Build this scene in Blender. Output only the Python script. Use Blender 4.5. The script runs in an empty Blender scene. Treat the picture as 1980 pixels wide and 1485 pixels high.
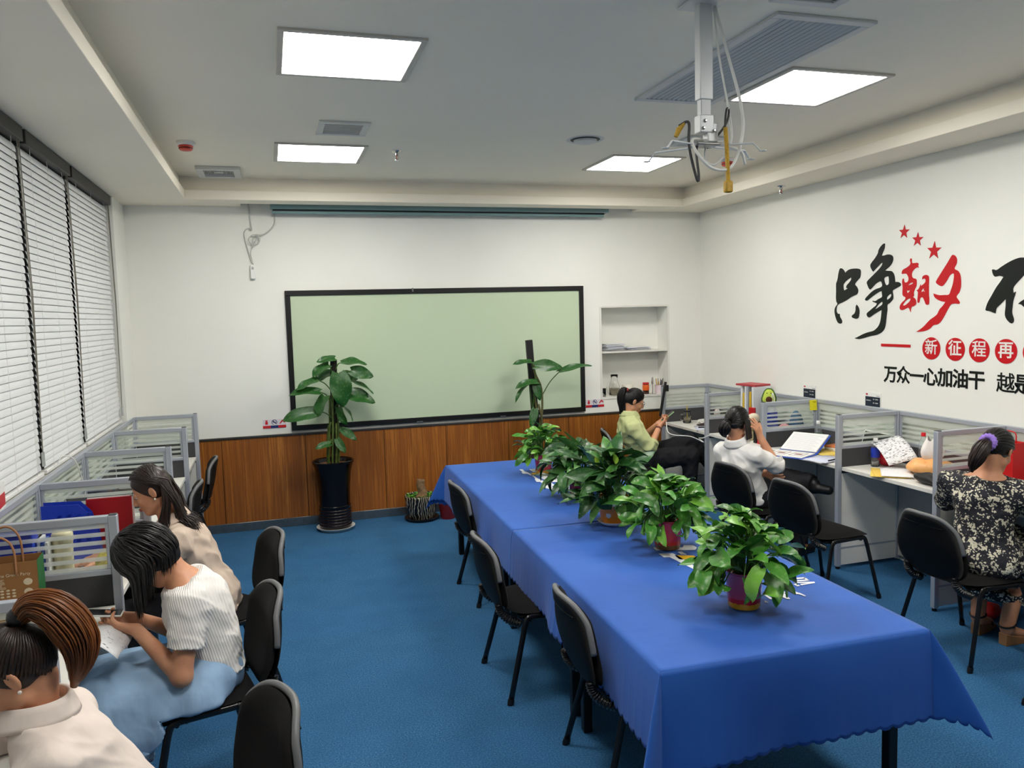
import bpy, bmesh, math, random
import numpy as np
from mathutils import Vector, Matrix, Euler

SC = bpy.context.scene
COL = SC.collection
PI = math.pi

# ---------------------------------------------------------------- camera
YAW, PITCH, ROLL, FPX, CAMZ = 0.2952, 0.0874, -0.0275, 1521.46, 2.0
def _cam_axes():
    cy, sy, cp, sp = math.cos(YAW), math.sin(YAW), math.cos(PITCH), math.sin(PITCH)
    fwd = Vector((sy*cp, cy*cp, -sp)); right = Vector((cy, -sy, 0)); up = right.cross(fwd)
    cr, sr = math.cos(ROLL), math.sin(ROLL)
    return cr*right + sr*up, -sr*right + cr*up, fwd
_r, _u, _f = _cam_axes()
cam_data = bpy.data.cameras.new('camera')
cam_data.sensor_width = 36.0
cam_data.lens = FPX/1980*36.0
cam_data.clip_start = 0.05
cam = bpy.data.objects.new('camera', cam_data)
COL.objects.link(cam)
cam.matrix_world = Matrix((( _r.x, _u.x, -_f.x, 0), (_r.y, _u.y, -_f.y, 0), (_r.z, _u.z, -_f.z, CAMZ), (0, 0, 0, 1)))
SC.camera = cam

# ---------------------------------------------------------------- world, exposure
world = bpy.data.worlds.new('world'); SC.world = world; world.use_nodes = True
world.node_tree.nodes['Background'].inputs[0].default_value = (0.02, 0.03, 0.05, 1)   # night outside
world.node_tree.nodes['Background'].inputs[1].default_value = 0.3
SC.view_settings.view_transform = 'Standard'
SC.view_settings.look = 'None'
SC.view_settings.gamma = 1.0
SC.view_settings.use_curve_mapping = False
SC.view_settings.exposure = 1.2
PANEL_STRENGTH = 14.5       # the ceiling light panels (built below) light the room

# ---------------------------------------------------------------- room size
XL, XR, YB, YF = -1.30, 4.645, 7.888, -5.0
ZS, ZC = 3.08, 3.28         # soffit and raised ceiling
DESK = 0.79
# ================================================================ helpers
def lin(c):
    c = c/255.0
    return c/12.92 if c <= 0.04045 else ((c+0.055)/1.055)**2.4
def rgb(r, g, b): return (lin(r), lin(g), lin(b), 1.0)

class NT:
    def __init__(s, name):
        s.m = bpy.data.materials.new(name); s.m.use_nodes = True
        s.t = s.m.node_tree; s.n = s.t.nodes; s.b = s.n['Principled BSDF']
    def add(s, typ, **kw):
        n = s.n.new(typ)
        for k, v in kw.items():
            if k.startswith('_'): setattr(n, k[1:], v)
            else: n.inputs[k.replace('__', ' ')].default_value = v
        return n
    def link(s, a, b): s.t.links.new(a, b)
    def coord(s, kind='Object', scale=(1, 1, 1), rot=(0, 0, 0)):
        c = s.add('ShaderNodeTexCoord'); m = s.add('ShaderNodeMapping')
        m.inputs['Scale'].default_value = scale; m.inputs['Rotation'].default_value = rot
        s.link(c.outputs[kind], m.inputs['Vector']); return m.outputs[0]
    def noise(s, vec, scale, detail=3, rough=0.5):
        n = s.add('ShaderNodeTexNoise', Scale=scale, Detail=detail, Roughness=rough)
        s.link(vec, n.inputs['Vector']); return n.outputs['Fac']
    def ramp(s, fac, stops):
        r = s.add('ShaderNodeValToRGB'); e = r.color_ramp.elements
        while len(e) < len(stops): e.new(0.5)
        for k, (p, c) in enumerate(stops): e[k].position = p; e[k].color = c
        s.link(fac, r.inputs[0]); return r.outputs[0]
    def mix(s, fac, a, b, typ='MIX'):
        m = s.add('ShaderNodeMix', _data_type='RGBA', _blend_type=typ)
        for k, v in ((0, fac), (6, a), (7, b)):
            if hasattr(v, 'is_linked'): s.link(v, m.inputs[k])
            else: m.inputs[k].default_value = v
        return m.outputs[2]
    def math(s, op, a, b=0.0):
        m = s.add('ShaderNodeMath', _operation=op)
        for k, v in ((0, a), (1, b)):
            if hasattr(v, 'is_linked'): s.link(v, m.inputs[k])
            else: m.inputs[k].default_value = v
        return m.outputs[0]
    def bump(s, h, strength=0.2, dist=0.01):
        b = s.add('ShaderNodeBump', Strength=strength, Distance=dist)
        s.link(h, b.inputs['Height']); s.link(b.outputs[0], s.b.inputs['Normal'])
    def col(s, v):
        if hasattr(v, 'is_linked'): s.link(v, s.b.inputs['Base Color'])
        else: s.b.inputs['Base Color'].default_value = v

def mat(name, c, rough=0.5, metal=0.0, spec=0.5, var=0.0, vscale=8.0, bump=0.0, bscale=60.0, coat=0.0, trans=0.0, ior=1.45, sheen=0.0):
    """plain procedural material: base colour with soft noise variation and optional fine bump"""
    t = NT(name); b = t.b
    b.inputs['Roughness'].default_value = rough; b.inputs['Metallic'].default_value = metal
    b.inputs['Specular IOR Level'].default_value = spec; b.inputs['Coat Weight'].default_value = coat
    b.inputs['Transmission Weight'].default_value = trans; b.inputs['IOR'].default_value = ior
    b.inputs['Sheen Weight'].default_value = sheen
    v = t.coord()
    if var > 0:
        n = t.noise(v, vscale)
        d = tuple(max(0, x*(1-var)) for x in c[:3])+(1,); e = tuple(min(1, x*(1+var)) for x in c[:3])+(1,)
        t.col(t.ramp(n, [(0.3, d), (0.7, e)]))
    else: t.col(c)
    if bump > 0: t.bump(t.noise(v, bscale, 2), bump, 0.004)
    return t.m

class MB:
    """collects geometry and links it as one mesh object"""
    def __init__(s): s.v = []; s.f = []; s.mi = []; s.cur = 0
    def add(s, vs, fs):
        o = len(s.v); s.v.extend([tuple(p) for p in vs]); s.f.extend([tuple(i+o for i in f) for f in fs]); s.mi.extend([s.cur]*len(fs)); return s
    def box(s, lo, hi, M=None):
        (a, b, c), (d, e, f) = lo, hi
        vs = [Vector(p) for p in ((a,b,c),(d,b,c),(d,e,c),(a,e,c),(a,b,f),(d,b,f),(d,e,f),(a,e,f))]
        if M is not None: vs = [M @ p for p in vs]
        return s.add(vs, [(0,3,2,1),(4,5,6,7),(0,1,5,4),(1,2,6,5),(2,3,7,6),(3,0,4,7)])
    def cbox(s, c, size, M=None):
        return s.box([c[i]-size[i]/2 for i in range(3)], [c[i]+size[i]/2 for i in range(3)], M)
    def bar(s, p, q, w, h, up=(0, 0, 1)):
        p, q = Vector(p), Vector(q); d = (q-p); L = d.length; d.normalize()
        u = Vector(up); x = d.cross(u)
        if x.length < 1e-4: x = d.cross(Vector((0, 1, 0)))
        x.normalize(); u = x.cross(d)
        M = Matrix(((x.x, d.x, u.x, p.x), (x.y, d.y, u.y, p.y), (x.z, d.z, u.z, p.z), (0, 0, 0, 1)))
        return s.box((-w/2, 0, -h/2), (w/2, L, h/2), M)
    def tube(s, pts, r, n=10, cap=True, flat=1.0, up=None):
        """swept tube; r a number or a list; flat squashes the section along its second axis"""
        P = [Vector(p) for p in pts]; m = len(P)
        R = list(r) if hasattr(r, '__len__') else [r]*m
        T = [(P[min(i+1, m-1)]-P[max(i-1, 0)]).normalized() for i in range(m)]
        a = Vector(up) if up else (Vector((0, 0, 1)) if abs(T[0].z) < 0.9 else Vector((1, 0, 0)))
        a = (a-T[0]*a.dot(T[0])).normalized(); vs = []
        for i in range(m):
            a = (a-T[i]*a.dot(T[i]))
            a = a.normalized() if a.length > 1e-6 else Vector((1, 0, 0)); b = T[i].cross(a)
            for k in range(n):
                t = 2*PI*k/n; vs.append(P[i]+(a*math.cos(t)*flat+b*math.sin(t))*R[i])
        fs = [(i*n+k, i*n+(k+1) % n, (i+1)*n+(k+1) % n, (i+1)*n+k) for i in range(m-1) for k in range(n)]
        if cap: fs += [tuple(range(n))[::-1], tuple((m-1)*n+k for k in range(n))]
        return s.add(vs, fs)
    def lathe(s, prof, c=(0, 0, 0), n=32, M=None, cap=True):
        """profile [(radius, z)...] turned about z"""
        vs = []; m = len(prof)
        for r, z in prof:
            for k in range(n):
                p = Vector((r*math.cos(2*PI*k/n), r*math.sin(2*PI*k/n), z))
                if M is not None: p = M @ p
                vs.append(p+Vector(c))
        fs = [(i*n+k, i*n+(k+1) % n, (i+1)*n+(k+1) % n, (i+1)*n+k) for i in range(m-1) for k in range(n)]
        if cap: fs += [tuple(range(n))[::-1], tuple((m-1)*n+k for k in range(n))]
        return s.add(vs, fs)
    def ball(s, c, r, n=14):
        rr = (r, r, r) if not hasattr(r, '__len__') else r; m = n//2+1; vs = []; fs = []
        for i in range(m):
            a = PI*i/(m-1)
            for k in range(n):
                t = 2*PI*k/n; vs.append((c[0]+rr[0]*math.sin(a)*math.cos(t), c[1]+rr[1]*math.sin(a)*math.sin(t), c[2]+rr[2]*math.cos(a)))
        for i in range(m-1):
            for k in range(n): fs.append((i*n+k, (i+1)*n+k, (i+1)*n+(k+1) % n, i*n+(k+1) % n))
        return s.add(vs, fs)
    def prism(s, poly, z0, z1, M=None):
        n = len(poly); vs = [Vector((x, y, z0)) for x, y in poly]+[Vector((x, y, z1)) for x, y in poly]
        if M is not None: vs = [M @ p for p in vs]
        return s.add(vs, [tuple(range(n))[::-1], tuple(range(n, 2*n))]+[(k, (k+1) % n, n+(k+1) % n, n+k) for k in range(n)])
    def grid(s, fn, nu, nv, wrap=False):
        vs = [fn(i/(nu-1), j/(nv-1)) for j in range(nv) for i in range(nu)]
        return s.add(vs, [(j*nu+i, j*nu+i+1, (j+1)*nu+i+1, (j+1)*nu+i) for j in range(nv-1) for i in range(nu-1)])
    def build(s, name, m, parent=None, smooth=35, bevel=0.0, seg=2, solid=0.0, subd=0):
        me = bpy.data.meshes.new(name); me.from_pydata(s.v, [], s.f)
        for x in (m if isinstance(m, (list, tuple)) else [m]): me.materials.append(x)
        if isinstance(m, (list, tuple)): me.polygons.foreach_set('material_index', s.mi)
        me.validate()
        bm = bmesh.new(); bm.from_mesh(me); bmesh.ops.recalc_face_normals(bm, faces=bm.faces); bm.to_mesh(me); bm.free()
        if smooth:
            me.polygons.foreach_set('use_smooth', [True]*len(me.polygons))
            if smooth < 180: me.set_sharp_from_angle(angle=math.radians(smooth))
        o = bpy.data.objects.new(name, me); COL.objects.link(o); o.parent = parent
        if solid: q = o.modifiers.new('solid', 'SOLIDIFY'); q.thickness = solid; q.offset = 0
        if bevel: q = o.modifiers.new('bevel', 'BEVEL'); q.width = bevel; q.segments = seg; q.limit_method = 'ANGLE'; q.angle_limit = math.radians(40)
        if subd: q = o.modifiers.new('subd', 'SUBSURF'); q.levels = subd; q.render_levels = subd
        return o

def np_mesh(name, V, F, m, parent=None, smooth=True):
    me = bpy.data.meshes.new(name)
    me.vertices.add(len(V)); me.vertices.foreach_set('co', np.asarray(V, np.float32).ravel())
    k = F.shape[1]; me.loops.add(F.size); me.loops.foreach_set('vertex_index', F.astype(np.int32).ravel())
    me.polygons.add(len(F)); me.polygons.foreach_set('loop_start', np.arange(0, F.size, k, dtype=np.int32))
    me.update(calc_edges=True); me.materials.append(m)
    me.polygons.foreach_set('use_smooth', np.ones(len(F), bool)); me.validate()
    o = bpy.data.objects.new(name, me); COL.objects.link(o); o.parent = parent; return o

def tag(o, label, cat, group=None):
    o['label'] = label; o['category'] = cat
    if group: o['group'] = group
    return o
def thing(name, label, cat, loc=(0, 0, 0), rot=0.0, group=None):
    o = bpy.data.objects.new(name, None); o.empty_display_size = 0.05; COL.objects.link(o)
    o.location = loc; o.rotation_euler = (0, 0, rot) if not hasattr(rot, '__len__') else rot
    return tag(o, label, cat, group)
def struct(o): o['kind'] = 'structure'; return o
def dup(root, loc, rot=0.0, label=None):
    r = root.copy(); COL.objects.link(r); r.location = loc; r.rotation_euler = (0, 0, rot) if not hasattr(rot, '__len__') else rot
    if label: r['label'] = label
    for ch in list(root.children):
        c = ch.copy(); COL.objects.link(c); c.parent = r
        for g in list(ch.children):
            d = g.copy(); COL.objects.link(d); d.parent = c
    return r

def from_curve(cu, name, m, parent=None):
    o = bpy.data.objects.new(name, cu); COL.objects.link(o)
    dg = bpy.context.evaluated_depsgraph_get()
    me = bpy.data.meshes.new_from_object(o.evaluated_get(dg)); me.name = name
    bpy.data.objects.remove(o); bpy.data.curves.remove(cu)
    me.materials.clear(); me.materials.append(m)
    q = bpy.data.objects.new(name, me); COL.objects.link(q); q.parent = parent; return q
def place(o, org, ux, uy):
    """put a mesh drawn in its xy plane at org with its x along ux and its y along uy"""
    ux, uy = Vector(ux), Vector(uy); n = ux.cross(uy)
    o.data.transform(Matrix(((ux.x, uy.x, n.x, org[0]), (ux.y, uy.y, n.y, org[1]), (ux.z, uy.z, n.z, org[2]), (0, 0, 0, 1)))); return o
def text(name, body, size, m, org, ux, uy, parent=None, depth=0.0006, bold=0.0, sx=1.0, align='CENTER'):
    cu = bpy.data.curves.new(name, 'FONT'); cu.body = body; cu.size = size; cu.extrude = depth; cu.offset = bold
    cu.align_x = align; cu.align_y = 'CENTER'; cu.resolution_u = 3
    o = from_curve(cu, name, m, parent); o.data.transform(Matrix.Diagonal((sx, 1, 1, 1))); return place(o, org, ux, uy)
def catmull(pts, k=3):
    n = len(pts); out = []
    for i in range(n):
        p0, p1, p2, p3 = (np.array(pts[(i+j-1) % n], float) for j in range(4))
        a = p1-p0; b = p2-p1; c = p3-p2
        def sharp(u, v): return np.dot(u, v) < 0.15*np.linalg.norm(u)*np.linalg.norm(v)
        m1 = b if sharp(a, b) else (p2-p0)/2
        m2 = b if sharp(b, c) else (p3-p1)/2
        L = np.linalg.norm(b)
        m1 = m1/ max(np.linalg.norm(m1), 1e-9)*L; m2 = m2/max(np.linalg.norm(m2), 1e-9)*L
        for j in range(k):
            t = j/k; out.append(tuple((2*t**3-3*t*t+1)*p1+(t**3-2*t*t+t)*m1+(-2*t**3+3*t*t)*p2+(t**3-t*t)*m2))
    return out
def shape(name, polys, m, org, ux, uy, parent=None, depth=0.001, k=3):
    cu = bpy.data.curves.new(name, 'CURVE'); cu.dimensions = '2D'; cu.fill_mode = 'BOTH'; cu.extrude = depth
    for P in polys:
        Q = catmull(P, k) if k > 1 else P
        sp = cu.splines.new('POLY'); sp.points.add(len(Q)-1); sp.use_cyclic_u = True
        for a, p in zip(sp.points, Q): a.co = (p[0], p[1], 0, 1)
    return place(from_curve(cu, name, m, parent), org, ux, uy)
def arc(c, r, a0, a1, n, plane='yz'):
    out = []
    for k in range(n):
        t = a0+(a1-a0)*k/(n-1); a, b = r*math.cos(t), r*math.sin(t)
        out.append({'yz': (c[0], c[1]+a, c[2]+b), 'xz': (c[0]+a, c[1], c[2]+b), 'xy': (c[0]+a, c[1]+b, c[2])}[plane])
    return out
def bez(pts, n=20):
    """smooth open curve through points (Catmull-Rom)"""
    P = [Vector(p) for p in pts]; P = [P[0]*2-P[1]]+P+[P[-1]*2-P[-2]]; out = []; seg = len(P)-3; per = max(2, n//seg)
    for i in range(seg):
        a, b, c, d = P[i:i+4]
        for j in range(per):
            t = j/per; out.append(0.5*((2*b)+(c-a)*t+(2*a-5*b+4*c-d)*t*t+(3*b-a-3*c+d)*t**3))
    out.append(P[-2]); return out

# ---------------------------------------------------------------- signed-distance modelling (bodies, clothes, hair)
def _a(p): return np.asarray(p, np.float32)
def cone(a, b, r1, r2):
    a, b = _a(a), _a(b); d = b-a; L2 = max(float(d@d), 1e-9)
    def f(P):
        q = P-a; t = np.clip(q@d/L2, 0, 1); return np.linalg.norm(q-t[:, None]*d, axis=1)-(r1+(r2-r1)*t)
    return f
def ell(c, r, F=None):
    c, r = _a(c), _a(r); F = None if F is None else np.asarray(F, np.float32)
    def f(P):
        q = P-c
        if F is not None: q = q@F.T
        k0 = np.linalg.norm(q/r, axis=1); k1 = np.linalg.norm(q/(r*r), axis=1)+1e-6
        return k0*(k0-1)/k1
    return f
def flat(f, o, ax, s):
    o = _a(o); ax = _a(ax)/np.linalg.norm(ax)
    def g(P):
        q = P-o; return f(P+ax*(q@ax)[:, None]*(1/s-1))*(0.5+0.5*s)
    return g
def half(o, n):
    o = _a(o); n = _a(n)/np.linalg.norm(n); return lambda P: (P-o)@n
def cut(f, o, n):
    h = half(o, n); return lambda P: np.maximum(f(P), h(P))
def _comb(op, d, p, k):
    if op == 'u':
        if k <= 0: return np.minimum(d, p)
        h = np.clip(0.5+0.5*(p-d)/k, 0, 1); return p*(1-h)+d*h-k*h*(1-h)
    q = -p if op == 's' else p
    if k <= 0: return np.maximum(d, q)
    h = np.clip(0.5-0.5*(q-d)/k, 0, 1); return q*(1-h)+d*h+k*h*(1-h)
def sdf_mesh(name, items, lo, hi, h, m, parent=None, disp=None, B=10):
    """items: (op, blend, distance function); returns one smooth closed mesh object"""
    lo = _a(lo); hi = _a(hi); nb = np.ceil((hi-lo)/(h*B)).astype(int); dims = nb*B+1
    bi = np.stack(np.meshgrid(*[np.arange(n) for n in nb], indexing='ij'), -1).reshape(-1, 3)
    cen = (lo+(bi+0.5)*B*h).astype(np.float32); R = B*h*0.87
    dc = [f(cen) for _, _, f in items]; d = np.full(len(cen), 9.0, np.float32)
    for (op, k, _), p in zip(items, dc): d = _comb(op, d, p, k)
    G = np.repeat(np.repeat(np.repeat(np.where(d < 0, -1, 1).reshape(nb).astype(np.float32), B, 0), B, 1), B, 2)
    G = np.pad(G, ((0, 1),)*3, mode='edge')
    ij = np.stack(np.meshgrid(*[np.arange(B+1)]*3, indexing='ij'), -1).reshape(-1, 3)
    off = (ij*h).astype(np.float32)
    for b in np.nonzero(np.abs(d) < R*1.5+0.02)[0]:
        P = lo+bi[b]*np.float32(B*h)+off; e = np.full(len(P), 9.0, np.float32)
        um = min([p[b] for (op, k, _), p in zip(items, dc) if op == 'u'])
        for (op, k, f), p in zip(items, dc):
            if op == 'u' and p[b] > um+2.6*R+k: continue
            if op == 's' and p[b] > 2.6*R+k: continue
            if op == 'i' and p[b] < -(2.6*R+k): continue
            e = _comb(op, e, f(P), k)
        i, j, l = bi[b]*B
        G[i:i+B+1, j:j+B+1, l:l+B+1] = e.reshape((B+1,)*3)
    S = G < 0; n0, n1, n2 = (np.array(G.shape)-1)
    cnt = np.zeros((n0, n1, n2), np.int8)
    for a in (0, 1):
        for b in (0, 1):
            for c in (0, 1): cnt += S[a:a+n0, b:b+n1, c:c+n2]
    cells = np.argwhere((cnt > 0) & (cnt < 8)); idx = np.full((n0, n1, n2), -1, np.int32)
    ci, cj, ck = cells.T; idx[ci, cj, ck] = np.arange(len(cells))
    acc = np.zeros((len(cells), 3)); num = np.zeros(len(cells))
    for ax in range(3):
        o1, o2 = [x for x in range(3) if x != ax]
        for a in (0, 1):
            for b in (0, 1):
                q = np.zeros(3, int); q[o1] = a; q[o2] = b; r = q.copy(); r[ax] = 1
                v0 = G[ci+q[0], cj+q[1], ck+q[2]]; v1 = G[ci+r[0], cj+r[1], ck+r[2]]
                w = (v0 < 0) != (v1 < 0); t = np.where(w, v0/(np.where(w, v0-v1, 1)), 0)
                p = q[None, :]+np.zeros((len(cells), 3)); p[:, ax] = t
                acc += p*w[:, None]; num += w
    V = lo+(cells+acc/num[:, None])*h
    F = []
    for ax in range(3):
        o1, o2 = (ax+1) % 3, (ax+2) % 3
        sl0 = [slice(None)]*3; sl1 = [slice(None)]*3; sl0[ax] = slice(0, -1); sl1[ax] = slice(1, None)
        A = S[tuple(sl0)]; Bq = S[tuple(sl1)]; E = np.argwhere(A != Bq)
        E = E[(E[:, o1] > 0) & (E[:, o2] > 0) & (E[:, o1] < G.shape[o1]-1) & (E[:, o2] < G.shape[o2]-1)]
        if not len(E): continue
        fl = A[E[:, 0], E[:, 1], E[:, 2]]; q = []
        for a, b in ((1, 1), (0, 1), (0, 0), (1, 0)):
            e = E.copy(); e[:, o1] -= a; e[:, o2] -= b; q.append(idx[e[:, 0], e[:, 1], e[:, 2]])
        q = np.stack(q, 1); q[~fl] = q[~fl][:, ::-1]; F.append(q[(q >= 0).all(1)])
    F = np.concatenate(F)
    if disp is not None:
        N = np.zeros_like(V); a, b, c = V[F[:, 0]], V[F[:, 1]], V[F[:, 3]]; n = np.cross(b-a, c-a)
        for k in range(4): np.add.at(N, F[:, k], n)
        N /= np.linalg.norm(N, axis=1)[:, None]+1e-9; V = V+N*disp(V)[:, None]
    return np_mesh(name, V, F, m, parent)
def wob(P, s, seed=0.0):
    """cheap smooth noise in -1..1"""
    x, y, z = P[:, 0]*s, P[:, 1]*s, P[:, 2]*s
    return (np.sin(1.7*x+1.3*y+seed+1.9*np.sin(0.9*z+y+seed))+np.sin(1.1*y-1.6*z+2*seed+1.7*np.sin(x*0.8+seed))+np.sin(1.5*z+0.7*x+seed*3+1.3*np.sin(y*1.1)))/3
# ================================================================ materials of the room
def m_wall():
    t = NT('wall_paint'); v = t.coord()
    t.col(t.ramp(t.noise(v, 1.2), [(0.3, rgb(234, 234, 226)), (0.7, rgb(239, 239, 232))])); t.b.inputs['Roughness'].default_value = 0.75
    t.bump(t.noise(v, 90, 2), 0.04, 0.003); return t.m
def m_wood():
    t = NT('wainscot_wood'); v = t.coord(scale=(9, 9, 0.55)); w = t.coord(scale=(70, 70, 1.6))
    a = t.ramp(t.noise(v, 1.0, 5, 0.6), [(0.28, rgb(136, 76, 20)), (0.5, rgb(166, 99, 30)), (0.75, rgb(190, 124, 50))])
    f = t.ramp(t.noise(w, 1.0, 4, 0.7), [(0.42, (0, 0, 0, 1)), (0.62, (1, 1, 1, 1))])
    c = t.mix(f, rgb(132, 74, 20), a); k = t.coord(scale=(26, 26, 0.9))
    s = t.ramp(t.noise(k, 1.0, 3, 0.6), [(0.62, (0, 0, 0, 1)), (0.72, (0.75, 0.75, 0.75, 1))])
    t.col(t.mix(s, c, rgb(112, 60, 18))); t.b.inputs['Roughness'].default_value = 0.42; return t.m
def m_carpet():
    t = NT('carpet_tiles'); c = t.add('ShaderNodeTexCoord'); sp = t.add('ShaderNodeSeparateXYZ'); t.link(c.outputs['Object'], sp.inputs[0])
    fx = t.math('FLOOR', t.math('MULTIPLY', sp.outputs[0], 2.0)); fy = t.math('FLOOR', t.math('MULTIPLY', sp.outputs[1], 2.0))
    cb = t.add('ShaderNodeCombineXYZ'); t.link(fx, cb.inputs[0]); t.link(fy, cb.inputs[1])
    wn = t.add('ShaderNodeTexWhiteNoise', _noise_dimensions='2D'); t.link(cb.outputs[0], wn.inputs['Vector'])
    v = t.coord(); fine = t.noise(v, 130, 3, 0.7); mid = t.noise(v, 3.5, 4)
    a = t.ramp(fine, [(0.3, rgb(30, 66, 98)), (0.5, rgb(48, 96, 136)), (0.72, rgb(84, 130, 166))])
    b = t.mix(t.math('MULTIPLY', wn.outputs['Value'], 0.28), a, rgb(44, 96, 146))
    t.col(t.mix(t.ramp(mid, [(0.42, (0, 0, 0, 1)), (0.7, (0.3, 0.3, 0.3, 1))]), b, rgb(36, 78, 112)))
    t.b.inputs['Roughness'].default_value = 0.95; t.b.inputs['Specular IOR Level'].default_value = 0.15; t.bump(fine, 0.5, 0.004); return t.m
WALL = m_wall(); WOOD = m_wood(); CARPET = m_carpet()
CEIL = mat('ceiling_paint', rgb(243, 236, 219), 0.85, var=0.02, vscale=1.0)
ALU = mat('aluminium', rgb(178, 183, 192), 0.4, 0.35)
STEEL = mat('brushed_steel', rgb(140, 140, 138), 0.3, 0.9, var=0.1, vscale=20)
CHROME = mat('chrome', rgb(190, 190, 190), 0.15, 1.0)
BLK = mat('black_plastic', rgb(18, 18, 19), 0.45, var=0.1)
DARKM = mat('black_metal', rgb(26, 26, 27), 0.4, 0.3)
WHT = mat('white_plastic', rgb(232, 232, 228), 0.4)
LAM = mat('white_laminate', rgb(226, 224, 216), 0.4, var=0.02)
LAMG = mat('grey_laminate', rgb(172, 172, 168), 0.55, var=0.03)
GFAB = mat('charcoal_fabric', rgb(66, 66, 68), 0.9, var=0.08, vscale=80, bump=0.2, bscale=400)
NGLASS = mat('night_glass', rgb(12, 16, 20), 0.06)

# ================================================================ room shell
b = MB().box((-1.7, YF-0.2, -0.12), (XR+0.2, YB+0.5, 0)); struct(b.build('floor', CARPET, smooth=0))
# ceiling: raised field, riser and a lowered ring with an upstand lip
LIPX0, LIPX1, LIPY1, LIPY0, GAP = -0.652, 4.191, 7.467, -4.5, 0.045
b = MB().box((-1.7, YF-0.2, ZC), (XR+0.2, YB+0.5, ZC+0.1)); struct(b.build('ceiling', CEIL, smooth=0))
b = MB(); zl = 3.163
SL0, SL1, SLY = -0.205, 3.804, 7.70          # slot that swallows the projection screen
b.box((-1.5, YF, ZS), (LIPX0, YB, zl)); b.box((LIPX1, YF, ZS), (XR, YB, zl)); b.box((LIPX0, LIPY1, ZS), (LIPX1, SLY, zl))
b.box((LIPX0, SLY, ZS), (SL0, YB, zl)); b.box((SL1, SLY, ZS), (LIPX1, YB, zl)); b.box((LIPX0, YF, ZS), (LIPX1, LIPY0, zl))
struct(b.build('ceiling_soffit', CEIL, smooth=0, bevel=0.004))
b = MB(); g = GAP
b.box((-1.5, YF, zl), (LIPX0-g, YB, ZC)); b.box((LIPX1+g, YF, zl), (XR, YB, ZC)); b.box((LIPX0-g, LIPY1+g, zl), (LIPX1+g, SLY, ZC))
b.box((LIPX0-g, YF, zl), (LIPX1+g, LIPY0-g, ZC)); struct(b.build('ceiling_riser', CEIL, smooth=0))
# walls
NX0, NX1, NZ0, NZ1, ND = 3.425, 4.225, 1.075, 2.05, 0.24      # niche
b = MB(); y0, y1 = YB, YB+0.3
b.box((-1.5, y0, 0), (NX0, y1, ZC)); b.box((NX1, y0, 0), (XR+0.2, y1, ZC)); b.box((NX0, y0, 0), (NX1, y1, NZ0)); b.box((NX0, y0, NZ1), (NX1, y1, ZC))
b.box((NX0, y0+ND, NZ0), (NX1, y1, NZ1)); struct(b.build('wall_back', WALL, smooth=0))
struct(MB().box((XR, YF, 0), (XR+0.2, YB, ZC)).build('wall_right', WALL, smooth=0))
struct(MB().box((-1.7, YF-0.2, 0), (XR+0.2, YF, ZC)).build('wall_front', WALL, smooth=0))
WZ0, WY0, WY1 = 1.16, -1.6, 7.36
b = MB(); b.box((-1.6, YF, 0), (XL, WY1, WZ0)); b.box((-1.6, WY1, 0), (-1.212, YB, ZS)); b.box((-1.6, YF, WZ0), (XL, WY0, ZS)); struct(b.build('wall_left', WALL, smooth=0))
b = MB().box((-1.6, WY0, WZ0-0.02), (-1.235, WY1, WZ0+0.012)); struct(b.build('trim_sill', LAM, bevel=0.003))
nwin = 6; wl = (WY1-WY0)/nwin
for k in range(nwin):
    a = WY0+k*wl; root = struct(thing('window_%d' % (k+1), 'dark window behind the white blinds', 'window')); 
    f = MB(); f.box((-1.56, a, WZ0), (-1.50, a+0.05, ZS)); f.box((-1.56, a+wl-0.05, WZ0), (-1.50, a+wl, ZS)); f.box((-1.56, a, WZ0), (-1.50, a+wl, WZ0+0.05)); f.box((-1.56, a, ZS-0.05), (-1.50, a+wl, ZS))
    f.build('window_frame', DARKM, root, bevel=0.003); MB().box((-1.54, a+0.05, WZ0+0.05), (-1.53, a+wl-0.05, ZS-0.05)).build('pane', NGLASS, root, smooth=0)
    del root['label'], root['category']
# wainscot, cap rail, baseboard
HW = 0.915
seams = [-1.21, -0.5, 0.27, 1.036, 1.67, 2.34, 3.02, 3.63, XR]
b = MB()
for s0, s1 in zip(seams, seams[1:]): b.box((s0+0.0025, YB-0.018, 0.085), (s1-0.0025, YB, HW-0.02))
struct(b.build('trim_wainscot', WOOD, bevel=0.002))
struct(MB().box((-1.21, YB-0.006, 0.085), (XR, YB, HW-0.02)).build('trim_backing', mat('seam_brown', rgb(46, 26, 12), 0.9), smooth=0))
struct(MB().box((-1.21, YB-0.028, HW-0.022), (XR, YB, HW)).build('trim_cap_rail', mat('dark_steel', rgb(92, 90, 88), 0.32, 0.8, var=0.15, vscale=3), bevel=0.004))
b = MB()
for s0, s1 in ((-1.21, 0.06), (0.06, 0.36), (0.36, 2.4), (2.4, XR)): b.box((s0+0.001, YB-0.03, 0), (s1-0.001, YB-0.0, 0.085))
struct(b.build('baseboard_back', STEEL, bevel=0.002))
# niche lining
b = MB(); t_ = 0.018
b.box((NX0-0.02, YB-0.006, NZ0-0.022), (NX1+0.02, YB+0.01, NZ0)); b.box((NX0-0.02, YB-0.006, NZ1), (NX1+0.02, YB+0.01, NZ1+0.022))
b.box((NX0-0.02, YB-0.006, NZ0), (NX0+0.004, YB+0.01, NZ1)); b.box((NX1-0.004, YB-0.006, NZ0), (NX1+0.02, YB+0.01, NZ1))
struct(b.build('trim_niche', LAM, bevel=0.002))
sh = MB().box((NX0, YB+0.004, 1.555), (NX1, YB+ND, 1.575)).build('niche_shelf', LAM, bevel=0.002); struct(sh)

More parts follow.
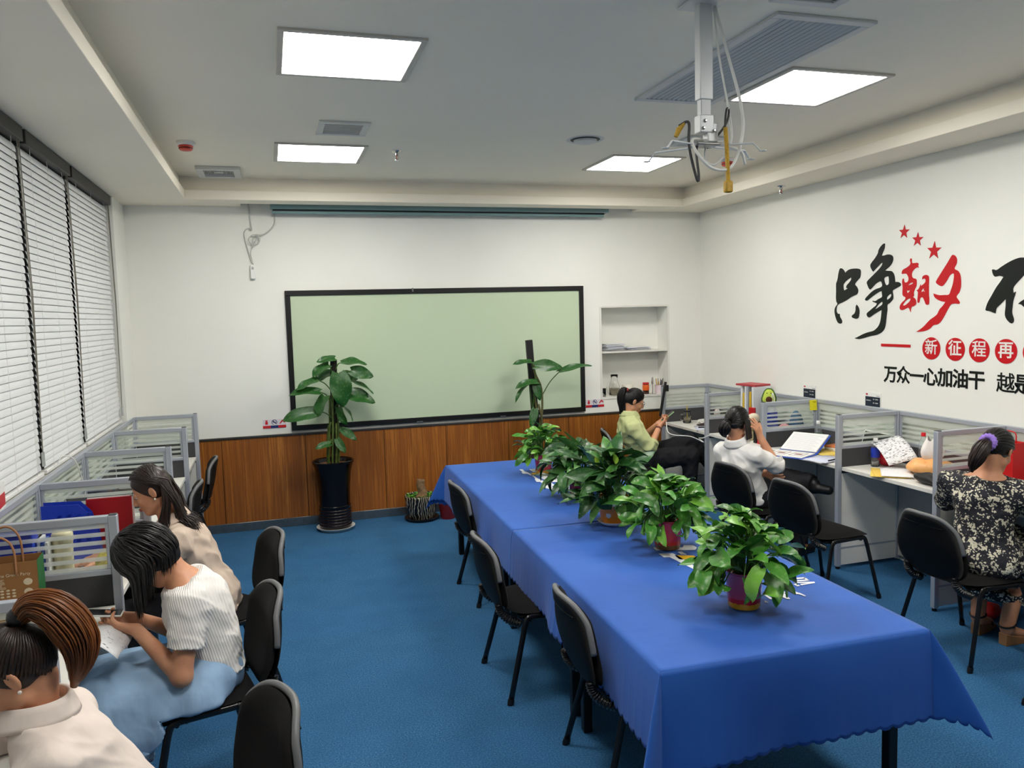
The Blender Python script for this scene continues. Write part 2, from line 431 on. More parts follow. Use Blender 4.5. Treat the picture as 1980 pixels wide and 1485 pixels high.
# ================================================================ ceiling fittings
LMAT = NT('panel_glow'); LMAT.b.inputs['Base Color'].default_value = (1, 1, 1, 1)
LMAT.b.inputs['Emission Color'].default_value = (1.0, 0.968, 0.915, 1); LMAT.b.inputs['Emission Strength'].default_value = PANEL_STRENGTH; LMAT = LMAT.m
FRAMEW = mat('panel_frame', rgb(196, 190, 180), 0.5)
def light_panel(x, y, label):
    r = thing('ceiling_light', label, 'ceiling light', (x, y, ZC), 0, 'square ceiling light panels'); s, w = 0.335, 0.03
    f = MB(); f.box((-s, -s, -0.012), (s, -s+w, 0.001)); f.box((-s, s-w, -0.012), (s, s, 0.001)); f.box((-s, -s+w, -0.012), (-s+w, s-w, 0.001)); f.box((s-w, -s+w, -0.012), (s, s-w, 0.001))
    f.build('frame', FRAMEW, r, bevel=0.003)
    MB().box((-s+w, -s+w, -0.007), (s-w, s-w, 0.001)).build('diffuser', LMAT, r, smooth=0); return r
for j, y in enumerate((4.02, 6.33)):
    for i, x in enumerate((0.43, 3.07)):
        light_panel(x, y, ('near' if j == 0 else 'far')+' '+('left' if i == 0 else 'right')+' square ceiling light panel '+(('before the projector mount', 'beside the long air grille')[i] if j == 0 else ('by the small square vent', 'in front of the round diffuser')[i]))
for x in (0.43, 3.07): light_panel(x, 1.72, 'square ceiling light panel over the '+('left' if x < 1 else 'right')+' of the camera')   # the same lamps carry on over the camera
VG = mat('vent_white', rgb(206, 206, 202), 0.5); VD = mat('vent_dark', rgb(70, 76, 76), 0.7)
VL = mat('vent_mesh', rgb(236, 228, 210), 0.7)
def vent(name, label, x0, y0, x1, y1, n, along, fr=0.045, depth=0.02, grp=None, gap=0.5, back=VD, drop=0.014, tilt=0.5):
    r = thing(name, label, 'air vent', ((x0+x1)/2, (y0+y1)/2, ZC), 0, grp); a, c = (x1-x0)/2, (y1-y0)/2
    f = MB()
    for p, q in (((-a, -c), (a, -c+fr)), ((-a, c-fr), (a, c)), ((-a, -c+fr), (-a+fr, c-fr)), ((a-fr, -c+fr), (a, c-fr))): f.box((p[0], p[1], -drop), (q[0], q[1], 0.001))
    f.build('frame', VG, r, bevel=0.005)
    MB().box((-a+fr, -c+fr, -0.002), (a-fr, c-fr, 0.001)).build('backing', back, r, smooth=0)
    s = MB(); L = (2*a if along == 'y' else 2*c)-2*fr; p = L/n
    for k in range(n):
        u = -L/2+(k+0.5)*p; w = p*gap
        Mx = Matrix.Translation((u, 0, -0.007)) @ Matrix.Rotation(tilt, 4, 'Y') if along == 'y' else Matrix.Translation((0, u, -0.007)) @ Matrix.Rotation(tilt, 4, 'X')
        s.cbox((0, 0, 0), (w, 2*c-2*fr, 0.0025) if along == 'y' else (2*a-2*fr, w, 0.0025), Mx)
    s.build('louvres', VG, r, smooth=0); return r
vent('air_grille', 'long ceiling air grille with fine louvres behind the projector mount', 2.17, 3.03, 2.70, 4.44, 13, 'y', 0.05, grp=None, gap=0.52, back=mat('grille_dark', rgb(52, 54, 50), 0.8))
vent('supply_vent', 'small square ceiling vent behind the far left light panel', 0.365, 5.30, 0.70, 5.67, 9, 'x', 0.045, gap=0.85, back=VL, tilt=0.12)
vent('supply_vent', 'small square ceiling vent hanging behind the yellow plug of the projector mount', 3.02, 5.25, 3.33, 5.6, 9, 'x', 0.045, gap=0.85, back=VL, tilt=0.12)
r = vent('exhaust_fan', 'exhaust fan cover with slots near the left ceiling edge', -0.52, 6.98, -0.17, 7.38, 20, 'y', 0.055, gap=0.5, drop=0.03)
MB().cbox((0, 0, -0.013), (0.07, 0.05, 0.012)).build('badge', VG, r, bevel=0.003)
vent('speaker_vent', 'white vent cover at the top edge of the view above the mount', 2.05, 2.6, 2.38, 2.93, 8, 'x', 0.05, gap=0.6)
r = thing('round_diffuser', 'round white ceiling diffuser between the far light panels', 'air vent', (2.30, 5.53, ZC))
MB().lathe([(0.10, -0.001), (0.135, -0.006), (0.142, 0.0), (0.10, 0.0)], n=40, cap=False).build('ring', VG, r)
MB().lathe([(0.0, -0.004), (0.11, -0.003)], n=40, cap=False).build('throat', VD, r)
MB().lathe([(0.0, -0.03), (0.06, -0.028), (0.085, -0.02), (0.088, -0.008), (0.0, -0.006)], n=40, cap=False).build('cone', VG, r)
RED = mat('red_plastic', rgb(214, 70, 56), 0.4); REDD = mat('red_slot', rgb(90, 14, 12), 0.5)
def smoke(x, y, label):
    r = thing('smoke_detector', label, 'smoke detector', (x, y, ZC), 0, 'smoke detectors')
    MB().lathe([(0.0, 0.0), (0.062, 0.0), (0.062, -0.018), (0.052, -0.028), (0.0, -0.028)], n=32, cap=False).build('base', WHT, r)
    MB().lathe([(0.045, -0.026), (0.05, -0.034), (0.042, -0.058), (0.034, -0.062), (0.0, -0.063)], n=32, cap=False).build('cover', RED, r)
    MB().lathe([(0.0475, -0.043), (0.0465, -0.051)], n=32, cap=False).build('slot', REDD, r)
smoke(-0.505, 6.09, 'red-capped smoke detector on the left of the ceiling above the exhaust fan'); smoke(3.81, 6.02, 'red-capped smoke detector on the right of the ceiling')
def sprinkler(x, y, z, label):
    r = thing('sprinkler', label, 'sprinkler', (x, y, z), 0, 'fire sprinklers')
    MB().lathe([(0.0, 0.0), (0.04, 0.0), (0.036, -0.008), (0.014, -0.014), (0.012, -0.03), (0.0, -0.03)], n=24, cap=False).build('escutcheon', CHROME, r)
    f = MB(); 
    for s in (-1, 1): f.tube([(0, 0.0, -0.028), (s*0.013, 0, -0.036), (s*0.013, 0, -0.055), (0, 0, -0.066)], 0.003, 6)
    f.build('yoke', CHROME, r); MB().lathe([(0.0, -0.066), (0.017, -0.066), (0.017, -0.069), (0, -0.069)], n=16, cap=False).build('deflector', CHROME, r)
    MB().tube([(0, 0, -0.03), (0, 0, -0.062)], 0.003, 8).build('bulb', mat('sprinkler_red', rgb(190, 20, 20), 0.2), r)
sprinkler(1.0, 6.17, ZC, 'chrome fire sprinkler in the middle of the raised ceiling'); sprinkler(4.42, 6.12, ZS, 'chrome fire sprinkler under the lowered ceiling border on the right')

# ---------------------------------------------------------------- projector mount with dangling cables
px, py = 1.80, 3.02
r = thing('projector_mount', 'white ceiling projector mount with a bare pole and spider arms', 'projector mount', (px, py, ZC))
MW = mat('mount_white', rgb(204, 206, 206), 0.35, 0.2)
MB().cbox((0, 0, -0.006), (0.16, 0.16, 0.012)).build('ceiling_plate', MW, r, bevel=0.004)
b = MB(); b.cbox((0, 0, -0.20), (0.062, 0.045, 0.40)); b.build('pole_sleeve', MW, r, bevel=0.004)
b = MB(); b.cbox((0, 0, -0.42), (0.048, 0.034, 0.12)); b.build('inner_pole', mat('mount_grey', rgb(168, 170, 172), 0.4, 0.4), r, bevel=0.003)
b = MB(); b.cbox((0, 0, -0.50), (0.066, 0.052, 0.075)); b.cbox((0.03, 0.0, -0.535), (0.05, 0.045, 0.08)); k = b.build('tilt_joint', MW, r, bevel=0.005)
for x_, z_ in ((-0.012, -0.49), (0.03, -0.53), (-0.02, -0.52)): MB().lathe([(0.0, 0.004), (0.007, 0.003), (0.008, 0)], (x_, -0.027, z_), 12, Matrix.Rotation(PI/2, 4, 'X'), cap=False).build('screw', CHROME, k)
MB().cbox((0, 0, -0.585), (0.11, 0.08, 0.01)).build('base_plate', STEEL, r, bevel=0.003)
for q, (ax, ay, l) in enumerate(((-1, -0.35, 0.2), (-0.7, 0.8, 0.22), (1, 0.25, 0.24), (0.95, -0.45, 0.2))):
    d = Vector((ax, ay, 0)).normalized(); e = d*l
    a = MB(); a.bar((d.x*0.03, d.y*0.03, -0.588), (e.x, e.y, -0.588), 0.016, 0.006); a.bar((e.x, e.y, -0.588), (e.x+d.x*0.03, e.y+d.y*0.03, -0.62), 0.012, 0.003)
    a.lathe([(0.006, 0), (0.017, 0), (0.017, 0.003), (0.006, 0.003)], (e.x+d.x*0.04, e.y+d.y*0.04, -0.623), 16, cap=False); a.build('arm', MW, r, bevel=0.001)
CW = mat('white_cable', rgb(214, 214, 208), 0.45); CB = mat('black_cable', rgb(52, 52, 52), 0.5); YT = mat('yellow_tape', rgb(178, 140, 40), 0.5, var=0.25, vscale=60)
def cable(name, pts, rad, m, n, parent): return MB().tube(bez(pts, n), rad, 8).build(name, m, parent, 180)
cable('cable', [(0.05, 0.0, 0), (0.10, -0.02, -0.2), (0.16, -0.03, -0.42), (0.165, -0.03, -0.55), (0.10, -0.05, -0.68), (0.0, -0.06, -0.69), (-0.07, -0.05, -0.62), (-0.05, 0.0, -0.56), (0.08, 0.03, -0.575), (0.17, 0.0, -0.60), (0.2, 0.0, -0.66)], 0.0065, CW, 60, r)
cable('cable', [(0.06, 0.02, 0), (0.085, 0.02, -0.2), (0.13, 0.02, -0.42), (0.15, 0.03, -0.56), (0.09, 0.05, -0.65), (0.03, 0.04, -0.64), (0.03, 0.03, -0.58), (0.12, 0.02, -0.555)], 0.0045, CW, 50, r)
o = cable('cable', [(0.03, 0.03, -0.59), (0.10, 0.0, -0.50), (0.12, 0.0, -0.44), (0.09, -0.03, -0.44), (0.07, -0.05, -0.52), (0.075, -0.055, -0.64), (0.08, -0.055, -0.72)], 0.005, CB, 50, r); o['label'] = 'black cable with a yellow taped plug'
MB().cbox((0.08, -0.055, -0.765), (0.036, 0.026, 0.05)).build('plug', YT, o, bevel=0.007); MB().tube([(0.071, -0.05, -0.52), (0.074, -0.055, -0.60), (0.08, -0.055, -0.74)], 0.009, 8).build('tape', YT, o)
o = cable('cable', [(-0.12, 0.0, -0.51), (-0.085, -0.02, -0.50), (-0.09, -0.03, -0.60), (-0.055, -0.03, -0.73), (-0.045, -0.03, -0.72), (-0.05, -0.02, -0.62), (-0.03, 0.0, -0.575)], 0.006, CB, 40, r); o['label'] = 'black drooping cable with a yellow taped end'
MB().tube([(-0.135, 0, -0.555), (-0.12, 0, -0.525), (-0.10, -0.01, -0.50)], [0.009, 0.013, 0.007], 8).build('tape', YT, o)

# ---------------------------------------------------------------- projection screen case, whiteboard, wall cables
r = thing('projection_screen', 'teal-grey projection screen case tucked up in the ceiling slot', 'projection screen', (1.756, 7.79, 3.05))
TEAL = mat('screen_case', rgb(126, 156, 156), 0.45)
b = MB(); b.box((-1.70, -0.05, -0.005), (1.72, 0.06, 0.10)); b.build('case', TEAL, r, bevel=0.008)
MB().box((-1.68, -0.012, -0.018), (1.68, 0.03, -0.004)).build('slot', BLK, r, smooth=0)
b = MB(); b.tube([(-1.685, 0.0, -0.03), (1.675, 0.0, -0.03)], 0.016, 12); b.build('weight_bar', TEAL, r)
MB().tube([(-1.688, 0, -0.03), (-1.684, 0, -0.03)], 0.008, 10).build('end_cap', BLK, r)
BX0, BX1, BZ0, BZ1 = 0.147, 3.214, 0.941, 2.29
r = thing('whiteboard', 'large pale green glass writing board in a black frame on the back wall', 'whiteboard', ((BX0+BX1)/2, YB, (BZ0+BZ1)/2))
a, c, w = (BX1-BX0)/2, (BZ1-BZ0)/2, 0.05
MB().box((-a+0.02, -0.022, -c+0.02), (a-0.02, -0.001, c-0.02)).build('board', mat('board_green', rgb(192, 208, 178), 0.3, var=0.02, vscale=0.8, spec=0.3), r, smooth=0)
b = MB(); b.box((-a, -0.036, -c), (a, -0.001, -c+w)); b.box((-a, -0.036, c-w), (a, -0.001, c)); b.box((-a, -0.036, -c+w), (-a+w, -0.001, c-w)); b.box((a-w, -0.036, -c+w), (a, -0.001, c-w))
b.build('frame', mat('board_frame', rgb(26, 26, 26), 0.35, 0.2), r, bevel=0.004)
for k in (-0.28, 0.6): MB().box((k-0.03, -0.04, -c-0.004), (k+0.03, -0.02, -c+0.012)).build('clip', STEEL, r, bevel=0.002)
MB().box((-0.31, -0.04, c-0.03), (-0.295, -0.02, c+0.006)).build('clip', STEEL, r, bevel=0.002)
yw = YB-0.012
r = thing('dangling_switch', 'small white switch dangling on knotted grey cables high on the back wall', 'switch', (-0.13, YB-0.02, 2.47)); GC = mat('grey_cable', rgb(192, 192, 186), 0.5)
sh_ = lambda P: [(x+0.13, y-YB+0.02, z-2.47) for x, y, z in P]
MB().cbox((0, 0, 0), (0.045, 0.03, 0.13)).build('housing', WHT, r, bevel=0.006); MB().cbox((0.0, -0.017, 0.035), (0.02, 0.006, 0.022)).build('button', LAMG, r, bevel=0.002)
for P, rad in (([(-0.14, yw, 3.16), (-0.13, yw, 2.95), (-0.12, yw-0.02, 2.86), (-0.15, yw, 2.88), (-0.19, yw, 2.82), (-0.15, yw, 2.62), (-0.13, yw, 2.55)], 0.005), ([(0.09, yw, 3.05), (0.085, yw, 2.92), (0.0, yw-0.01, 2.83), (-0.11, yw-0.02, 2.80)], 0.006),
    ([(-0.10+0.05*math.cos(t), yw-0.02+0.01*math.sin(3*t), 2.77+0.045*math.sin(t)) for t in np.linspace(0, 6.3, 12)], 0.004), ([(-0.09+0.03*math.cos(t), yw-0.025, 2.76+0.06*math.sin(t*1.3)) for t in np.linspace(0, 6.3, 12)], 0.004), ([(-0.10, yw, 2.76), (-0.14, yw, 2.65), (-0.12, yw, 2.53)], 0.004)):
    cable('cable', sh_(P), rad, GC, 40, r)
# safety stickers
def sticker(x, label):
    r = thing('safety_sticker', label, 'sticker', (x, YB-0.001, 1.018), 0, 'safety stickers on the cap rail'); w, h = 0.215, 0.085
    MB().box((-w/2, -0.002, -h/2), (w/2, 0, h/2)).build('card', mat('sticker_pale', rgb(222, 218, 222), 0.5), r, smooth=0)
    rm = mat('sticker_red', rgb(200, 34, 44), 0.5); bm_ = mat('sticker_blue', rgb(30, 44, 110), 0.5)
    for k, m in enumerate((rm, bm_, rm)):
        cx = -w/3+k*w/3; MB().box((cx-w/6, -0.003, -h/2), (cx+w/6, -0.0005, -h/2+0.026)).build('caption_bar', m, r, smooth=0)
    org = lambda cx: (cx, -0.0032, 0.014)
    shape('extinguisher_icon', [[(-0.012, -0.02), (0.01, -0.02), (0.012, 0.004), (0.004, 0.012), (0.016, 0.02), (-0.014, 0.024), (-0.006, 0.012), (-0.013, 0.004)]], rm, org(-w/3), (1, 0, 0), (0, 0, 1), r, 0.0003, 2)
    ring = [(0.026*math.cos(t), 0.026*math.sin(t)) for t in np.linspace(0, 2*PI, 28)[:-1]]; ri = [(x*0.8, y*0.8) for x, y in ring]
    o = shape('no_smoking_icon', [ring, ri, [(-0.02, 0.017), (-0.016, 0.021), (0.02, -0.016), (0.016, -0.02)], [(-0.014, -0.003), (0.016, -0.003), (0.016, 0.003), (-0.014, 0.003)]], bm_, org(0), (1, 0, 0), (0, 0, 1), r, 0.0003, 1)
    shape('axe_icon', [[(-0.024, -0.012), (-0.018, -0.02), (0.004, 0.004), (0.024, -0.012), (0.028, 0.0), (0.008, 0.022), (-0.004, 0.016)]], rm, org(w/3), (1, 0, 0), (0, 0, 1), r, 0.0003, 1)
sticker(-0.01, 'small red and blue safety sticker above the wood panels, left of the big board'); sticker(3.335, 'small red and blue safety sticker between the big board and the niche')

# ================================================================ blinds
SLAT = NT('blind_slat'); SLAT.col(rgb(226, 228, 228)); SLAT.b.inputs['Roughness'].default_value = 0.45; SLAT = SLAT.m
LADD = mat('blind_cord', rgb(120, 116, 104), 0.7)
def blind(y0, y1, label):
    r = thing('venetian_blind', label, 'blind', (-1.262, (y0+y1)/2, 0), 0, 'white venetian blinds'); h = (y1-y0)/2
    b = MB().box((-0.03, -h-0.005, 3.0), (0.045, h+0.005, 3.078)); b.build('head_rail', mat('blind_rail', rgb(54, 52, 50), 0.5), r, bevel=0.004)
    s = MB(); z0, z1, n = 1.215, 2.985, 44; p = (z1-z0)/n
    for k in range(n):
        zc = z0+(k+0.5)*p; pts = []
        for j in range(5):
            u = (j/4-0.5)*0.048; ang = math.radians(76); bow = 0.004*(1-(2*j/4-1)**2)
            pts.append((math.cos(ang)*u*-1+bow*math.sin(ang), zc+math.sin(ang)*u+bow*math.cos(ang)))
        o = len(s.v)
        for (x, z) in pts: s.v += [(x, -h, z), (x, h, z)]
        s.f += [(o+2*j, o+2*j+1, o+2*j+3, o+2*j+2) for j in range(4)]; s.mi += [0]*4
    s.build('slats', SLAT, r, 180)
    MB().box((-0.02, -h, z0-0.035), (0.02, h, z0-0.012)).build('bottom_rail', WHT, r, bevel=0.004)
    for q in (-0.36, 0.0, 0.36): MB().tube([(0.024, q*2*h, 3.0), (0.024, q*2*h, z0-0.02)], 0.0012, 5).build('ladder_cord', WHT, r)
    for q in (0.0, 0.035): k = MB().tube([(0.034, h-0.075+q, 3.0), (0.04, h-0.055+q*0.7, 2.2), (0.03, h-0.04, 1.32)], 0.0028, 6).build('pull_chain', LADD, r)
    MB().cbox((0.03, h-0.04, 1.28), (0.012, 0.03, 0.08)).build('chain_weight', mat('clear_plastic', rgb(210, 214, 212), 0.2, trans=0.6), k, bevel=0.004)
for k, (y0, y1) in enumerate(((6.005, 7.325), (4.955, 5.945), (3.9, 4.895), (2.85, 3.84), (1.8, 2.79), (0.3, 1.74), (-1.5, 0.24))):
    blind(y0, y1, ('white venetian blind next to the back wall corner', 'narrow white venetian blind between two dark gaps', 'white venetian blind at the left edge of the view', 'white venetian blind beside the nearest desks, out on the left', 'white venetian blind left of the camera', 'wide white venetian blind beside the camera', 'white venetian blind at the near end of the window wall')[k])
INK={
 'zhi':[(5.615,2.318),(5.591,2.314),(5.569,2.298),(5.555,2.276),(5.527,2.294),(5.491,2.304),(5.44,2.305),(5.395,2.3),(5.374,2.288),(5.371,2.265),(5.378,2.23),(5.398,2.213),(5.423,2.193),(5.436,2.174),(5.418,2.157),(5.402,2.135),(5.399,2.114),(5.412,2.093),(5.437,2.085),(5.478,2.073),(5.529,2.049),(5.587,2.029),(5.63,2.016),(5.648,2.001),(5.656,1.975),(5.654,1.952),(5.639,1.935),(5.618,1.932),(5.614,1.911),(5.596,1.889),(5.586,1.871),(5.592,1.854),(5.617,1.851),(5.642,1.863),(5.664,1.897),(5.678,1.934),(5.681,1.971),(5.667,1.997),(5.646,2.019),(5.659,2.038),(5.665,2.068),(5.664,2.127),(5.664,2.194),(5.654,2.211),(5.645,2.237),(5.638,2.273),(5.626,2.306)],
 'zhi_h':[(5.571,2.182),(5.526,2.216),(5.482,2.235),(5.482,2.217),(5.51,2.19),(5.536,2.169),(5.541,2.151),(5.522,2.145),(5.541,2.138),(5.564,2.129),(5.571,2.145)],
 'zhi_d':[(5.415,2.008),(5.395,1.989),(5.382,1.96),(5.384,1.924),(5.393,1.899),(5.414,1.891),(5.449,1.896),(5.47,1.907),(5.467,1.919),(5.44,1.935),(5.427,1.96),(5.425,1.993)],
 'zheng':[(5.122,2.479),(5.11,2.477),(5.109,2.463),(5.115,2.437),(5.13,2.411),(5.142,2.386),(5.117,2.386),(5.085,2.391),(5.049,2.387),(5.026,2.372),(5.021,2.348),(5.034,2.319),(5.056,2.297),(5.083,2.281),(5.103,2.268),(5.074,2.264),(5.037,2.259),(5.015,2.241),(5.003,2.213),(4.997,2.173),(4.973,2.173),(4.951,2.166),(4.938,2.153),(4.946,2.14),(4.972,2.13),(4.999,2.119),(5.021,2.107),(5.016,2.076),(5.015,2.046),(5.033,2.026),(5.055,2.01),(5.075,2),(5.074,1.962),(5.081,1.915),(5.089,1.853),(5.098,1.819),(5.116,1.795),(5.143,1.777),(5.186,1.762),(5.253,1.751),(5.321,1.735),(5.371,1.726),(5.411,1.725),(5.434,1.731),(5.411,1.737),(5.341,1.764),(5.282,1.781),(5.224,1.793),(5.196,1.808),(5.168,1.832),(5.15,1.863),(5.141,1.901),(5.137,1.936),(5.134,1.96),(5.17,1.947),(5.217,1.926),(5.265,1.903),(5.282,1.904),(5.296,1.918),(5.297,1.934),(5.266,1.955),(5.228,1.979),(5.194,1.999),(5.188,2.013),(5.209,2.02),(5.233,2.028),(5.236,2.036),(5.205,2.032),(5.172,2.047),(5.133,2.063),(5.133,2.083),(5.137,2.108),(5.159,2.105),(5.21,2.083),(5.267,2.053),(5.296,2.038),(5.316,2.042),(5.318,2.052),(5.292,2.075),(5.249,2.105),(5.201,2.127),(5.155,2.137),(5.134,2.149),(5.136,2.169),(5.146,2.185),(5.174,2.181),(5.212,2.162),(5.245,2.136),(5.264,2.126),(5.278,2.137),(5.293,2.162),(5.301,2.187),(5.27,2.214),(5.223,2.246),(5.176,2.279),(5.141,2.309),(5.13,2.331),(5.149,2.326),(5.176,2.307),(5.209,2.283),(5.232,2.266),(5.25,2.286),(5.264,2.313),(5.258,2.333),(5.215,2.372),(5.183,2.41),(5.176,2.435),(5.147,2.466)],
 'zheng_h1':[(5.111,2.209),(5.087,2.22),(5.066,2.22),(5.062,2.193),(5.065,2.162),(5.085,2.153),(5.097,2.161),(5.109,2.185)],
 'zheng_h2':[(5.081,2.055),(5.061,2.074),(5.039,2.084),(5.034,2.073),(5.047,2.054),(5.079,2.037)],
 'zheng_h3':[(5.206,1.968),(5.171,2.002),(5.138,2.022),(5.126,2.022),(5.129,2.004),(5.161,1.986),(5.189,1.972)],
 'zhao':[(4.845,2.344),(4.836,2.339),(4.833,2.31),(4.803,2.306),(4.778,2.305),(4.77,2.294),(4.774,2.282),(4.765,2.268),(4.786,2.271),(4.815,2.255),(4.831,2.234),(4.831,2.208),(4.818,2.194),(4.792,2.186),(4.785,2.166),(4.787,2.134),(4.801,2.109),(4.811,2.083),(4.808,2.063),(4.819,2.052),(4.798,2.04),(4.787,2.02),(4.788,1.998),(4.809,1.984),(4.83,1.979),(4.839,1.938),(4.851,1.963),(4.864,1.973),(4.894,1.963),(4.928,1.956),(4.946,1.968),(4.944,1.991),(4.925,2.014),(4.895,2.036),(4.89,2.053),(4.913,2.063),(4.922,2.08),(4.921,2.133),(4.927,2.167),(4.922,2.193),(4.912,2.196),(4.904,2.169),(4.885,2.165),(4.868,2.174),(4.864,2.196),(4.873,2.216),(4.886,2.23),(4.912,2.232),(4.93,2.232),(4.932,2.243),(4.922,2.262),(4.887,2.276),(4.858,2.291),(4.847,2.306),(4.853,2.333)],
 'zhao_h1':[(4.867,2.143),(4.846,2.158),(4.821,2.162),(4.821,2.155),(4.842,2.146)],
 'zhao_h2':[(4.882,2.108),(4.867,2.101),(4.848,2.107),(4.854,2.094),(4.873,2.082)],
 'zhao_h3':[(4.916,1.994),(4.899,2.017),(4.865,2.039),(4.841,2.043),(4.844,2.028),(4.865,2.009),(4.899,1.99)],
 'zhao_r':[(4.734,2.18),(4.728,2.202),(4.703,2.211),(4.682,2.207),(4.671,2.193),(4.67,2.135),(4.668,2.053),(4.665,2.046),(4.665,2.001),(4.673,1.992),(4.693,1.994),(4.702,2.009),(4.719,2.041),(4.731,2.048),(4.748,2.042),(4.757,2.011),(4.77,2.009),(4.775,2.023),(4.771,2.069),(4.772,2.091),(4.786,2.1),(4.766,2.11),(4.746,2.146),(4.742,2.132),(4.705,2.156),(4.702,2.178),(4.714,2.185)],
 'zhao_h4':[(4.741,2.09),(4.729,2.107),(4.712,2.114),(4.716,2.099),(4.705,2.092),(4.708,2.083),(4.716,2.093),(4.732,2.087)],
 'xi':[(4.463,2.339),(4.442,2.331),(4.427,2.307),(4.428,2.277),(4.44,2.256),(4.446,2.245),(4.44,2.235),(4.417,2.225),(4.398,2.202),(4.389,2.165),(4.387,2.117),(4.399,2.075),(4.424,2.045),(4.412,2.026),(4.395,2.005),(4.398,1.993),(4.426,1.995),(4.456,1.994),(4.471,1.988),(4.5,1.948),(4.529,1.902),(4.559,1.864),(4.586,1.847),(4.622,1.842),(4.653,1.816),(4.693,1.8),(4.742,1.793),(4.784,1.791),(4.759,1.802),(4.71,1.832),(4.655,1.88),(4.592,1.918),(4.569,1.955),(4.539,1.983),(4.518,2.008),(4.555,2.015),(4.595,2.031),(4.619,2.051),(4.626,2.073),(4.611,2.068),(4.572,2.059),(4.526,2.059),(4.488,2.061),(4.473,2.09),(4.459,2.126),(4.451,2.162),(4.448,2.193),(4.452,2.207),(4.469,2.205),(4.487,2.192),(4.505,2.165),(4.528,2.138),(4.546,2.124),(4.562,2.124),(4.589,2.137),(4.605,2.151),(4.602,2.164),(4.575,2.2),(4.538,2.247),(4.501,2.294),(4.472,2.334)],
 'bu':[(4.142,2.214),(4.13,2.216),(4.107,2.21),(4.072,2.229),(4.021,2.254),(3.971,2.272),(3.928,2.279),(3.878,2.269),(3.86,2.248),(3.87,2.21),(3.902,2.168),(3.935,2.136),(3.969,2.102),(3.979,2.082),(3.976,2.054),(3.959,2.062),(3.964,2.042),(3.975,2.009),(3.98,1.969),(3.982,1.924),(3.968,1.884),(3.971,1.864),(3.983,1.856),(4.002,1.864),(4.026,1.89),(4.035,1.919),(4.031,1.97),(4.031,2.016),(4.045,2.005),(4.077,1.977),(4.099,1.957),(4.105,1.922),(4.122,1.927),(4.149,1.937),(4.182,1.944),(4.182,1.958),(4.168,1.996),(4.139,2.042),(4.107,2.093),(4.075,2.132),(4.053,2.162),(4.083,2.171),(4.116,2.167),(4.133,2.184)],
 'bu_d':[(3.941,1.983),(3.919,1.999),(3.888,2.012),(3.858,2),(3.85,1.967),(3.874,1.953),(3.899,1.962),(3.918,1.977)],
}
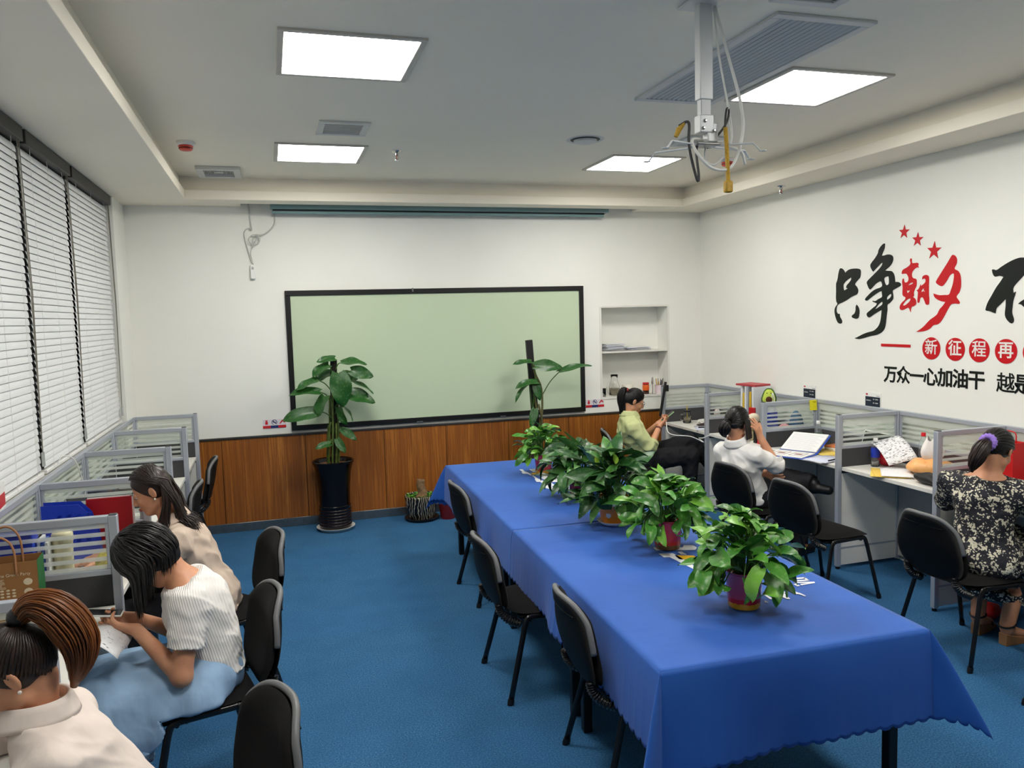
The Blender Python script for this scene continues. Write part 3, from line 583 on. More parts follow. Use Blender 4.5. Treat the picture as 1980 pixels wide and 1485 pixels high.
PRINT={
 'w':[[(1.877,3.692),(2.022,3.633),(2.046,3.665),(2.092,3.652),(2.088,3.602),(2.06,3.569),(1.993,3.591),(1.872,3.64)],[(1.855,3.582),(1.925,3.562),(1.928,3.518),(1.922,3.303),(1.971,3.283),(1.946,3.24),(1.986,3.202),(1.945,3.153),(1.905,3.127),(1.895,3.177),(1.861,3.191),(1.867,3.261),(1.898,3.267),(1.88,3.512),(1.852,3.52)],[(1.959,3.574),(1.983,3.573),(1.98,3.519),(1.954,3.53)],[(1.955,3.429),(1.983,3.421),(1.968,3.378),(1.956,3.367)],[(1.912,3.056),(1.899,3.001),(1.871,2.961),(1.865,3.008)],[(2.26,3.021),(2.307,3.009),(2.301,2.993),(2.252,3.003)],[(2.307,3.009),(2.3,2.97),(2.288,2.968),(2.293,3.001)],[(2.238,2.995),(2.302,2.976),(2.298,2.964),(2.232,2.977)],[(2.22,2.974),(2.308,2.944),(2.301,2.929),(2.224,2.926),(2.231,2.943),(2.282,2.936),(2.22,2.961)],[(2.202,2.954),(2.218,2.952),(2.216,2.922),(2.199,2.92)],[(2.1,2.922),(2.126,2.927),(2.147,2.916),(2.152,2.857),(2.158,2.846),(2.16,2.81),(2.151,2.807),(2.145,2.834),(2.126,2.848),(2.129,2.866),(2.126,2.901),(2.11,2.905),(2.104,2.857),(2.089,2.89)],[(2.024,2.907),(2.042,2.919),(2.061,2.905),(2.101,2.934),(2.102,2.895),(2.074,2.801),(2.061,2.806),(2.057,2.832),(2.009,2.832),(2.022,2.864),(2.021,2.889)],[(2,2.879),(2.01,2.881),(2.008,2.827),(1.993,2.829)],[(1.963,2.826),(1.965,2.799),(1.952,2.807)],[(2.098,3.002),(2.111,2.99),(2.112,2.977),(2.124,2.965),(2.118,2.944),(2.093,2.951),(2.089,2.979)]],
 'y':[[(1.917,3.531),(2.005,3.487),(1.991,3.426),(1.907,3.46)]],
 'fw':[[(1.868,6.005),(1.895,5.999),(1.883,5.916),(1.893,5.865),(1.896,5.719),(1.891,5.603),(1.903,5.494),(1.891,5.449),(1.866,5.441),(1.869,5.49),(1.844,5.501),(1.857,5.577),(1.871,5.612),(1.883,5.692),(1.873,5.818),(1.845,5.831),(1.848,5.886),(1.862,5.898)],[(1.943,5.977),(2.006,5.976),(1.972,5.852),(1.938,5.867)],[(1.944,5.719),(1.988,5.687),(1.983,5.625),(2.023,5.628),(2.083,5.71),(2.116,5.694),(2.114,5.586),(2.06,5.444),(1.997,5.432),(1.958,5.439),(1.901,5.465),(1.907,5.493),(1.952,5.513),(1.926,5.535),(1.92,5.59),(1.925,5.641),(1.953,5.649),(1.945,5.686)],[(1.839,5.317),(1.934,5.43),(1.931,5.343),(1.889,5.295),(1.912,5.247),(1.923,5.327),(1.956,5.39),(1.96,5.291),(1.981,5.389),(2.006,5.348),(2.046,5.291),(2.022,5.225),(1.989,5.24),(2.002,5.178),(1.983,5.131),(1.97,5.211),(1.967,5.13),(1.95,5.137),(1.936,5.226),(1.925,5.103),(1.901,5.123),(1.874,5.189),(1.837,5.261)]],
 'fy':[[(1.907,5.825),(1.967,5.831),(2.096,5.817),(2.068,5.728),(1.946,5.751),(1.902,5.76)],[(1.999,5.682),(2.043,5.684),(2.023,5.628),(1.991,5.622)]],
}
# ================================================================ workstations
def m_pane(name, ztop):
    t = NT(name); c = t.add('ShaderNodeTexCoord'); sp = t.add('ShaderNodeSeparateXYZ'); t.link(c.outputs['Object'], sp.inputs[0])
    z = sp.outputs[2]                                  # stripes run along the pane, height from the floor
    w = t.math('FRACT', t.math('MULTIPLY', t.math('SUBTRACT', z, 0.95), 1/0.036))
    st = t.math('LESS_THAN', w, 0.48)
    top = t.math('GREATER_THAN', z, ztop)
    fr = t.math('MAXIMUM', st, top)
    n = t.n; out = n['Material Output']
    tr = t.add('ShaderNodeBsdfTransparent', Color=(0.95, 0.97, 0.955, 1)); gl = t.add('ShaderNodeBsdfGlossy', Roughness=0.05)
    f1 = t.add('ShaderNodeMixShader'); f1.inputs[0].default_value = 0.05; t.link(tr.outputs[0], f1.inputs[1]); t.link(gl.outputs[0], f1.inputs[2])
    df = t.add('ShaderNodeBsdfDiffuse', Color=rgb(236, 240, 234)); tl = t.add('ShaderNodeBsdfTranslucent', Color=rgb(236, 240, 234))
    f2 = t.add('ShaderNodeMixShader'); f2.inputs[0].default_value = 0.45; t.link(df.outputs[0], f2.inputs[1]); t.link(tl.outputs[0], f2.inputs[2])
    f3 = t.add('ShaderNodeMixShader'); f3.inputs[0].default_value = 0.54; t.link(tr.outputs[0], f3.inputs[1]); t.link(f2.outputs[0], f3.inputs[2])
    f4 = t.add('ShaderNodeMixShader'); t.link(fr, f4.inputs[0]); t.link(f1.outputs[0], f4.inputs[1]); t.link(f3.outputs[0], f4.inputs[2])
    t.link(f4.outputs[0], out.inputs[0]); n.remove(t.b); return t.m
PANER, PANEL = m_pane('striped_glass', 1.095), m_pane('striped_glass_clear_top', 1.14); CAPM = mat('post_cap', rgb(60, 62, 64), 0.5)
PZ = 1.185
def partition(y, x0, x1, label, side):
    """cross screen between two desks; x0 = wall side, x1 = aisle side"""
    r = thing('desk_partition', label, 'partition', (0, y, 0), 0, side+' cross partitions')
    s = 1 if x1 > x0 else -1; lo, hi = min(x0, x1), max(x0, x1); th = 0.016
    p = MB(); p.box((x1-0.018, -0.018, 0.02), (x1+0.018, 0.018, PZ)); q = p.build('post', ALU, r, bevel=0.004)
    MB().box((x1-0.016, -0.016, PZ), (x1+0.016, 0.016, PZ+0.004)).build('cap', CAPM, q, bevel=0.002)
    MB().lathe([(0.0, 0.0), (0.015, 0.0), (0.015, 0.014), (0.007, 0.02)], (x1, 0, 0), 14).build('foot', BLK, q)
    p = MB(); p.box((x0-0.018, -0.018, 0.02), (x0+0.018, 0.018, PZ)); q = p.build('post', ALU, r, bevel=0.004)
    f = MB()
    for z0, z1 in ((PZ-0.032, PZ), (0.925, 0.95)): f.box((lo+0.018, -th, z0), (hi-0.018, th, z1))
    f.box((lo+0.018, -0.01, 0.95), (lo+0.034, 0.01, PZ-0.03)); f.box((hi-0.034, -0.01, 0.95), (hi-0.018, 0.01, PZ-0.03))
    f.build('rails', ALU, r, bevel=0.003)
    MB().box((lo+0.03, -0.003, 0.95), (hi-0.03, 0.003, PZ-0.03)).build('glass_pane', PANER if side == 'right' else PANEL, r, smooth=0)
    MB().box((lo+0.018, -0.014, 0.74), (hi-0.018, 0.014, 0.926)).build('fabric_panel', GFAB, r, bevel=0.002)
    b = MB(); b.box((lo+0.018, -0.012, 0.17), (hi-0.018, 0.012, 0.742)); b.build('side_panel', LAM, r, bevel=0.001)
    b = MB(); b.box((lo+0.018, -0.014, 0.158), (hi-0.018, 0.014, 0.171)); b.build('strip', ALU, r, bevel=0.001)
    b = MB(); b.box((lo+0.018, -0.012, 0.03), (hi-0.018, 0.012, 0.158)); b.build('kick_panel', LAM, r, bevel=0.001)
    return r
def long_screen(x, y0, y1, label, side):
    r = thing('desk_screen', label, 'partition', (x, (y0+y1)/2, 0), 0, side+' wall side screens'); h = (y1-y0)/2-0.02; th = 0.014
    f = MB(); f.box((-th, -h, PZ-0.032), (th, h, PZ)); f.box((-th, -h, 0.925), (th, h, 0.95)); f.box((-0.01, -h, 0.95), (0.01, -h+0.018, PZ-0.03)); f.box((-0.01, h-0.018, 0.95), (0.01, h, PZ-0.03)); f.build('rails', ALU, r, bevel=0.003)
    MB().box((-0.003, -h+0.015, 0.95), (0.003, h-0.015, PZ-0.03)).build('glass_pane', PANER if side == 'right' else PANEL, r, smooth=0)
    MB().box((-0.013, -h, 0.74), (0.013, h, 0.926)).build('fabric_panel', GFAB, r, bevel=0.002)
    MB().box((-0.01, -h, 0.05), (0.01, h, 0.742)).build('modesty_panel', LAMG, r, bevel=0.002)
    b = MB(); b.box((-0.014, -h, 0.16), (0.014, h, 0.172)); b.build('strip', ALU, r)
    return r
def desk(x0, x1, y0, y1, label, side):
    r = thing('desk', label, 'desk', ((x0+x1)/2, (y0+y1)/2, 0), 0, side+' row desks'); a, c = abs(x1-x0)/2, (y1-y0)/2-0.019
    MB().box((-a, -c, DESK-0.027), (a, c, DESK)).build('desktop', LAM, r, bevel=0.002)
    return r
RY = [7.68, 6.78, 5.85, 4.90, 3.98, 3.05, 2.12]; RXW, RXF = 4.60, 4.05
where = ['at the back wall end of the right row', 'between the two women with phones', 'with the yellow sticky note, behind the blue folder', 'with the water bottle standing in front', 'left of the woman in the floral dress', 'right of the woman in the floral dress', 'nearest the camera in the right row']
for k, y in enumerate(RY): partition(y, RXW, RXF, 'grey framed striped glass partition '+where[k], 'right')
dl = ['in the back corner by the woman in green', 'with the patterned handbag and standing files', 'with the open blue folder', 'holding the orange tissue pack', 'in front of the woman in the floral dress']
wn_ = ['in the back right corner', 'behind the leaning files and plush', 'below the right-hand name plate', 'behind the red-capped bottle', 'nearest the camera']
wn = ['in the back right corner', 'behind the plush fruit', 'behind the open laptop', 'behind the red-capped bottle', 'behind the red paper bag', 'nearest the camera']
for k in range(6):
    long_screen(RXW+0.005, RY[k+1], RY[k], 'glass topped screen along the right wall '+wn[k], 'right')
for k in range(6):
    desk(RXF+0.015, RXW-0.02, RY[k+1], RY[k], 'white desk of the right row '+(dl+['beside the empty chair at the right picture edge'])[k], 'right')
LY = [7.65, 6.68, 5.67, 4.62, 3.72, 2.65, 1.65]; LXW, LXF = -1.215, -0.695
where = ['against the back wall end of the left row', 'second from the back wall', 'third from the back wall', 'behind the blue perforated rack', 'in front of the cream tumbler', 'in front of the kraft paper bag', 'nearest the camera in the left row']
for k, y in enumerate(LY): partition(y, LXW, LXF, 'striped glass partition of the left row '+where[k], 'left')
for k in range(6):
    long_screen(LXW-0.0, LY[k+1], LY[k], 'glass topped screen under the blinds '+('nearest the back wall', 'second from the back wall', 'behind the laptop and white cable', 'beside the blue rack', 'beside the kraft paper bag', 'nearest the camera')[k], 'left')
    desk(LXW+0.02, LXF-0.012, LY[k+1], LY[k], 'white desk of the left row '+('in the back corner', 'with the second chair from the back wall', 'empty, just behind the woman in beige', 'of the woman in the beige jacket', 'of the woman in the white knit top', 'of the woman with the brown ponytail')[k], 'left')

# ================================================================ chairs
SEATF = mat('chair_fabric', rgb(20, 19, 19), 0.95, var=0.12, vscale=120, bump=0.3, bscale=500, spec=0.12, sheen=0.03)
SHELL = mat('chair_shell', rgb(13, 13, 13), 0.6, spec=0.18, var=0.08, bump=0.05, bscale=300); SHELLE = mat('chair_edge', rgb(104, 105, 106), 0.4)
TUBE = mat('chair_tube', rgb(20, 20, 21), 0.3, 0.2, coat=0.3)
BELL = mat('bellows_rubber', rgb(24, 24, 25), 0.28, coat=0.2)
def back_pt(u, v, off):
    """backrest surface: u -1..1 across, v 0..1 up"""
    w = 0.225*(0.82+0.22*math.sin(PI*min(1, v*0.9+0.18))) ; x = u*w
    z = 0.455+0.375*v; y = -0.235-0.085*v-0.03*math.sin(PI*v)*0.6+0.035*u*u*(0.3+v)+(0.02 if v > 0.8 else 0)*((v-0.8)/0.2)*-1
    return Vector((x, y+off, z))
def rounded(u0, v0, r=0.42):
    """squircle map so the back has round corners; keeps u,v in the unit square"""
    a, b = u0, 2*v0-1; m = max(abs(a), abs(b), 1e-6); l = max((abs(a)**3.4+abs(b)**3.4)**(1/3.4), 1e-6); k = m/l if m > 1e-5 else 0
    return a*k, (b*k+1)/2
def back_mesh(front, back, edge):
    b = MB(); nu, nv = 17, 17
    def P(i, j, off, shrink):
        u, v = rounded((2*i/(nu-1)-1)*1.0, j/(nv-1)); u *= shrink; v = 0.5+(v-0.5)*shrink; return back_pt(u, v, off)
    def bulge(i, j): return 1-max(abs(2*i/(nu-1)-1), abs(2*j/(nv-1)-1))**4
    vs = [P(i, j, back+(front-back)*0.5+(front-back)*0.5*bulge(i, j)**0.5, 1-0.0*edge) for j in range(nv) for i in range(nu)]
    vs += [P(i, j, back+(front-back)*0.5-(front-back)*0.5*bulge(i, j)**0.5, 1) for j in range(nv) for i in range(nu)]
    q = lambda i, j: j*nu+i; n = nu*nv
    fs = [(q(i, j), q(i+1, j), q(i+1, j+1), q(i, j+1)) for j in range(nv-1) for i in range(nu-1)]
    fs += [(n+q(i, j), n+q(i, j+1), n+q(i+1, j+1), n+q(i+1, j)) for j in range(nv-1) for i in range(nu-1)]
    ring = [(i, 0) for i in range(nu-1)]+[(nu-1, j) for j in range(nv-1)]+[(i, nv-1) for i in range(nu-1, 0, -1)]+[(0, j) for j in range(nv-1, 0, -1)]
    for a, c in zip(ring, ring[1:]+ring[:1]): fs.append((q(*a), n+q(*a), n+q(*c), q(*c)))
    return b.add(vs, fs)
def make_chair(label, loc, rot, grp):
    r = thing('office_chair', label, 'chair', loc, rot, grp)
    b = MB(); nu = nv = 15
    def sp(i, j, top):
        a, c = 2*i/(nu-1)-1, 2*j/(nv-1)-1; m = max(abs(a), abs(c), 1e-6); k = m/max((abs(a)**4+abs(c)**4)**0.25, 1e-6); a, c = a*k, c*k
        e = max(abs(2*i/(nu-1)-1), abs(2*j/(nv-1)-1)); x = a*(0.232+0.012*c); y = 0.005+c*0.215
        z = 0.445+(0.03*(1-e**5) if top else -0.018*(1-e**5))-0.022*max(0, c-0.55)**1.0+0.008*abs(a)**3
        return Vector((x, y, z))
    vs = [sp(i, j, 1) for j in range(nv) for i in range(nu)]+[sp(i, j, 0) for j in range(nv) for i in range(nu)]; q = lambda i, j: j*nu+i; n = nu*nv
    fs = [(q(i, j), q(i+1, j), q(i+1, j+1), q(i, j+1)) for j in range(nv-1) for i in range(nu-1)]+[(n+q(i, j), n+q(i, j+1), n+q(i+1, j+1), n+q(i+1, j)) for j in range(nv-1) for i in range(nu-1)]
    ring = [(i, 0) for i in range(nu-1)]+[(nu-1, j) for j in range(nv-1)]+[(i, nv-1) for i in range(nu-1, 0, -1)]+[(0, j) for j in range(nv-1, 0, -1)]
    for a, c in zip(ring, ring[1:]+ring[:1]): fs.append((q(*a), n+q(*a), n+q(*c), q(*c)))
    b.add(vs, fs).build('seat', SEATF, r, 180)
    MB().prism([(-0.19, -0.17), (0.19, -0.17), (0.20, 0.17), (-0.20, 0.17)], 0.418, 0.434).build('seat_pan', SHELL, r, bevel=0.006)
    back_mesh(0.032, -0.018, 0).build('backrest', SEATF, r, 180)
    k = back_mesh(-0.014, -0.036, 0).build('back_shell', SHELL, r, 180)
    e = MB(); pts = []
    for t in np.linspace(0, 1, 49):
        u = -1+2*t; 
        a = PI*(1-t); x_, y_ = math.cos(a), math.sin(a); l = (abs(x_)**3.4+abs(y_)**3.4)**(1/3.4)
        pts.append(back_pt(x_/l, 0.5+0.5*max(-0.2, y_/l), -0.013))
    e.tube(pts, 0.0125, 10); e.build('edge_trim', SHELLE, k, 180)
    p = MB(); p.tube([back_pt(u, 0.84-0.02*u*u, -0.0345) for u in np.linspace(-0.7, 0.7, 15)], 0.003, 6); p.build('moulded_line', SHELL, k)
    for s in (-1, 1):
        x = s*0.165; path = bez([(x, -0.275, 0.50), (x*1.02, -0.265, 0.46), (x*1.05, -0.225, 0.415), (x*1.05, -0.165, 0.385)], 99)
        R = [0.0185+0.0042*math.cos(2*PI*i/8.0) for i in range(len(path))]; MB().tube(path, R, 12).build('bellows', BELL, r, 180)
        MB().bar((x, -0.262, 0.48), (x, -0.15, 0.395), 0.03, 0.006).build('back_bar', TUBE, r, bevel=0.001)
        for nm, foot, top in (('leg', (s*0.262, -0.255, 0.0), (s*0.222, -0.15, 0.40)), ('leg', (s*0.258, 0.245, 0.0), (s*0.225, 0.155, 0.40))):
            d = Vector(top)-Vector(foot); y2 = -0.11 if foot[1] < 0 else 0.11
            P = [Vector(foot)+d*0.03]+[Vector(foot)+d*t for t in (0.3, 0.6, 0.88)]+bez([Vector(foot)+d*0.95, (s*0.222, top[1]*0.92, 0.424), (s*0.22, y2, 0.434)], 10)
            l = MB().tube(P, 0.0155, 12, flat=0.62, up=(1, 0, 0)).build(nm, TUBE, r, 180)
            f = Vector(foot); MB().tube([f, f+d*0.035, f+d*0.075], [0.0165, 0.0185, 0.018], 12, flat=0.7, up=(1, 0, 0)).build('rubber_foot', BLK, l)
        MB().tube([(s*0.22, -0.112, 0.434), (s*0.22, 0.112, 0.434)], 0.0145, 12, flat=0.62, up=(1, 0, 0)).build('side_rail', TUBE, r)
    for y in (-0.12, 0.12): MB().tube([(-0.215, y, 0.416), (0.215, y, 0.416)], 0.009, 8).build('cross_bar', TUBE, r)
    return r
D = math.radians
proto = make_chair('black office chair pushed under the far left corner of the blue table', (1.515, 5.38, 0), D(-88), 'black chairs at the blue table')
def chair(x, y, deg, label, grp):
    o = dup(proto, (x, y, 0), D(deg), label); o['group'] = grp; return o
chair(1.335, 4.0, -90, 'black office chair pulled a little out from the middle of the blue table', 'black chairs at the blue table')
chair(1.455, 3.02, -93, 'black office chair tucked under the near left side of the blue table', 'black chairs at the blue table')
g = 'black chairs of the right row'
chair(3.78, 3.48, -90, 'black office chair under the woman in the floral dress', g)
chair(3.62, 4.52, -84, 'empty black office chair right of the woman in the white shirt', g)
chair(3.60, 5.24, -82, 'black office chair under the woman in the white shirt on the phone', g)
chair(3.74, 2.60, -90, 'empty black office chair cut by the right picture edge', g)
chair(3.46, 7.12, -106, 'black office chair under the woman in the light green shirt', g)
g = 'black chairs of the left row'
chair(-0.345, 4.44, 106, 'black office chair under the woman in the beige jacket', g)
chair(-0.37, 3.49, 104, 'black office chair under the woman in the white knit top and denim skirt', g)
chair(-0.335, 2.39, 112, 'black office chair under the woman with the brown ponytail, nearest the camera', g)
chair(-0.86, 7.26, 92, 'empty black office chair tucked into the corner desk by the wood panels', g)
chair(-0.90, 6.20, 90, 'empty black office chair half hidden behind the head of the woman in beige', g)

# ================================================================ tables and cloths
TO = Vector((1.237, 2.37, 0)); TV = Vector((0.0306, 0.99953, 0)); TU = Vector((0.99953, -0.0306+0.02, 0)).normalized()
TW = 1.125; TLEN = 4.07
TM = Matrix(((TU.x, TV.x, 0, TO.x), (TU.y, TV.y, 0, TO.y), (0, 0, 1, 0), (0, 0, 0, 1)))
TTOP = mat('table_top_dark', rgb(40, 36, 34), 0.5, var=0.1)
for k, (a, c) in enumerate(((0.02, 1.07), (1.08, 2.39), (2.40, 4.05))):
    r = thing('folding_table', 'dark table hidden under the blue cloth, '+('near', 'middle', 'far')[k]+' of the three in a row', 'table', TM @ Vector((TW/2, (a+c)/2, 0)), math.atan2(TV.y, TV.x)-PI/2, 'tables under the blue cloths')
    h, w = (c-a)/2, TW/2-0.012
    MB().box((-w, -h, 0.715), (w, h, 0.746)).build('tabletop', TTOP, r, bevel=0.003)
    for p, q in (((-w+0.06, -h+0.06), (w-0.06, -h+0.085)), ((-w+0.06, h-0.085), (w-0.06, h-0.06)), ((-w+0.06, -h+0.085), (-w+0.085, h-0.085)), ((w-0.085, -h+0.085), (w-0.06, h-0.085))):
        MB().box((p[0], p[1], 0.665), (q[0], q[1], 0.715)).build('apron', DARKM, r)
    for sx in (-1, 1):
        for sy in (-1, 1):
            MB().box((sx*(w-0.075)-0.022, sy*(h-0.075)-0.022, 0.0), (sx*(w-0.075)+0.022, sy*(h-0.075)+0.022, 0.716)).build('leg', DARKM, r, bevel=0.006)
def m_cloth():
    t = NT('blue_cloth'); v = t.coord(); n = t.noise(v, 2.2, 4); f = t.noise(v, 600, 2)
    t.col(t.ramp(n, [(0.3, rgb(26, 80, 164)), (0.7, rgb(36, 94, 180))])); t.b.inputs['Roughness'].default_value = 0.62; t.b.inputs['Sheen Weight'].default_value = 0.1; t.b.inputs['Specular IOR Level'].default_value = 0.3
    w = t.coord(scale=(0.7, 5, 1)); t.bump(t.math('ADD', t.math('MULTIPLY', f, 0.25), t.math('MULTIPLY', t.noise(w, 2.0, 4), 1.2)), 0.22, 0.012); return t.m
CLOTH = m_cloth(); INKW = mat('print_white', rgb(226, 228, 232), 0.6); INKY = mat('print_yellow', rgb(236, 186, 20), 0.6)
def scal(s, p=0.057, a=0.022):
    q = (s/p) % 1.0; return a*math.sqrt(max(0.0, 1-(2*q-1)**2))-a*0.5
def cloth(name, label, a, c, drop, corners, seam_end, seed):
    """cloth over table section a..c (along the table); drops at the sides and at the open end"""
    r = thing(name, label, 'tablecloth', TM @ Vector((TW/2, (a+c)/2, 0.7495)), math.atan2(TV.y, TV.x)-PI/2, 'blue table cloths')
    hx, hy = TW/2+0.004, (c-a)/2; nS = 22
    rnd = random.Random(seed); ph = [rnd.uniform(0, 6) for _ in range(6)]
    per = []; R = []                                   # boundary walk: (corner point, outward dir, arc coordinate)
    def edge(p, q, n0, n1, out): return [(p[0]+(q[0]-p[0])*k/(n0), p[1]+(q[1]-p[1])*k/n0, out) for k in range(n0+1)]
    ny, nx, nc = int(2*hy/0.0095), int(2*hx/0.0095), 72
    left = [(-hx, hy-(2*hy)*k/ny, (-1, 0)) for k in range(ny+1)]; right = [(hx, -hy+(2*hy)*k/ny, (1, 0)) for k in range(ny+1)]
    openlow = seam_end == 'hi'                         # which end carries the end drop
    if openlow:
        end = [(-hx+2*hx*k/nx, -hy, (0, -1)) for k in range(nx+1)]
        seq = [('s', left), ('c', (-hx, -hy, PI, 1.5*PI)), ('s', end), ('c', (hx, -hy, -PI/2, 0)), ('s', right)]
    else:
        end = [(hx-2*hx*k/nx, hy, (0, 1)) for k in range(nx+1)]
        seq = [('s', right), ('c', (hx, hy, 0, PI/2)), ('s', end), ('c', (-hx, hy, PI/2, PI)), ('s', left)]
    cols = []; s = 0.0; D0 = drop
    for kind, dat in seq:
        if kind == 's':
            for k, (x, y, o) in enumerate(dat):
                L = (D0['side'] if o[0] else D0['end']); L = L[0]+(L[1]-L[0])*k/(len(dat)-1) if hasattr(L, '__len__') else L
                s += 0.0095; col = []
                for j in range(nS+1):
                    t = j/nS; d = (L+scal(s))*t; rip = (math.sin(s*7+ph[0])*0.5+math.sin(s*13+ph[1])*0.3+math.sin(s*23+ph[2])*0.12)
                    out = 0.012*(1-math.exp(-d*20))+rip*0.03*t**1.4*min(1, 2.2*min(k, len(dat)-1-k)/len(dat)+0.1)+0.012*t
                    rd = 0.008; col.append((x+o[0]*out, y+o[1]*out, -d if j else 0.0))
                cols.append(col)
        else:
            cx, cy, a0, a1 = dat; L0 = cols[-1][-1][2]*-1
            fl = corners.get('flare', 0.5)
            for k in range(1, nc):
                f = k/nc; ang = a0+(a1-a0)*f; s += 0.42*PI/2/nc
                Ld = D0['side'] if not hasattr(D0['side'], '__len__') else D0['side'][1 if dat is seq[1][1] else 0]
                Le = D0['end'] if not hasattr(D0['end'], '__len__') else D0['end'][0 if dat is seq[1][1] else 1]
                A, Bv = (Ld, Le) if dat is seq[1][1] else (Le, Ld)
                phi = f*PI/2; rho = min(A/max(math.cos(phi), 1e-3), Bv/max(math.sin(phi), 1e-3))+scal(s)
                am = (a0+a1)/2; w = math.sin(2*phi)**0.8*fl
                sk = (f-0.5)*0.35
                dx, dy = math.cos(am+sk)*math.sin(w), math.sin(am+sk)*math.sin(w); dz = -math.cos(w)
                oo = (math.cos(ang)*0.012, math.sin(ang)*0.012); col = []
                for j in range(nS+1):
                    t = j/nS; d = rho*t; q = 1-math.exp(-d*20); col.append((cx+dx*d+oo[0]*q, cy+dy*d+oo[1]*q, dz*d))
                cols.append(col)
    b = MB(); n = len(cols)
    for col in cols: b.v += col
    m = nS+1
    b.f += [(i*m+j, i*m+j+1, (i+1)*m+j+1, (i+1)*m+j) for i in range(n-1) for j in range(nS)]
    # top: fine grid with soft wrinkles
    N, Mm = 40, 70; o = len(b.v)
    for j in range(Mm+1):
        for i in range(N+1):
            u, v = i/N, j/Mm; e = min(u, 1-u)*min(v, 1-v)*16
            b.v.append((-hx+2*hx*u, -hy+2*hy*v, 0.0012*min(1, e)*(math.sin(9*v+5*u+ph[3])*math.sin(17*v-4*u+ph[4]))))
    W = N+1; b.f += [(o+j*W+i, o+j*W+i+1, o+(j+1)*W+i+1, o+(j+1)*W+i) for j in range(Mm) for i in range(N)]
    b.mi = [0]*len(b.f)
    k = b.build('cloth', CLOTH, r, 50); q = k.modifiers.new('solid', 'SOLIDIFY'); q.thickness = 0.0015; q.offset = 0
    return r
c1 = cloth('tablecloth', 'bright blue tablecloth on the near end of the long table with a scalloped hem', 0.0, 1.925, {'side': (0.27, 0.30), 'end': (0.37, 0.34)}, {'flare': 0.50}, 'hi', 3)
c2 = cloth('tablecloth', 'bright blue tablecloth on the far end of the long table', 1.93, 4.07, {'side': (0.30, 0.27), 'end': 0.34}, {'flare': 0.5}, 'lo', 5)
def prints(root, polys, m, name):
    Mi = (Matrix.Translation(root.location) @ Euler(root.rotation_euler).to_matrix().to_4x4()).inverted()
    for P in polys:
        Q = [(Mi @ Vector((x, y, 0.75)))[:2] for x, y in P]
        o = shape(name, [Q], m, (0, 0, 0.0032), (1, 0, 0), (0, 1, 0), root, 0.0004, 1)
prints(c1, PRINT['w'], INKW, 'printed_letter'); prints(c1, PRINT['y'], INKY, 'printed_bar'); prints(c2, PRINT['fw'], INKW, 'printed_letter'); prints(c2, PRINT['fy'], INKY, 'printed_bar')

# ================================================================ lettering on the right wall
INKB = mat('vinyl_black', rgb(14, 18, 18), 0.25); INKR = mat('vinyl_red', rgb(196, 8, 26), 0.3); INKP = mat('vinyl_white', rgb(232, 230, 224), 0.4)
WUX, WUY = (0, -1, 0), (0, 0, 1)
def decal(name, label, cat, keys, m, grp):
    cy, cz = np.mean(np.array(INK[keys[0]]), axis=0); polys = [[(-(y-cy), z-cz) for y, z in INK[k]] for k in keys]
    o = shape(name, polys, m, (0, 0, 0), WUX, WUY, None, 0.0015, 3); o.location = (XR-0.002, cy, cz); return tag(o, label, cat, grp)
g = 'brush characters on the right wall'
decal('brush_character', 'large black brush character 只 furthest left on the right wall', 'wall lettering', ['zhi', 'zhi_h', 'zhi_d'], INKB, g)
decal('brush_character', 'large black brush character 争 with the long swept tail', 'wall lettering', ['zheng', 'zheng_h1', 'zheng_h2', 'zheng_h3'], INKB, g)
decal('brush_character', 'smaller red brush character 朝 on the right wall', 'wall lettering', ['zhao', 'zhao_h1', 'zhao_h2', 'zhao_h3', 'zhao_r', 'zhao_h4'], INKR, g)
decal('brush_character', 'tall red brush character 夕 under the stars', 'wall lettering', ['xi'], INKR, g)
decal('brush_character', 'large black brush character cut by the right picture edge', 'wall lettering', ['bu', 'bu_d'], INKB, g)
for y, z, rr, lb in ((4.915, 2.547, 0.055, 'leftmost and highest of the three red wall stars'), (4.783, 2.477, 0.055, 'middle one of the three red wall stars'), (4.628, 2.382, 0.068, 'lowest and biggest of the three red wall stars')):
    P = [((rr if k % 2 == 0 else rr*0.40)*math.sin(k*PI/5+0.06), (rr if k % 2 == 0 else rr*0.40)*math.cos(k*PI/5+0.06)) for k in range(10)]
    o = shape('wall_star', [P], INKR, (0, 0, 0), WUX, WUY, None, 0.0015, 1); o.location = (XR-0.002, y, z); tag(o, lb, 'wall star', 'red stars')
for ch, y in zip('新征程再', (4.637, 4.425, 4.226, 4.02)):
    r = thing('wall_medallion', 'round red wall disc with the white character '+ch, 'wall lettering', (XR-0.002, y, 1.671), 0, 'red discs with characters')
    MB().lathe([(0.0, -0.0015), (0.082, -0.0015), (0.082, 0.0015), (0, 0.0015)], n=48, M=Matrix.Rotation(PI/2, 4, 'Y'), cap=False).build('disc', INKR, r)
    text('character', ch, 0.118, INKP, (-0.0022, 0, 0.002), WUX, WUY, r, 0.0006, 0.0011 if ch in '新程' else 0.002)
r = thing('wall_medallion', 'round red wall disc cut by the right picture edge', 'wall lettering', (XR-0.002, 3.815, 1.671), 0, 'red discs with characters')
MB().lathe([(0.0, -0.0015), (0.082, -0.0015), (0.082, 0.0015), (0, 0.0015)], n=48, M=Matrix.Rotation(PI/2, 4, 'Y'), cap=False).build('disc', INKR, r)
o = MB().box((-0.0015, -0.151, -0.011), (0.0015, 0.151, 0.011)).build('wall_dash', INKR, smooth=0); o.location = (XR-0.002, 4.985, 1.682); tag(o, 'short horizontal red bar left of the round discs', 'wall lettering')
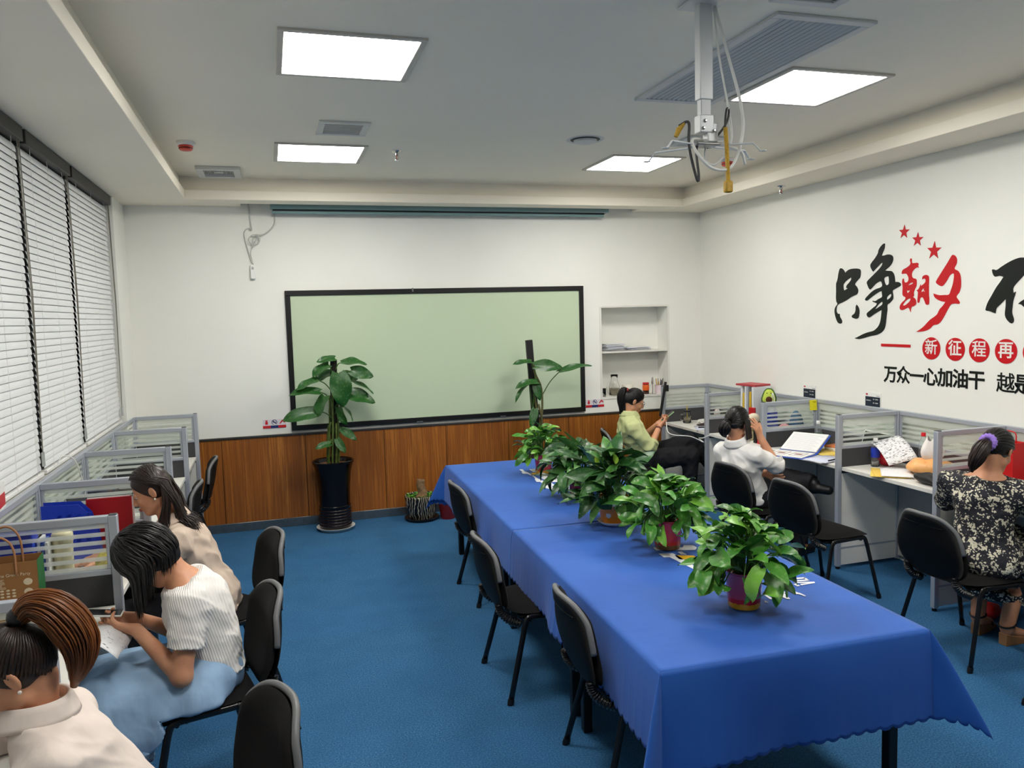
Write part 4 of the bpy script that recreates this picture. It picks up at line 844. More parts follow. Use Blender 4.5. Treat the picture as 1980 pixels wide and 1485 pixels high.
for k, ch in enumerate('万众一心加油干'):
    o = text('slogan_character', ch, 0.140, INKB, (0, 0, 0), WUX, WUY, None, 0.0012, 0.0026 if ch == '众' else 0.0034); o.location = (XR-0.0015, 5.034-0.1318*k, 1.446+0.0016*k); tag(o, 'bold black slogan character '+ch+' in the lower line', 'wall lettering', 'black slogan characters')
for k, ch in enumerate('越是'):
    o = text('slogan_character', ch, 0.140, INKB, (0, 0, 0), WUX, WUY, None, 0.0012, 0.0014 if k == 0 else 0.0026); o.location = (XR-0.0015, 4.018-0.1318*k, 1.452); tag(o, 'bold black slogan character '+ch+(' after the gap' if k == 0 else ' at the right picture edge'), 'wall lettering', 'black slogan characters')
NPB = mat('plate_navy', rgb(30, 40, 56), 0.4)
def plate(y, label, x=XR-0.004, z=1.236, flip=1):
    r = thing('name_plate', label, 'name plate', (x, y, z), 0 if flip > 0 else PI, 'desk name plates'); w, h = 0.17, 0.115
    MB().box((-0.003, -w/2, -h/2), (0.003, w/2, h/2)).build('plate', WHT, r, bevel=0.001)
    MB().box((-0.0042, -w/2+0.004, -h/2+0.003), (-0.0025, w/2-0.004, h/2-0.034)).build('navy_field', NPB, r, smooth=0)
    MB().box((-0.0042, w/2-0.03, h/2-0.022), (-0.0025, w/2-0.01, h/2-0.01)).build('red_mark', INKR, r, smooth=0)
    b = MB(); b.box((-0.0042, -w/2+0.008, h/2-0.028), (-0.0025, -w/2+0.045, h/2-0.022))
    for q in ((0.02, 0.07, -0.012, -0.004), (-0.02, -0.005, 0.0, 0.008), (-0.06, -0.03, 0.0, 0.008), (-0.02, -0.005, -0.03, -0.022), (-0.06, -0.03, -0.03, -0.022)): b.box((-0.0048, q[0], q[2]), (-0.003, q[1], q[3]))
    b.build('pale_lines', LAMG, r, smooth=0)
plate(6.0, 'small navy and white name plate on the right wall above the yellow note'); plate(5.215, 'small navy and white name plate on the right wall further from the corner')
# ================================================================ plants
def m_leaf(name, dark, mid, lite, var_amt):
    t = NT(name); g = t.add('ShaderNodeNewGeometry'); v = t.coord()
    a = t.ramp(g.outputs['Random Per Island'], [(0.0, dark), (0.6, mid), (1.0, lite)])
    n = t.noise(v, 38, 4, 0.7); m = t.ramp(n, [(0.52, (0, 0, 0, 1)), (0.68, (var_amt,)*3+(1,))])
    t.col(t.mix(m, a, rgb(150, 178, 110))); t.b.inputs['Roughness'].default_value = 0.36; t.b.inputs['Specular IOR Level'].default_value = 0.45
    t.b.inputs['Subsurface Weight'].default_value = 0.0; t.bump(t.noise(v, 60, 2), 0.15, 0.004); return t.m
LEAFP = m_leaf('pothos_leaf', rgb(36, 92, 24), rgb(62, 130, 38), rgb(118, 176, 58), 0.55)
LEAFL = m_leaf('lily_leaf', rgb(22, 62, 26), rgb(40, 90, 40), rgb(70, 120, 52), 0.3)
LEAFB = m_leaf('big_leaf', rgb(14, 58, 18), rgb(24, 78, 22), rgb(40, 104, 26), 0.2)
STEM = mat('plant_stem', rgb(70, 110, 44), 0.5, var=0.15); BARK = mat('plant_bark', rgb(96, 92, 54), 0.8, var=0.25, vscale=40, bump=0.3, bscale=80)
SOIL = mat('soil', rgb(58, 42, 30), 0.95, var=0.3, vscale=90, bump=0.5, bscale=120)
def leaf(mb, base, d, up, L, W, kind, droop=0.9, fold=0.28, twist=0.0, nv=8, nu=5):
    base, d, up = Vector(base), Vector(d).normalized(), Vector(up)
    side = d.cross(up)
    if side.length < 1e-4: side = d.cross(Vector((1, 0, 0)))
    side.normalize(); up = side.cross(d).normalized()
    if twist:
        q = Matrix.Rotation(twist, 3, d); side = q @ side; up = q @ up
    o = len(mb.v); p = base.copy(); c = d.copy(); n = up.copy()
    for j in range(nv+1):
        t = j/nv
        if kind == 'heart': w = 1.32*(max(t+0.035, 0)**0.42)*max(1-t, 0)**0.72
        elif kind == 'lance': w = math.sin(PI*min(1, t**0.8))**0.85*(1.05-0.25*t)
        else: w = 1.2*(t+0.02)**0.5*max(1-t, 0)**0.62
        w *= W*0.5
        for i in range(nu):
            u = 2*i/(nu-1)-1; back = -0.10*L*abs(u)**1.5*max(0, 1-t*5) if kind != 'lance' else 0
            mb.v.append(tuple(p+side*(u*w)+n*(abs(u)**1.2*w*fold+0.04*W*math.sin(t*9+u*2)*abs(u))+c*back))
        k = droop/nv*(0.4+1.2*t); R = Matrix.Rotation(-k, 3, side); c = R @ c; n = R @ n; p = p+c*(L/nv)
    for j in range(nv):
        for i in range(nu-1): mb.f.append((o+j*nu+i, o+j*nu+i+1, o+(j+1)*nu+i+1, o+(j+1)*nu+i)); mb.mi.append(0)
PINK = None
def m_pot(name, base, low, foil):
    """glossy plastic pot: colour changes with height where the print does"""
    t = NT(name); c = t.add('ShaderNodeTexCoord'); sp = t.add('ShaderNodeSeparateXYZ'); t.link(c.outputs['Object'], sp.inputs[0]); n = t.noise(t.coord(), 55, 3)
    z = t.math('ADD', sp.outputs[2], t.math('MULTIPLY', t.math('SUBTRACT', n, 0.5), 0.018))
    a = t.mix(t.math('GREATER_THAN', z, 0.045), low, base); a = t.mix(t.math('GREATER_THAN', z, 0.024), foil, a)
    t.col(a); t.b.inputs['Roughness'].default_value = 0.25; t.b.inputs['Coat Weight'].default_value = 0.3; return t.m
def pot_plain(r, R0, R1, h, m, soil_z):
    MB().lathe([(0.0, 0.0), (R0*0.96, 0.0), (R0, 0.006), (R1*0.97, h*0.94), (R1, h*0.95), (R1*1.03, h), (R1*0.98, h), (R1*0.92, h*0.9), (0, h*0.86)], n=40, cap=False).build('pot', m, r, 40)
    MB().lathe([(0.0, soil_z), (R1*0.93, soil_z-0.004)], n=24, cap=False).build('soil', SOIL, r)
def bushy(r, seed, zs, n, R, H, kind, m, Lr, Wr, low=-0.35, spread=1.0, asym=(0, 0)):
    """arching petioles from the pot ending in leaves that cover a dome"""
    rnd = random.Random(seed); lf = MB(); st = MB()
    for k in range(n):
        q = (k+0.5)/n; el = math.radians(-28+ (88+28)*(1-(1-q)**0.9) if low < 0 else 10+78*q); az = k*2.39996+rnd.uniform(-0.3, 0.3)
        rr = rnd.uniform(0.62, 1.0) if q < 0.85 else rnd.uniform(0.75, 1.0)
        e = Vector((math.cos(az)*math.cos(el)*R*rr+asym[0], math.sin(az)*math.cos(el)*R*rr+asym[1], zs+max(low*H*0.4, math.sin(el)*H*rr)+0.03))
        b = Vector((math.cos(az)*0.025, math.sin(az)*0.025, zs)); m1 = b+(e-b)*0.5+Vector((0, 0, 0.06+0.05*rnd.random()))
        L = rnd.uniform(*Lr); W = L*rnd.uniform(*Wr)
        out = Vector((math.cos(az+rnd.uniform(-0.8, 0.8)), math.sin(az+rnd.uniform(-0.8, 0.8)), rnd.uniform(-0.65, 0.75)+0.8*max(0, math.sin(el))-0.15))
        bs = e-out.normalized()*L*0.45
        st.tube(bez([b, m1*0.6+(b+bs)*0.2, bs], 8), [0.0028]*9 if False else 0.0026, 5, cap=False)
        up = Vector((rnd.uniform(-0.3, 0.3), rnd.uniform(-0.3, 0.3), 1))
        leaf(lf, bs, out, up, L, W, kind, droop=rnd.uniform(0.2, 1.5), fold=rnd.uniform(0.12, 0.4), twist=rnd.uniform(-0.8, 0.8))
    lf.build('leaves', m, r, 180); st.build('stems', STEM, r, 180)
TZ = 0.7575
def table_plant(x, y, label, seed):
    return thing('potted_plant', label, 'potted plant', (x, y, TZ), seed*0.7, 'plants on the blue table')
r = table_plant(1.845, 2.80, 'leafy pothos in a pink pot with yellow foil bottom, nearest plant on the blue table', 1)
pot_plain(r, 0.066, 0.079, 0.155, m_pot('pot_pink', rgb(190, 70, 98), rgb(186, 24, 40), rgb(206, 150, 24)), 0.14)
bushy(r, 11, 0.14, 96, 0.225, 0.25, 'heart', LEAFP, (0.095, 0.15), (0.66, 0.9))
r = table_plant(1.945, 3.655, 'bushy pothos in a red pot with a brown bottom, second plant from the near end', 2)
pot_plain(r, 0.066, 0.08, 0.155, m_pot('pot_red', rgb(196, 40, 66), rgb(200, 40, 24), rgb(120, 84, 34)), 0.14)
bushy(r, 22, 0.14, 105, 0.245, 0.23, 'heart', LEAFP, (0.09, 0.145), (0.64, 0.86), low=-0.5)
r = table_plant(1.885, 4.20, 'long-leaved lily in an orange pot with white dots on a white saucer', 3)
OR = mat('pot_orange', rgb(228, 132, 24), 0.3, coat=0.3)
MB().lathe([(0.0, 0.012), (0.068, 0.012), (0.078, 0.03), (0.088, 0.09), (0.088, 0.17), (0.082, 0.17), (0.08, 0.15), (0, 0.145)], n=40, cap=False).build('pot', OR, r, 40)
MB().lathe([(0.0, 0.0), (0.075, 0.0), (0.098, 0.018), (0.1, 0.022), (0.095, 0.022), (0.07, 0.011), (0, 0.011)], n=40, cap=False).build('saucer', WHT, r, 60)
MB().lathe([(0.0, 0.152), (0.08, 0.15)], n=24, cap=False).build('soil', SOIL, r)
for k in range(7):
    for a, z in ((k*2*PI/7, 0.065), (k*2*PI/7+0.45, 0.128)):
        rad = 0.0845 if z < 0.1 else 0.0888; n_ = Vector((math.cos(a), math.sin(a), 0))
        Mx = Matrix.Translation(n_*rad+Vector((0, 0, z))) @ n_.to_track_quat('Z', 'Y').to_matrix().to_4x4()
        if k % 2 == 0 or z > 0.1: MB().lathe([(0.0, 0.0015), (0.015, 0.0008), (0.0165, -0.003)], n=16, M=Mx, cap=False).build('dot', WHT, r)
bushy(r, 33, 0.15, 95, 0.25, 0.29, 'lance', LEAFL, (0.16, 0.25), (0.32, 0.46), low=-0.3)
b = MB()
for k, (dx, dy, h) in enumerate(((0.02, -0.03, 0.30), (0.10, 0.03, 0.24), (-0.06, 0.06, 0.29))): leaf(b, (dx, dy, 0.15+h*0.75), (0.1*k-0.1, 0.05, 1), (0, -1, 0.1), 0.075, 0.04, 'lance', 0.3, 0.5)
b.build('young_leaves', mat('young_leaf', rgb(168, 206, 70), 0.4), r, 180)
r = table_plant(1.955, 4.93, 'dark drooping lily in a small dark red pot, behind the orange pot', 4)
pot_plain(r, 0.06, 0.074, 0.15, m_pot('pot_dark_red', rgb(150, 22, 40), rgb(168, 20, 34), rgb(70, 14, 20)), 0.135)
bushy(r, 44, 0.135, 90, 0.27, 0.21, 'lance', LEAFL, (0.15, 0.24), (0.3, 0.44), low=-0.5)
r = table_plant(2.0, 5.78, 'bright green pothos in a red pot at the far end of the blue table', 5)
pot_plain(r, 0.06, 0.075, 0.15, m_pot('pot_crimson', rgb(178, 32, 58), rgb(190, 40, 50), rgb(206, 150, 40)), 0.135)
bushy(r, 55, 0.135, 100, 0.235, 0.22, 'heart', LEAFP, (0.085, 0.135), (0.6, 0.8), low=-0.5)

# tall floor plants
r = thing('floor_plant', 'tall pothos on a pole in a glossy black pot left of the big board\'s middle', 'potted plant', (0.505, 7.60, 0))
BP = mat('pot_black', rgb(14, 8, 8), 0.16, spec=0.35, coat=0.12)
MB().lathe([(0.0, 0.025), (0.145, 0.025), (0.148, 0.03), (0.15, 0.15), (0.148, 0.22), (0.151, 0.225), (0.151, 0.24), (0.146, 0.245), (0.15, 0.42), (0.165, 0.56), (0.188, 0.64), (0.196, 0.652), (0.196, 0.666), (0.188, 0.672), (0.176, 0.664), (0.165, 0.62), (0, 0.615)], n=48, cap=False).build('pot', BP, r, 40)
b = MB()
for z in range(6): b.lathe([(0.1495, 0.045+z*0.028), (0.1535, 0.052+z*0.028), (0.1535, 0.062+z*0.028), (0.1495, 0.069+z*0.028)], n=48, cap=False)
b.build('ribs', mat('pot_rib', rgb(24, 10, 9), 0.25, coat=0.1), r)
MB().lathe([(0.0, 0.0), (0.15, 0.0), (0.178, 0.03), (0.182, 0.034), (0.172, 0.034), (0.15, 0.018), (0, 0.018)], n=48, cap=False).build('saucer', mat('saucer_white', rgb(206, 206, 200), 0.4), r, 60)
MB().lathe([(0.0, 0.632), (0.168, 0.628)], n=30, cap=False).build('soil', mat('clay_soil', rgb(128, 84, 50), 0.95, var=0.2, vscale=60), r)
MB().tube([(0.01, 0, 0.6), (0.05, 0.0, 1.62)], 0.032, 14).build('pole', mat('pole_black', rgb(20, 16, 14), 0.9, var=0.3, bump=0.5), r)
rnd = random.Random(8)
for k in range(9):
    a = k*0.7+0.3; x0, y0 = 0.05*math.cos(a), 0.05*math.sin(a)-0.02; top = rnd.uniform(0.9, 1.45)
    P = bez([(x0, y0, 0.61), (x0*1.1+0.01, y0*1.1, 0.8), (x0*0.9+0.02, y0, 1.0), (x0*0.8+0.03, y0*0.8, top)], 24)
    b = MB().tube(P, [0.0095+0.003*(1 if i % 5 == 0 else 0) for i in range(len(P))], 8); b.build('stem', mat('cane_green', rgb(74, 92, 34), 0.5, var=0.3, vscale=30) if k == 0 else bpy.data.materials['cane_green'], r, 180)
def big_leaves(r, specs, m, name='leaf', node=None):
    for (nx, nz, ny), (bx, bz), (tx, tz), W, dr, tw in specs:
        """node on the stem, leaf base, leaf tip in the plane of the wall; ny = distance towards the room"""
        b = MB(); base = Vector((bx, ny, bz)); d = Vector((tx-bx, -0.05, tz-bz)); L = d.length*1.12
        leaf(b, base, d+Vector((0, 0, L*dr*0.45)), (0.0, -0.75, 0.75), L, W, 'heart', dr, 0.22, tw, 12, 9); o = b.build(name, m, r, 180)
        b = MB().tube(bez([(nx, ny*0.2, nz), ((nx+bx)/2, ny*0.6, (nz+bz)/2+0.03), (bx, ny, bz)], 12), [0.007]+[0.005]*12 if False else 0.0052, 7); b.build('petiole', STEM, o, 180)
x0 = 0.505
S = [((0.04, 1.5, -0.03), (0.06, 1.64), (-0.09, 1.60), 0.130, 0.40, 0.0), ((0.04, 1.45, -0.06), (0.0, 1.58), (-0.13, 1.47), 0.195, 0.72, 0.3), ((0.05, 1.5, -0.06), (0.12, 1.60), (0.32, 1.56), 0.195, 0.48, -0.3),
     ((0.04, 1.45, -0.14), (0.08, 1.50), (0.10, 1.22), 0.312, 0.56, 0.0), ((0.05, 1.4, -0.1), (0.2, 1.52), (0.36, 1.42), 0.195, 0.64, 0.4), ((0.05, 1.35, -0.08), (0.2, 1.42), (0.37, 1.30), 0.130, 0.48, -0.5),
     ((0.04, 1.3, -0.1), (-0.12, 1.45), (-0.28, 1.36), 0.169, 0.48, 0.3), ((0.03, 1.2, -0.12), (-0.1, 1.34), (-0.34, 1.26), 0.15, 1.0, 0.0), ((0.03, 1.2, -0.1), (-0.05, 1.29), (-0.12, 1.13), 0.221, 0.56, 0.5),
     ((0.03, 1.15, -0.1), (0.14, 1.31), (0.36, 1.17), 0.234, 0.72, 0.1), ((0.03, 1.05, -0.1), (-0.13, 1.15), (-0.40, 1.05), 0.221, 0.56, -0.2), ((0.04, 1.1, -0.1), (0.07, 1.18), (0.10, 1.02), 0.143, 0.48, 0.9), ((0.04, 1.1, -0.06), (0.12, 1.18), (0.19, 1.06), 0.104, 0.48, -0.8),
     ((0.05, 0.95, -0.08), (0.09, 0.97), (0.19, 0.86), 0.130, 0.48, 0.2), ((0.0, 0.85, -0.08), (-0.02, 0.84), (-0.14, 0.79), 0.117, 0.64, 0.0), ((0.02, 0.82, -0.09), (0.04, 0.88), (0.09, 0.76), 0.117, 0.40, 0.3), ((0.03, 1.4, 0.06), (0.02, 1.5), (-0.1, 1.42), 0.208, 0.64, 0.2), ((0.03, 1.3, 0.1), (0.1, 1.45), (0.25, 1.4), 0.208, 0.64, 0.2)]
big_leaves(r, S, LEAFB)
r = thing('floor_plant', 'sparse tall pothos tied to a black post behind the far end of the table', 'potted plant', (2.52, 7.50, 0))
MB().lathe([(0.0, 0.0), (0.11, 0.0), (0.14, 0.55), (0.155, 0.6), (0.16, 0.63), (0.15, 0.63), (0.135, 0.58), (0, 0.57)], n=40, cap=False).build('pot', mat('pot_brown', rgb(70, 44, 32), 0.35, coat=0.3), r, 40)
MB().lathe([(0.0, 0.585), (0.138, 0.58)], n=24, cap=False).build('soil', SOIL, r)
b = MB(); b.bar((0.03, 0.03, 0.58), (-0.035, 0.05, 1.745), 0.07, 0.04, (0, 1, 0)); b.build('post', mat('trunking_black', rgb(16, 15, 15), 0.5), r, bevel=0.006)
for k, P in enumerate(([(-0.03, -0.02, 0.58), (-0.04, -0.03, 0.9), (0.0, -0.03, 1.05), (-0.02, -0.02, 1.2)], [(0.05, -0.03, 0.58), (0.01, -0.04, 0.8), (0.06, -0.03, 1.0), (0.06, -0.03, 1.25), (0.0, -0.03, 1.4), (-0.02, -0.03, 1.5)], [(0.0, -0.05, 0.58), (0.05, -0.05, 0.9), (0.02, -0.05, 1.1)])):
    MB().tube(bez(P, 24), 0.011, 8).build('stem', BARK, r, 180)
S = [((-0.02, 1.45, -0.02), (-0.04, 1.53), (-0.22, 1.50), 0.12, 0.4, 0.2), ((0.0, 1.35, -0.08), (-0.02, 1.49), (0.23, 1.42), 0.20, 0.5, 0.3), ((0.05, 1.15, -0.08), (0.24, 1.42), (0.55, 1.44), 0.15, 0.5, -0.3),
     ((-0.02, 1.1, -0.08), (0.0, 1.33), (-0.20, 1.24), 0.15, 0.9, 0.2), ((-0.03, 1.0, -0.06), (-0.08, 1.32), (-0.22, 1.14), 0.10, 0.8, 0.6), ((-0.03, 0.9, -0.08), (-0.03, 1.06), (-0.08, 0.90), 0.13, 0.4, 0.0), ((-0.03, 1.05, -0.07), (-0.02, 1.32), (0.0, 1.16), 0.13, 0.5, 0.3)]
big_leaves(r, S, LEAFB)
r = thing('bonsai_pot', 'carved black and white bowl with a mossy stump on the floor by the wood panels', 'potted plant', (1.345, 7.64, 0))
t = NT('carved_bowl'); w = t.add('ShaderNodeTexWave', Scale=14.0, Distortion=9.0, Detail=2.0); t.link(t.coord(scale=(1, 1, 0.7)), w.inputs['Vector']); t.col(t.ramp(w.outputs['Fac'], [(0.5, rgb(16, 15, 14)), (0.72, rgb(22, 20, 18)), (0.82, rgb(176, 164, 142))])); t.b.inputs['Roughness'].default_value = 0.35; t.bump(w.outputs['Fac'], 0.6, 0.01)
MB().lathe([(0.0, 0.02), (0.115, 0.02), (0.135, 0.06), (0.145, 0.12), (0.158, 0.2), (0.165, 0.235), (0.155, 0.25), (0.14, 0.24), (0.13, 0.21), (0, 0.2)], n=40, cap=False).build('bowl', t.m, r, 60)
MB().lathe([(0.0, 0.0), (0.15, 0.0), (0.17, 0.02), (0.172, 0.03), (0.16, 0.03), (0.12, 0.018), (0, 0.018)], n=40, cap=False).build('tray', BLK, r, 60)
MB().tube(bez([(0.01, 0, 0.2), (0.015, 0, 0.28), (0.0, 0, 0.34), (0.005, 0, 0.40)], 16), [0.075, 0.066, 0.058, 0.05, 0.046, 0.043, 0.042, 0.042, 0.042, 0.042, 0.042, 0.042, 0.04, 0.04, 0.04, 0.04][:16], 14).build('stump', mat('stump_bark', rgb(128, 100, 70), 0.9, var=0.25, vscale=40, bump=0.8, bscale=60), r, 180)
b = MB(); rnd = random.Random(3)
for k in range(150):
    a, q = rnd.uniform(0, 2*PI), math.sqrt(rnd.uniform(0.2, 1))*0.14; leaf(b, (q*math.cos(a), q*math.sin(a), 0.225), (math.cos(a)+rnd.uniform(-1, 1), math.sin(a)+rnd.uniform(-1, 1), 1.2), (0, 0, 1), 0.045, 0.022, 'lance', 1.0, 0.3, 0, 4, 3)
b.build('moss', LEAFP, r, 180)
r = thing('small_floor_pot', 'little dark pot with green sprigs half hidden behind the blue cloth corner', 'potted plant', (1.60, 7.58, 0))
MB().lathe([(0.0, 0.0), (0.07, 0.0), (0.09, 0.13), (0.095, 0.16), (0.085, 0.16), (0.075, 0.13), (0, 0.125)], n=28, cap=False).build('pot', mat('pot_maroon', rgb(110, 26, 30), 0.35), r, 50)
bushy(r, 66, 0.13, 26, 0.10, 0.16, 'lance', LEAFP, (0.06, 0.10), (0.3, 0.45), low=0.1)

# ================================================================ niche things
ZN0, ZN1, YN = NZ0, 1.575, YB+0.11
GLASS = mat('clear_glass', (0.97, 0.98, 0.97, 1), 0.03, trans=1.0, ior=1.35); WATER = mat('tea_water', rgb(206, 196, 176), 0.1, trans=0.8, ior=1.2)
PAPER = mat('paper', rgb(232, 232, 230), 0.7, var=0.02); PAPB = mat('paper_bluish', rgb(206, 210, 228), 0.7)
def papers(name, label, x, y, z, n, w, l, rot, seed, dz=0.006, grp=None, mats=None):
    r = thing(name, label, 'papers', (x, y, z), rot, grp); rnd = random.Random(seed)
    for k in range(n):
        Mx = Matrix.Translation((rnd.uniform(-0.02, 0.02), rnd.uniform(-0.012, 0.012), k*dz)) @ Matrix.Rotation(rnd.uniform(-0.1, 0.1), 4, 'Z')
        b = MB(); bow = rnd.uniform(0.0, 0.004)
        b.grid(lambda u, v: Mx @ Vector(((u-0.5)*w, (v-0.5)*l, dz*0.3+bow*math.sin(PI*u))), 8, 3); b.build('sheet', (mats or [PAPER, PAPB])[k % 2], r, 180, solid=dz*0.55)
    return r
papers('paper_stack', 'thick pile of folded papers on the left of the niche shelf', 3.60, YN, ZN1+0.003, 9, 0.22, 0.2, 0.1, 1, 0.009)
papers('paper_stack', 'thin pile of folded papers right of the thick one on the niche shelf', 3.89, YN, ZN1+0.003, 5, 0.26, 0.2, -0.05, 2, 0.007)
r = thing('glass_pitcher', 'glass pitcher with an inch of tea in the niche', 'pitcher', (3.62, YN, ZN0+0.0005))
MB().lathe([(0.0, 0.0), (0.058, 0.0), (0.06, 0.01), (0.06, 0.09), (0.056, 0.12), (0.04, 0.16), (0.034, 0.19), (0.042, 0.235), (0.0405, 0.235), (0.032, 0.19), (0.038, 0.158), (0.054, 0.118), (0.057, 0.09), (0.057, 0.012), (0.0, 0.008)], n=36, cap=False).build('body', GLASS, r, 180)
MB().tube(bez([(-0.058, 0, 0.04), (-0.09, 0, 0.07), (-0.085, 0, 0.14), (-0.045, 0, 0.15)], 16), 0.005, 8).build('handle', GLASS, r, 180)
MB().lathe([(0.0, 0.0), (0.0, 0.01), (0.0565, 0.013), (0.0565, 0.085), (0, 0.085)], n=36, cap=False).build('tea', WATER, r)
r = thing('glass_cup', 'empty clear glass with a curved handle at the niche\'s left corner', 'cup', (3.475, YN-0.02, ZN0))
MB().lathe([(0.0, 0.0), (0.03, 0.0), (0.033, 0.09), (0.031, 0.09), (0.028, 0.006), (0, 0.005)], n=28, cap=False).build('body', GLASS, r, 180); MB().tube(bez([(0.032, 0, 0.02), (0.058, 0, 0.035), (0.05, 0, 0.075), (0.04, 0, 0.10)], 14), 0.004, 8).build('handle', GLASS, r, 180)
r = thing('square_mug', 'cream mug with small leaf motifs behind the woman\'s ponytail', 'mug', (3.79, YN+0.02, ZN0))
MB().lathe([(0.0, 0.0), (0.055, 0.0), (0.062, 0.012), (0.064, 0.115), (0.061, 0.117), (0.058, 0.11), (0.056, 0.014), (0, 0.01)], n=36, cap=False).build('body', mat('mug_cream', rgb(224, 220, 206), 0.3), r, 180)
ML = mat('mug_motif', rgb(120, 112, 40), 0.5)
for a in (-2.2, -1.57, -0.95):
    for s in (-1, 1):
        n_ = Vector((math.cos(a+s*0.13), math.sin(a+s*0.13), 0)); b = MB(); leaf(b, n_*0.0642+Vector((0, 0, 0.045)), (n_.y*-s*0.3, n_.x*s*0.3, 1), n_, 0.035, 0.018, 'lance', 0, 0, 0, 5, 3); b.build('motif', ML, r, 180, solid=0.0008)
r = thing('sauce_jar', 'red-capped jar of dark sauce with an orange label', 'jar', (4.0, YN-0.01, ZN0))
MB().lathe([(0.0, 0.0), (0.034, 0.0), (0.036, 0.006), (0.036, 0.1), (0.03, 0.115), (0, 0.115)], n=30, cap=False).build('body', mat('sauce_dark', rgb(54, 20, 14), 0.15, coat=0.5), r, 60)
MB().lathe([(0.0365, 0.042), (0.0372, 0.043), (0.0372, 0.104), (0.0365, 0.105)], n=30, cap=False).build('label_band', mat('label_orange', rgb(226, 96, 24), 0.5), r)
MB().lathe([(0.0, 0.13), (0.034, 0.13), (0.036, 0.126), (0.036, 0.11), (0, 0.11)], n=30, cap=False).build('lid', mat('lid_red', rgb(190, 24, 22), 0.35), r, 60)
r = thing('desk_mirror', 'small round mirror on a thin stand beside the pen cup', 'mirror', (4.068, YN-0.04, ZN0), 0.9)
MB().lathe([(0.0, 0.006), (0.04, 0.003), (0.042, 0.0), (0, 0)], n=24, cap=False).build('foot', CHROME, r); MB().tube([(0, 0, 0), (0, 0, 0.1)], 0.004, 8).build('stem', CHROME, r)
MB().lathe([(0.0, 0.005), (0.042, 0.005), (0.045, 0.0), (0.042, -0.005), (0, -0.005)], (0, 0, 0.145), 28, Matrix.Rotation(PI/2, 4, 'X'), cap=False).build('glass', CHROME, r, 60)
r = thing('pen_cup', 'pale pink printed cup crammed with pens in the niche', 'pen cup', (4.165, YN-0.01, ZN0))
MB().lathe([(0.0, 0.0), (0.043, 0.0), (0.047, 0.095), (0.045, 0.095), (0.041, 0.006), (0, 0.005)], n=30, cap=False).build('cup', mat('cup_pink', rgb(222, 206, 212), 0.45, var=0.08, vscale=50), r, 60)
rnd = random.Random(5); PC = [mat('pen_'+n, c, 0.35) for n, c in (('black', rgb(22, 22, 24)), ('yellow', rgb(220, 170, 40)), ('white', rgb(226, 226, 226)), ('grey', rgb(120, 122, 126)))]
PCUP = r
for k in range(9):
    a = k*0.7; d = Vector((math.cos(a)*0.032, math.sin(a)*0.028, 0)); o = MB().tube([d*0.5, d*1.45+Vector((0, 0, rnd.uniform(0.13, 0.165)))], [0.0045, 0.0045], 8).build('pen', PC[(k*3+k//2) % 4], None, 60)
    o.location = Vector((4.165, YN-0.01, ZN0+0.006)); tag(o, ('black', 'yellow', 'white', 'grey')[(k*3+k//2) % 4]+' pen standing in the pale pink cup', 'pen', ('black', 'yellow', 'white', 'grey')[(k*3+k//2) % 4]+' pens in the pink cup')

# ================================================================ things on the right desks
def bottle(x, y, label, H, R, body, capc, lab=None, labz=(0, 0), fill=None, fz=0, z=DESK):
    r = thing('plastic_bottle', label, 'bottle', (x, y, z)); sh_ = H-0.02
    P = [(0.0, 0.0), (R*0.9, 0.0), (R, 0.008), (R, 0.5*H), (R*0.94, 0.53*H), (R, 0.56*H), (R*0.97, 0.66*H), (R*0.7, 0.78*H), (0.014, 0.87*H), (0.0135, sh_)]
    MB().lathe(P+[(0.012, sh_), (0.012, 0.87*H), (R*0.66, 0.775*H), (R*0.93, 0.65*H), (R*0.96, 0.01), (0, 0.004)], n=28, cap=False).build('body', body, r, 180)
    MB().lathe([(0.0, H), (0.0145, H), (0.016, H-0.003), (0.016, H-0.026), (0, H-0.026)], n=20, cap=False).build('cap', capc, r, 60)
    if lab: MB().lathe([(R*1.0, labz[0]), (R*1.015, labz[0]+0.001), (R*1.015, labz[1]), (R, labz[1]+0.001)], n=28, cap=False).build('label_band', lab, r)
    if fill: MB().lathe([(0, 0.006), (R*0.94, 0.01), (R*0.94, fz), (0, fz)], n=28, cap=False).build('drink', fill, r, 60)
    return r
PET = mat('pet_plastic', (0.94, 0.96, 0.97, 1), 0.06, trans=0.95, ior=1.15)
CAPW = mat('cap_white', rgb(230, 230, 228), 0.4); CAPR = mat('cap_red', rgb(206, 20, 34), 0.4)
bottle(4.30, 4.80, 'clear water bottle with a blue label and white cap beside the partition', 0.215, 0.031, PET, CAPW, mat('label_blue', rgb(34, 58, 176), 0.4, var=0.1, vscale=40), (0.07, 0.145))
bottle(4.53, 4.58, 'bottle with a red cap rising behind the tissue pack', 0.27, 0.033, PET, CAPR)
bottle(4.50, 5.70, 'clear bottle with a green drink and white cap by the blue folder', 0.225, 0.033, PET, CAPW, mat('label_green', rgb(30, 128, 60), 0.4, var=0.15, vscale=50), (0.03, 0.115))
r = thing('mason_mug', 'glass mason jar mug with a yellow straw and black lid', 'mug', (4.24, 7.50, DESK))
MB().lathe([(0.0, 0.0), (0.04, 0.0), (0.045, 0.01), (0.045, 0.1), (0.038, 0.12), (0.038, 0.13), (0.036, 0.13), (0.036, 0.118), (0.042, 0.098), (0.042, 0.01), (0, 0.006)], n=32, cap=False).build('jar', GLASS, r, 180); MB().tube(bez([(-0.044, 0, 0.03), (-0.075, 0, 0.035), (-0.078, 0, 0.09), (-0.044, 0, 0.095)], 16), 0.006, 8).build('handle', GLASS, r, 180)
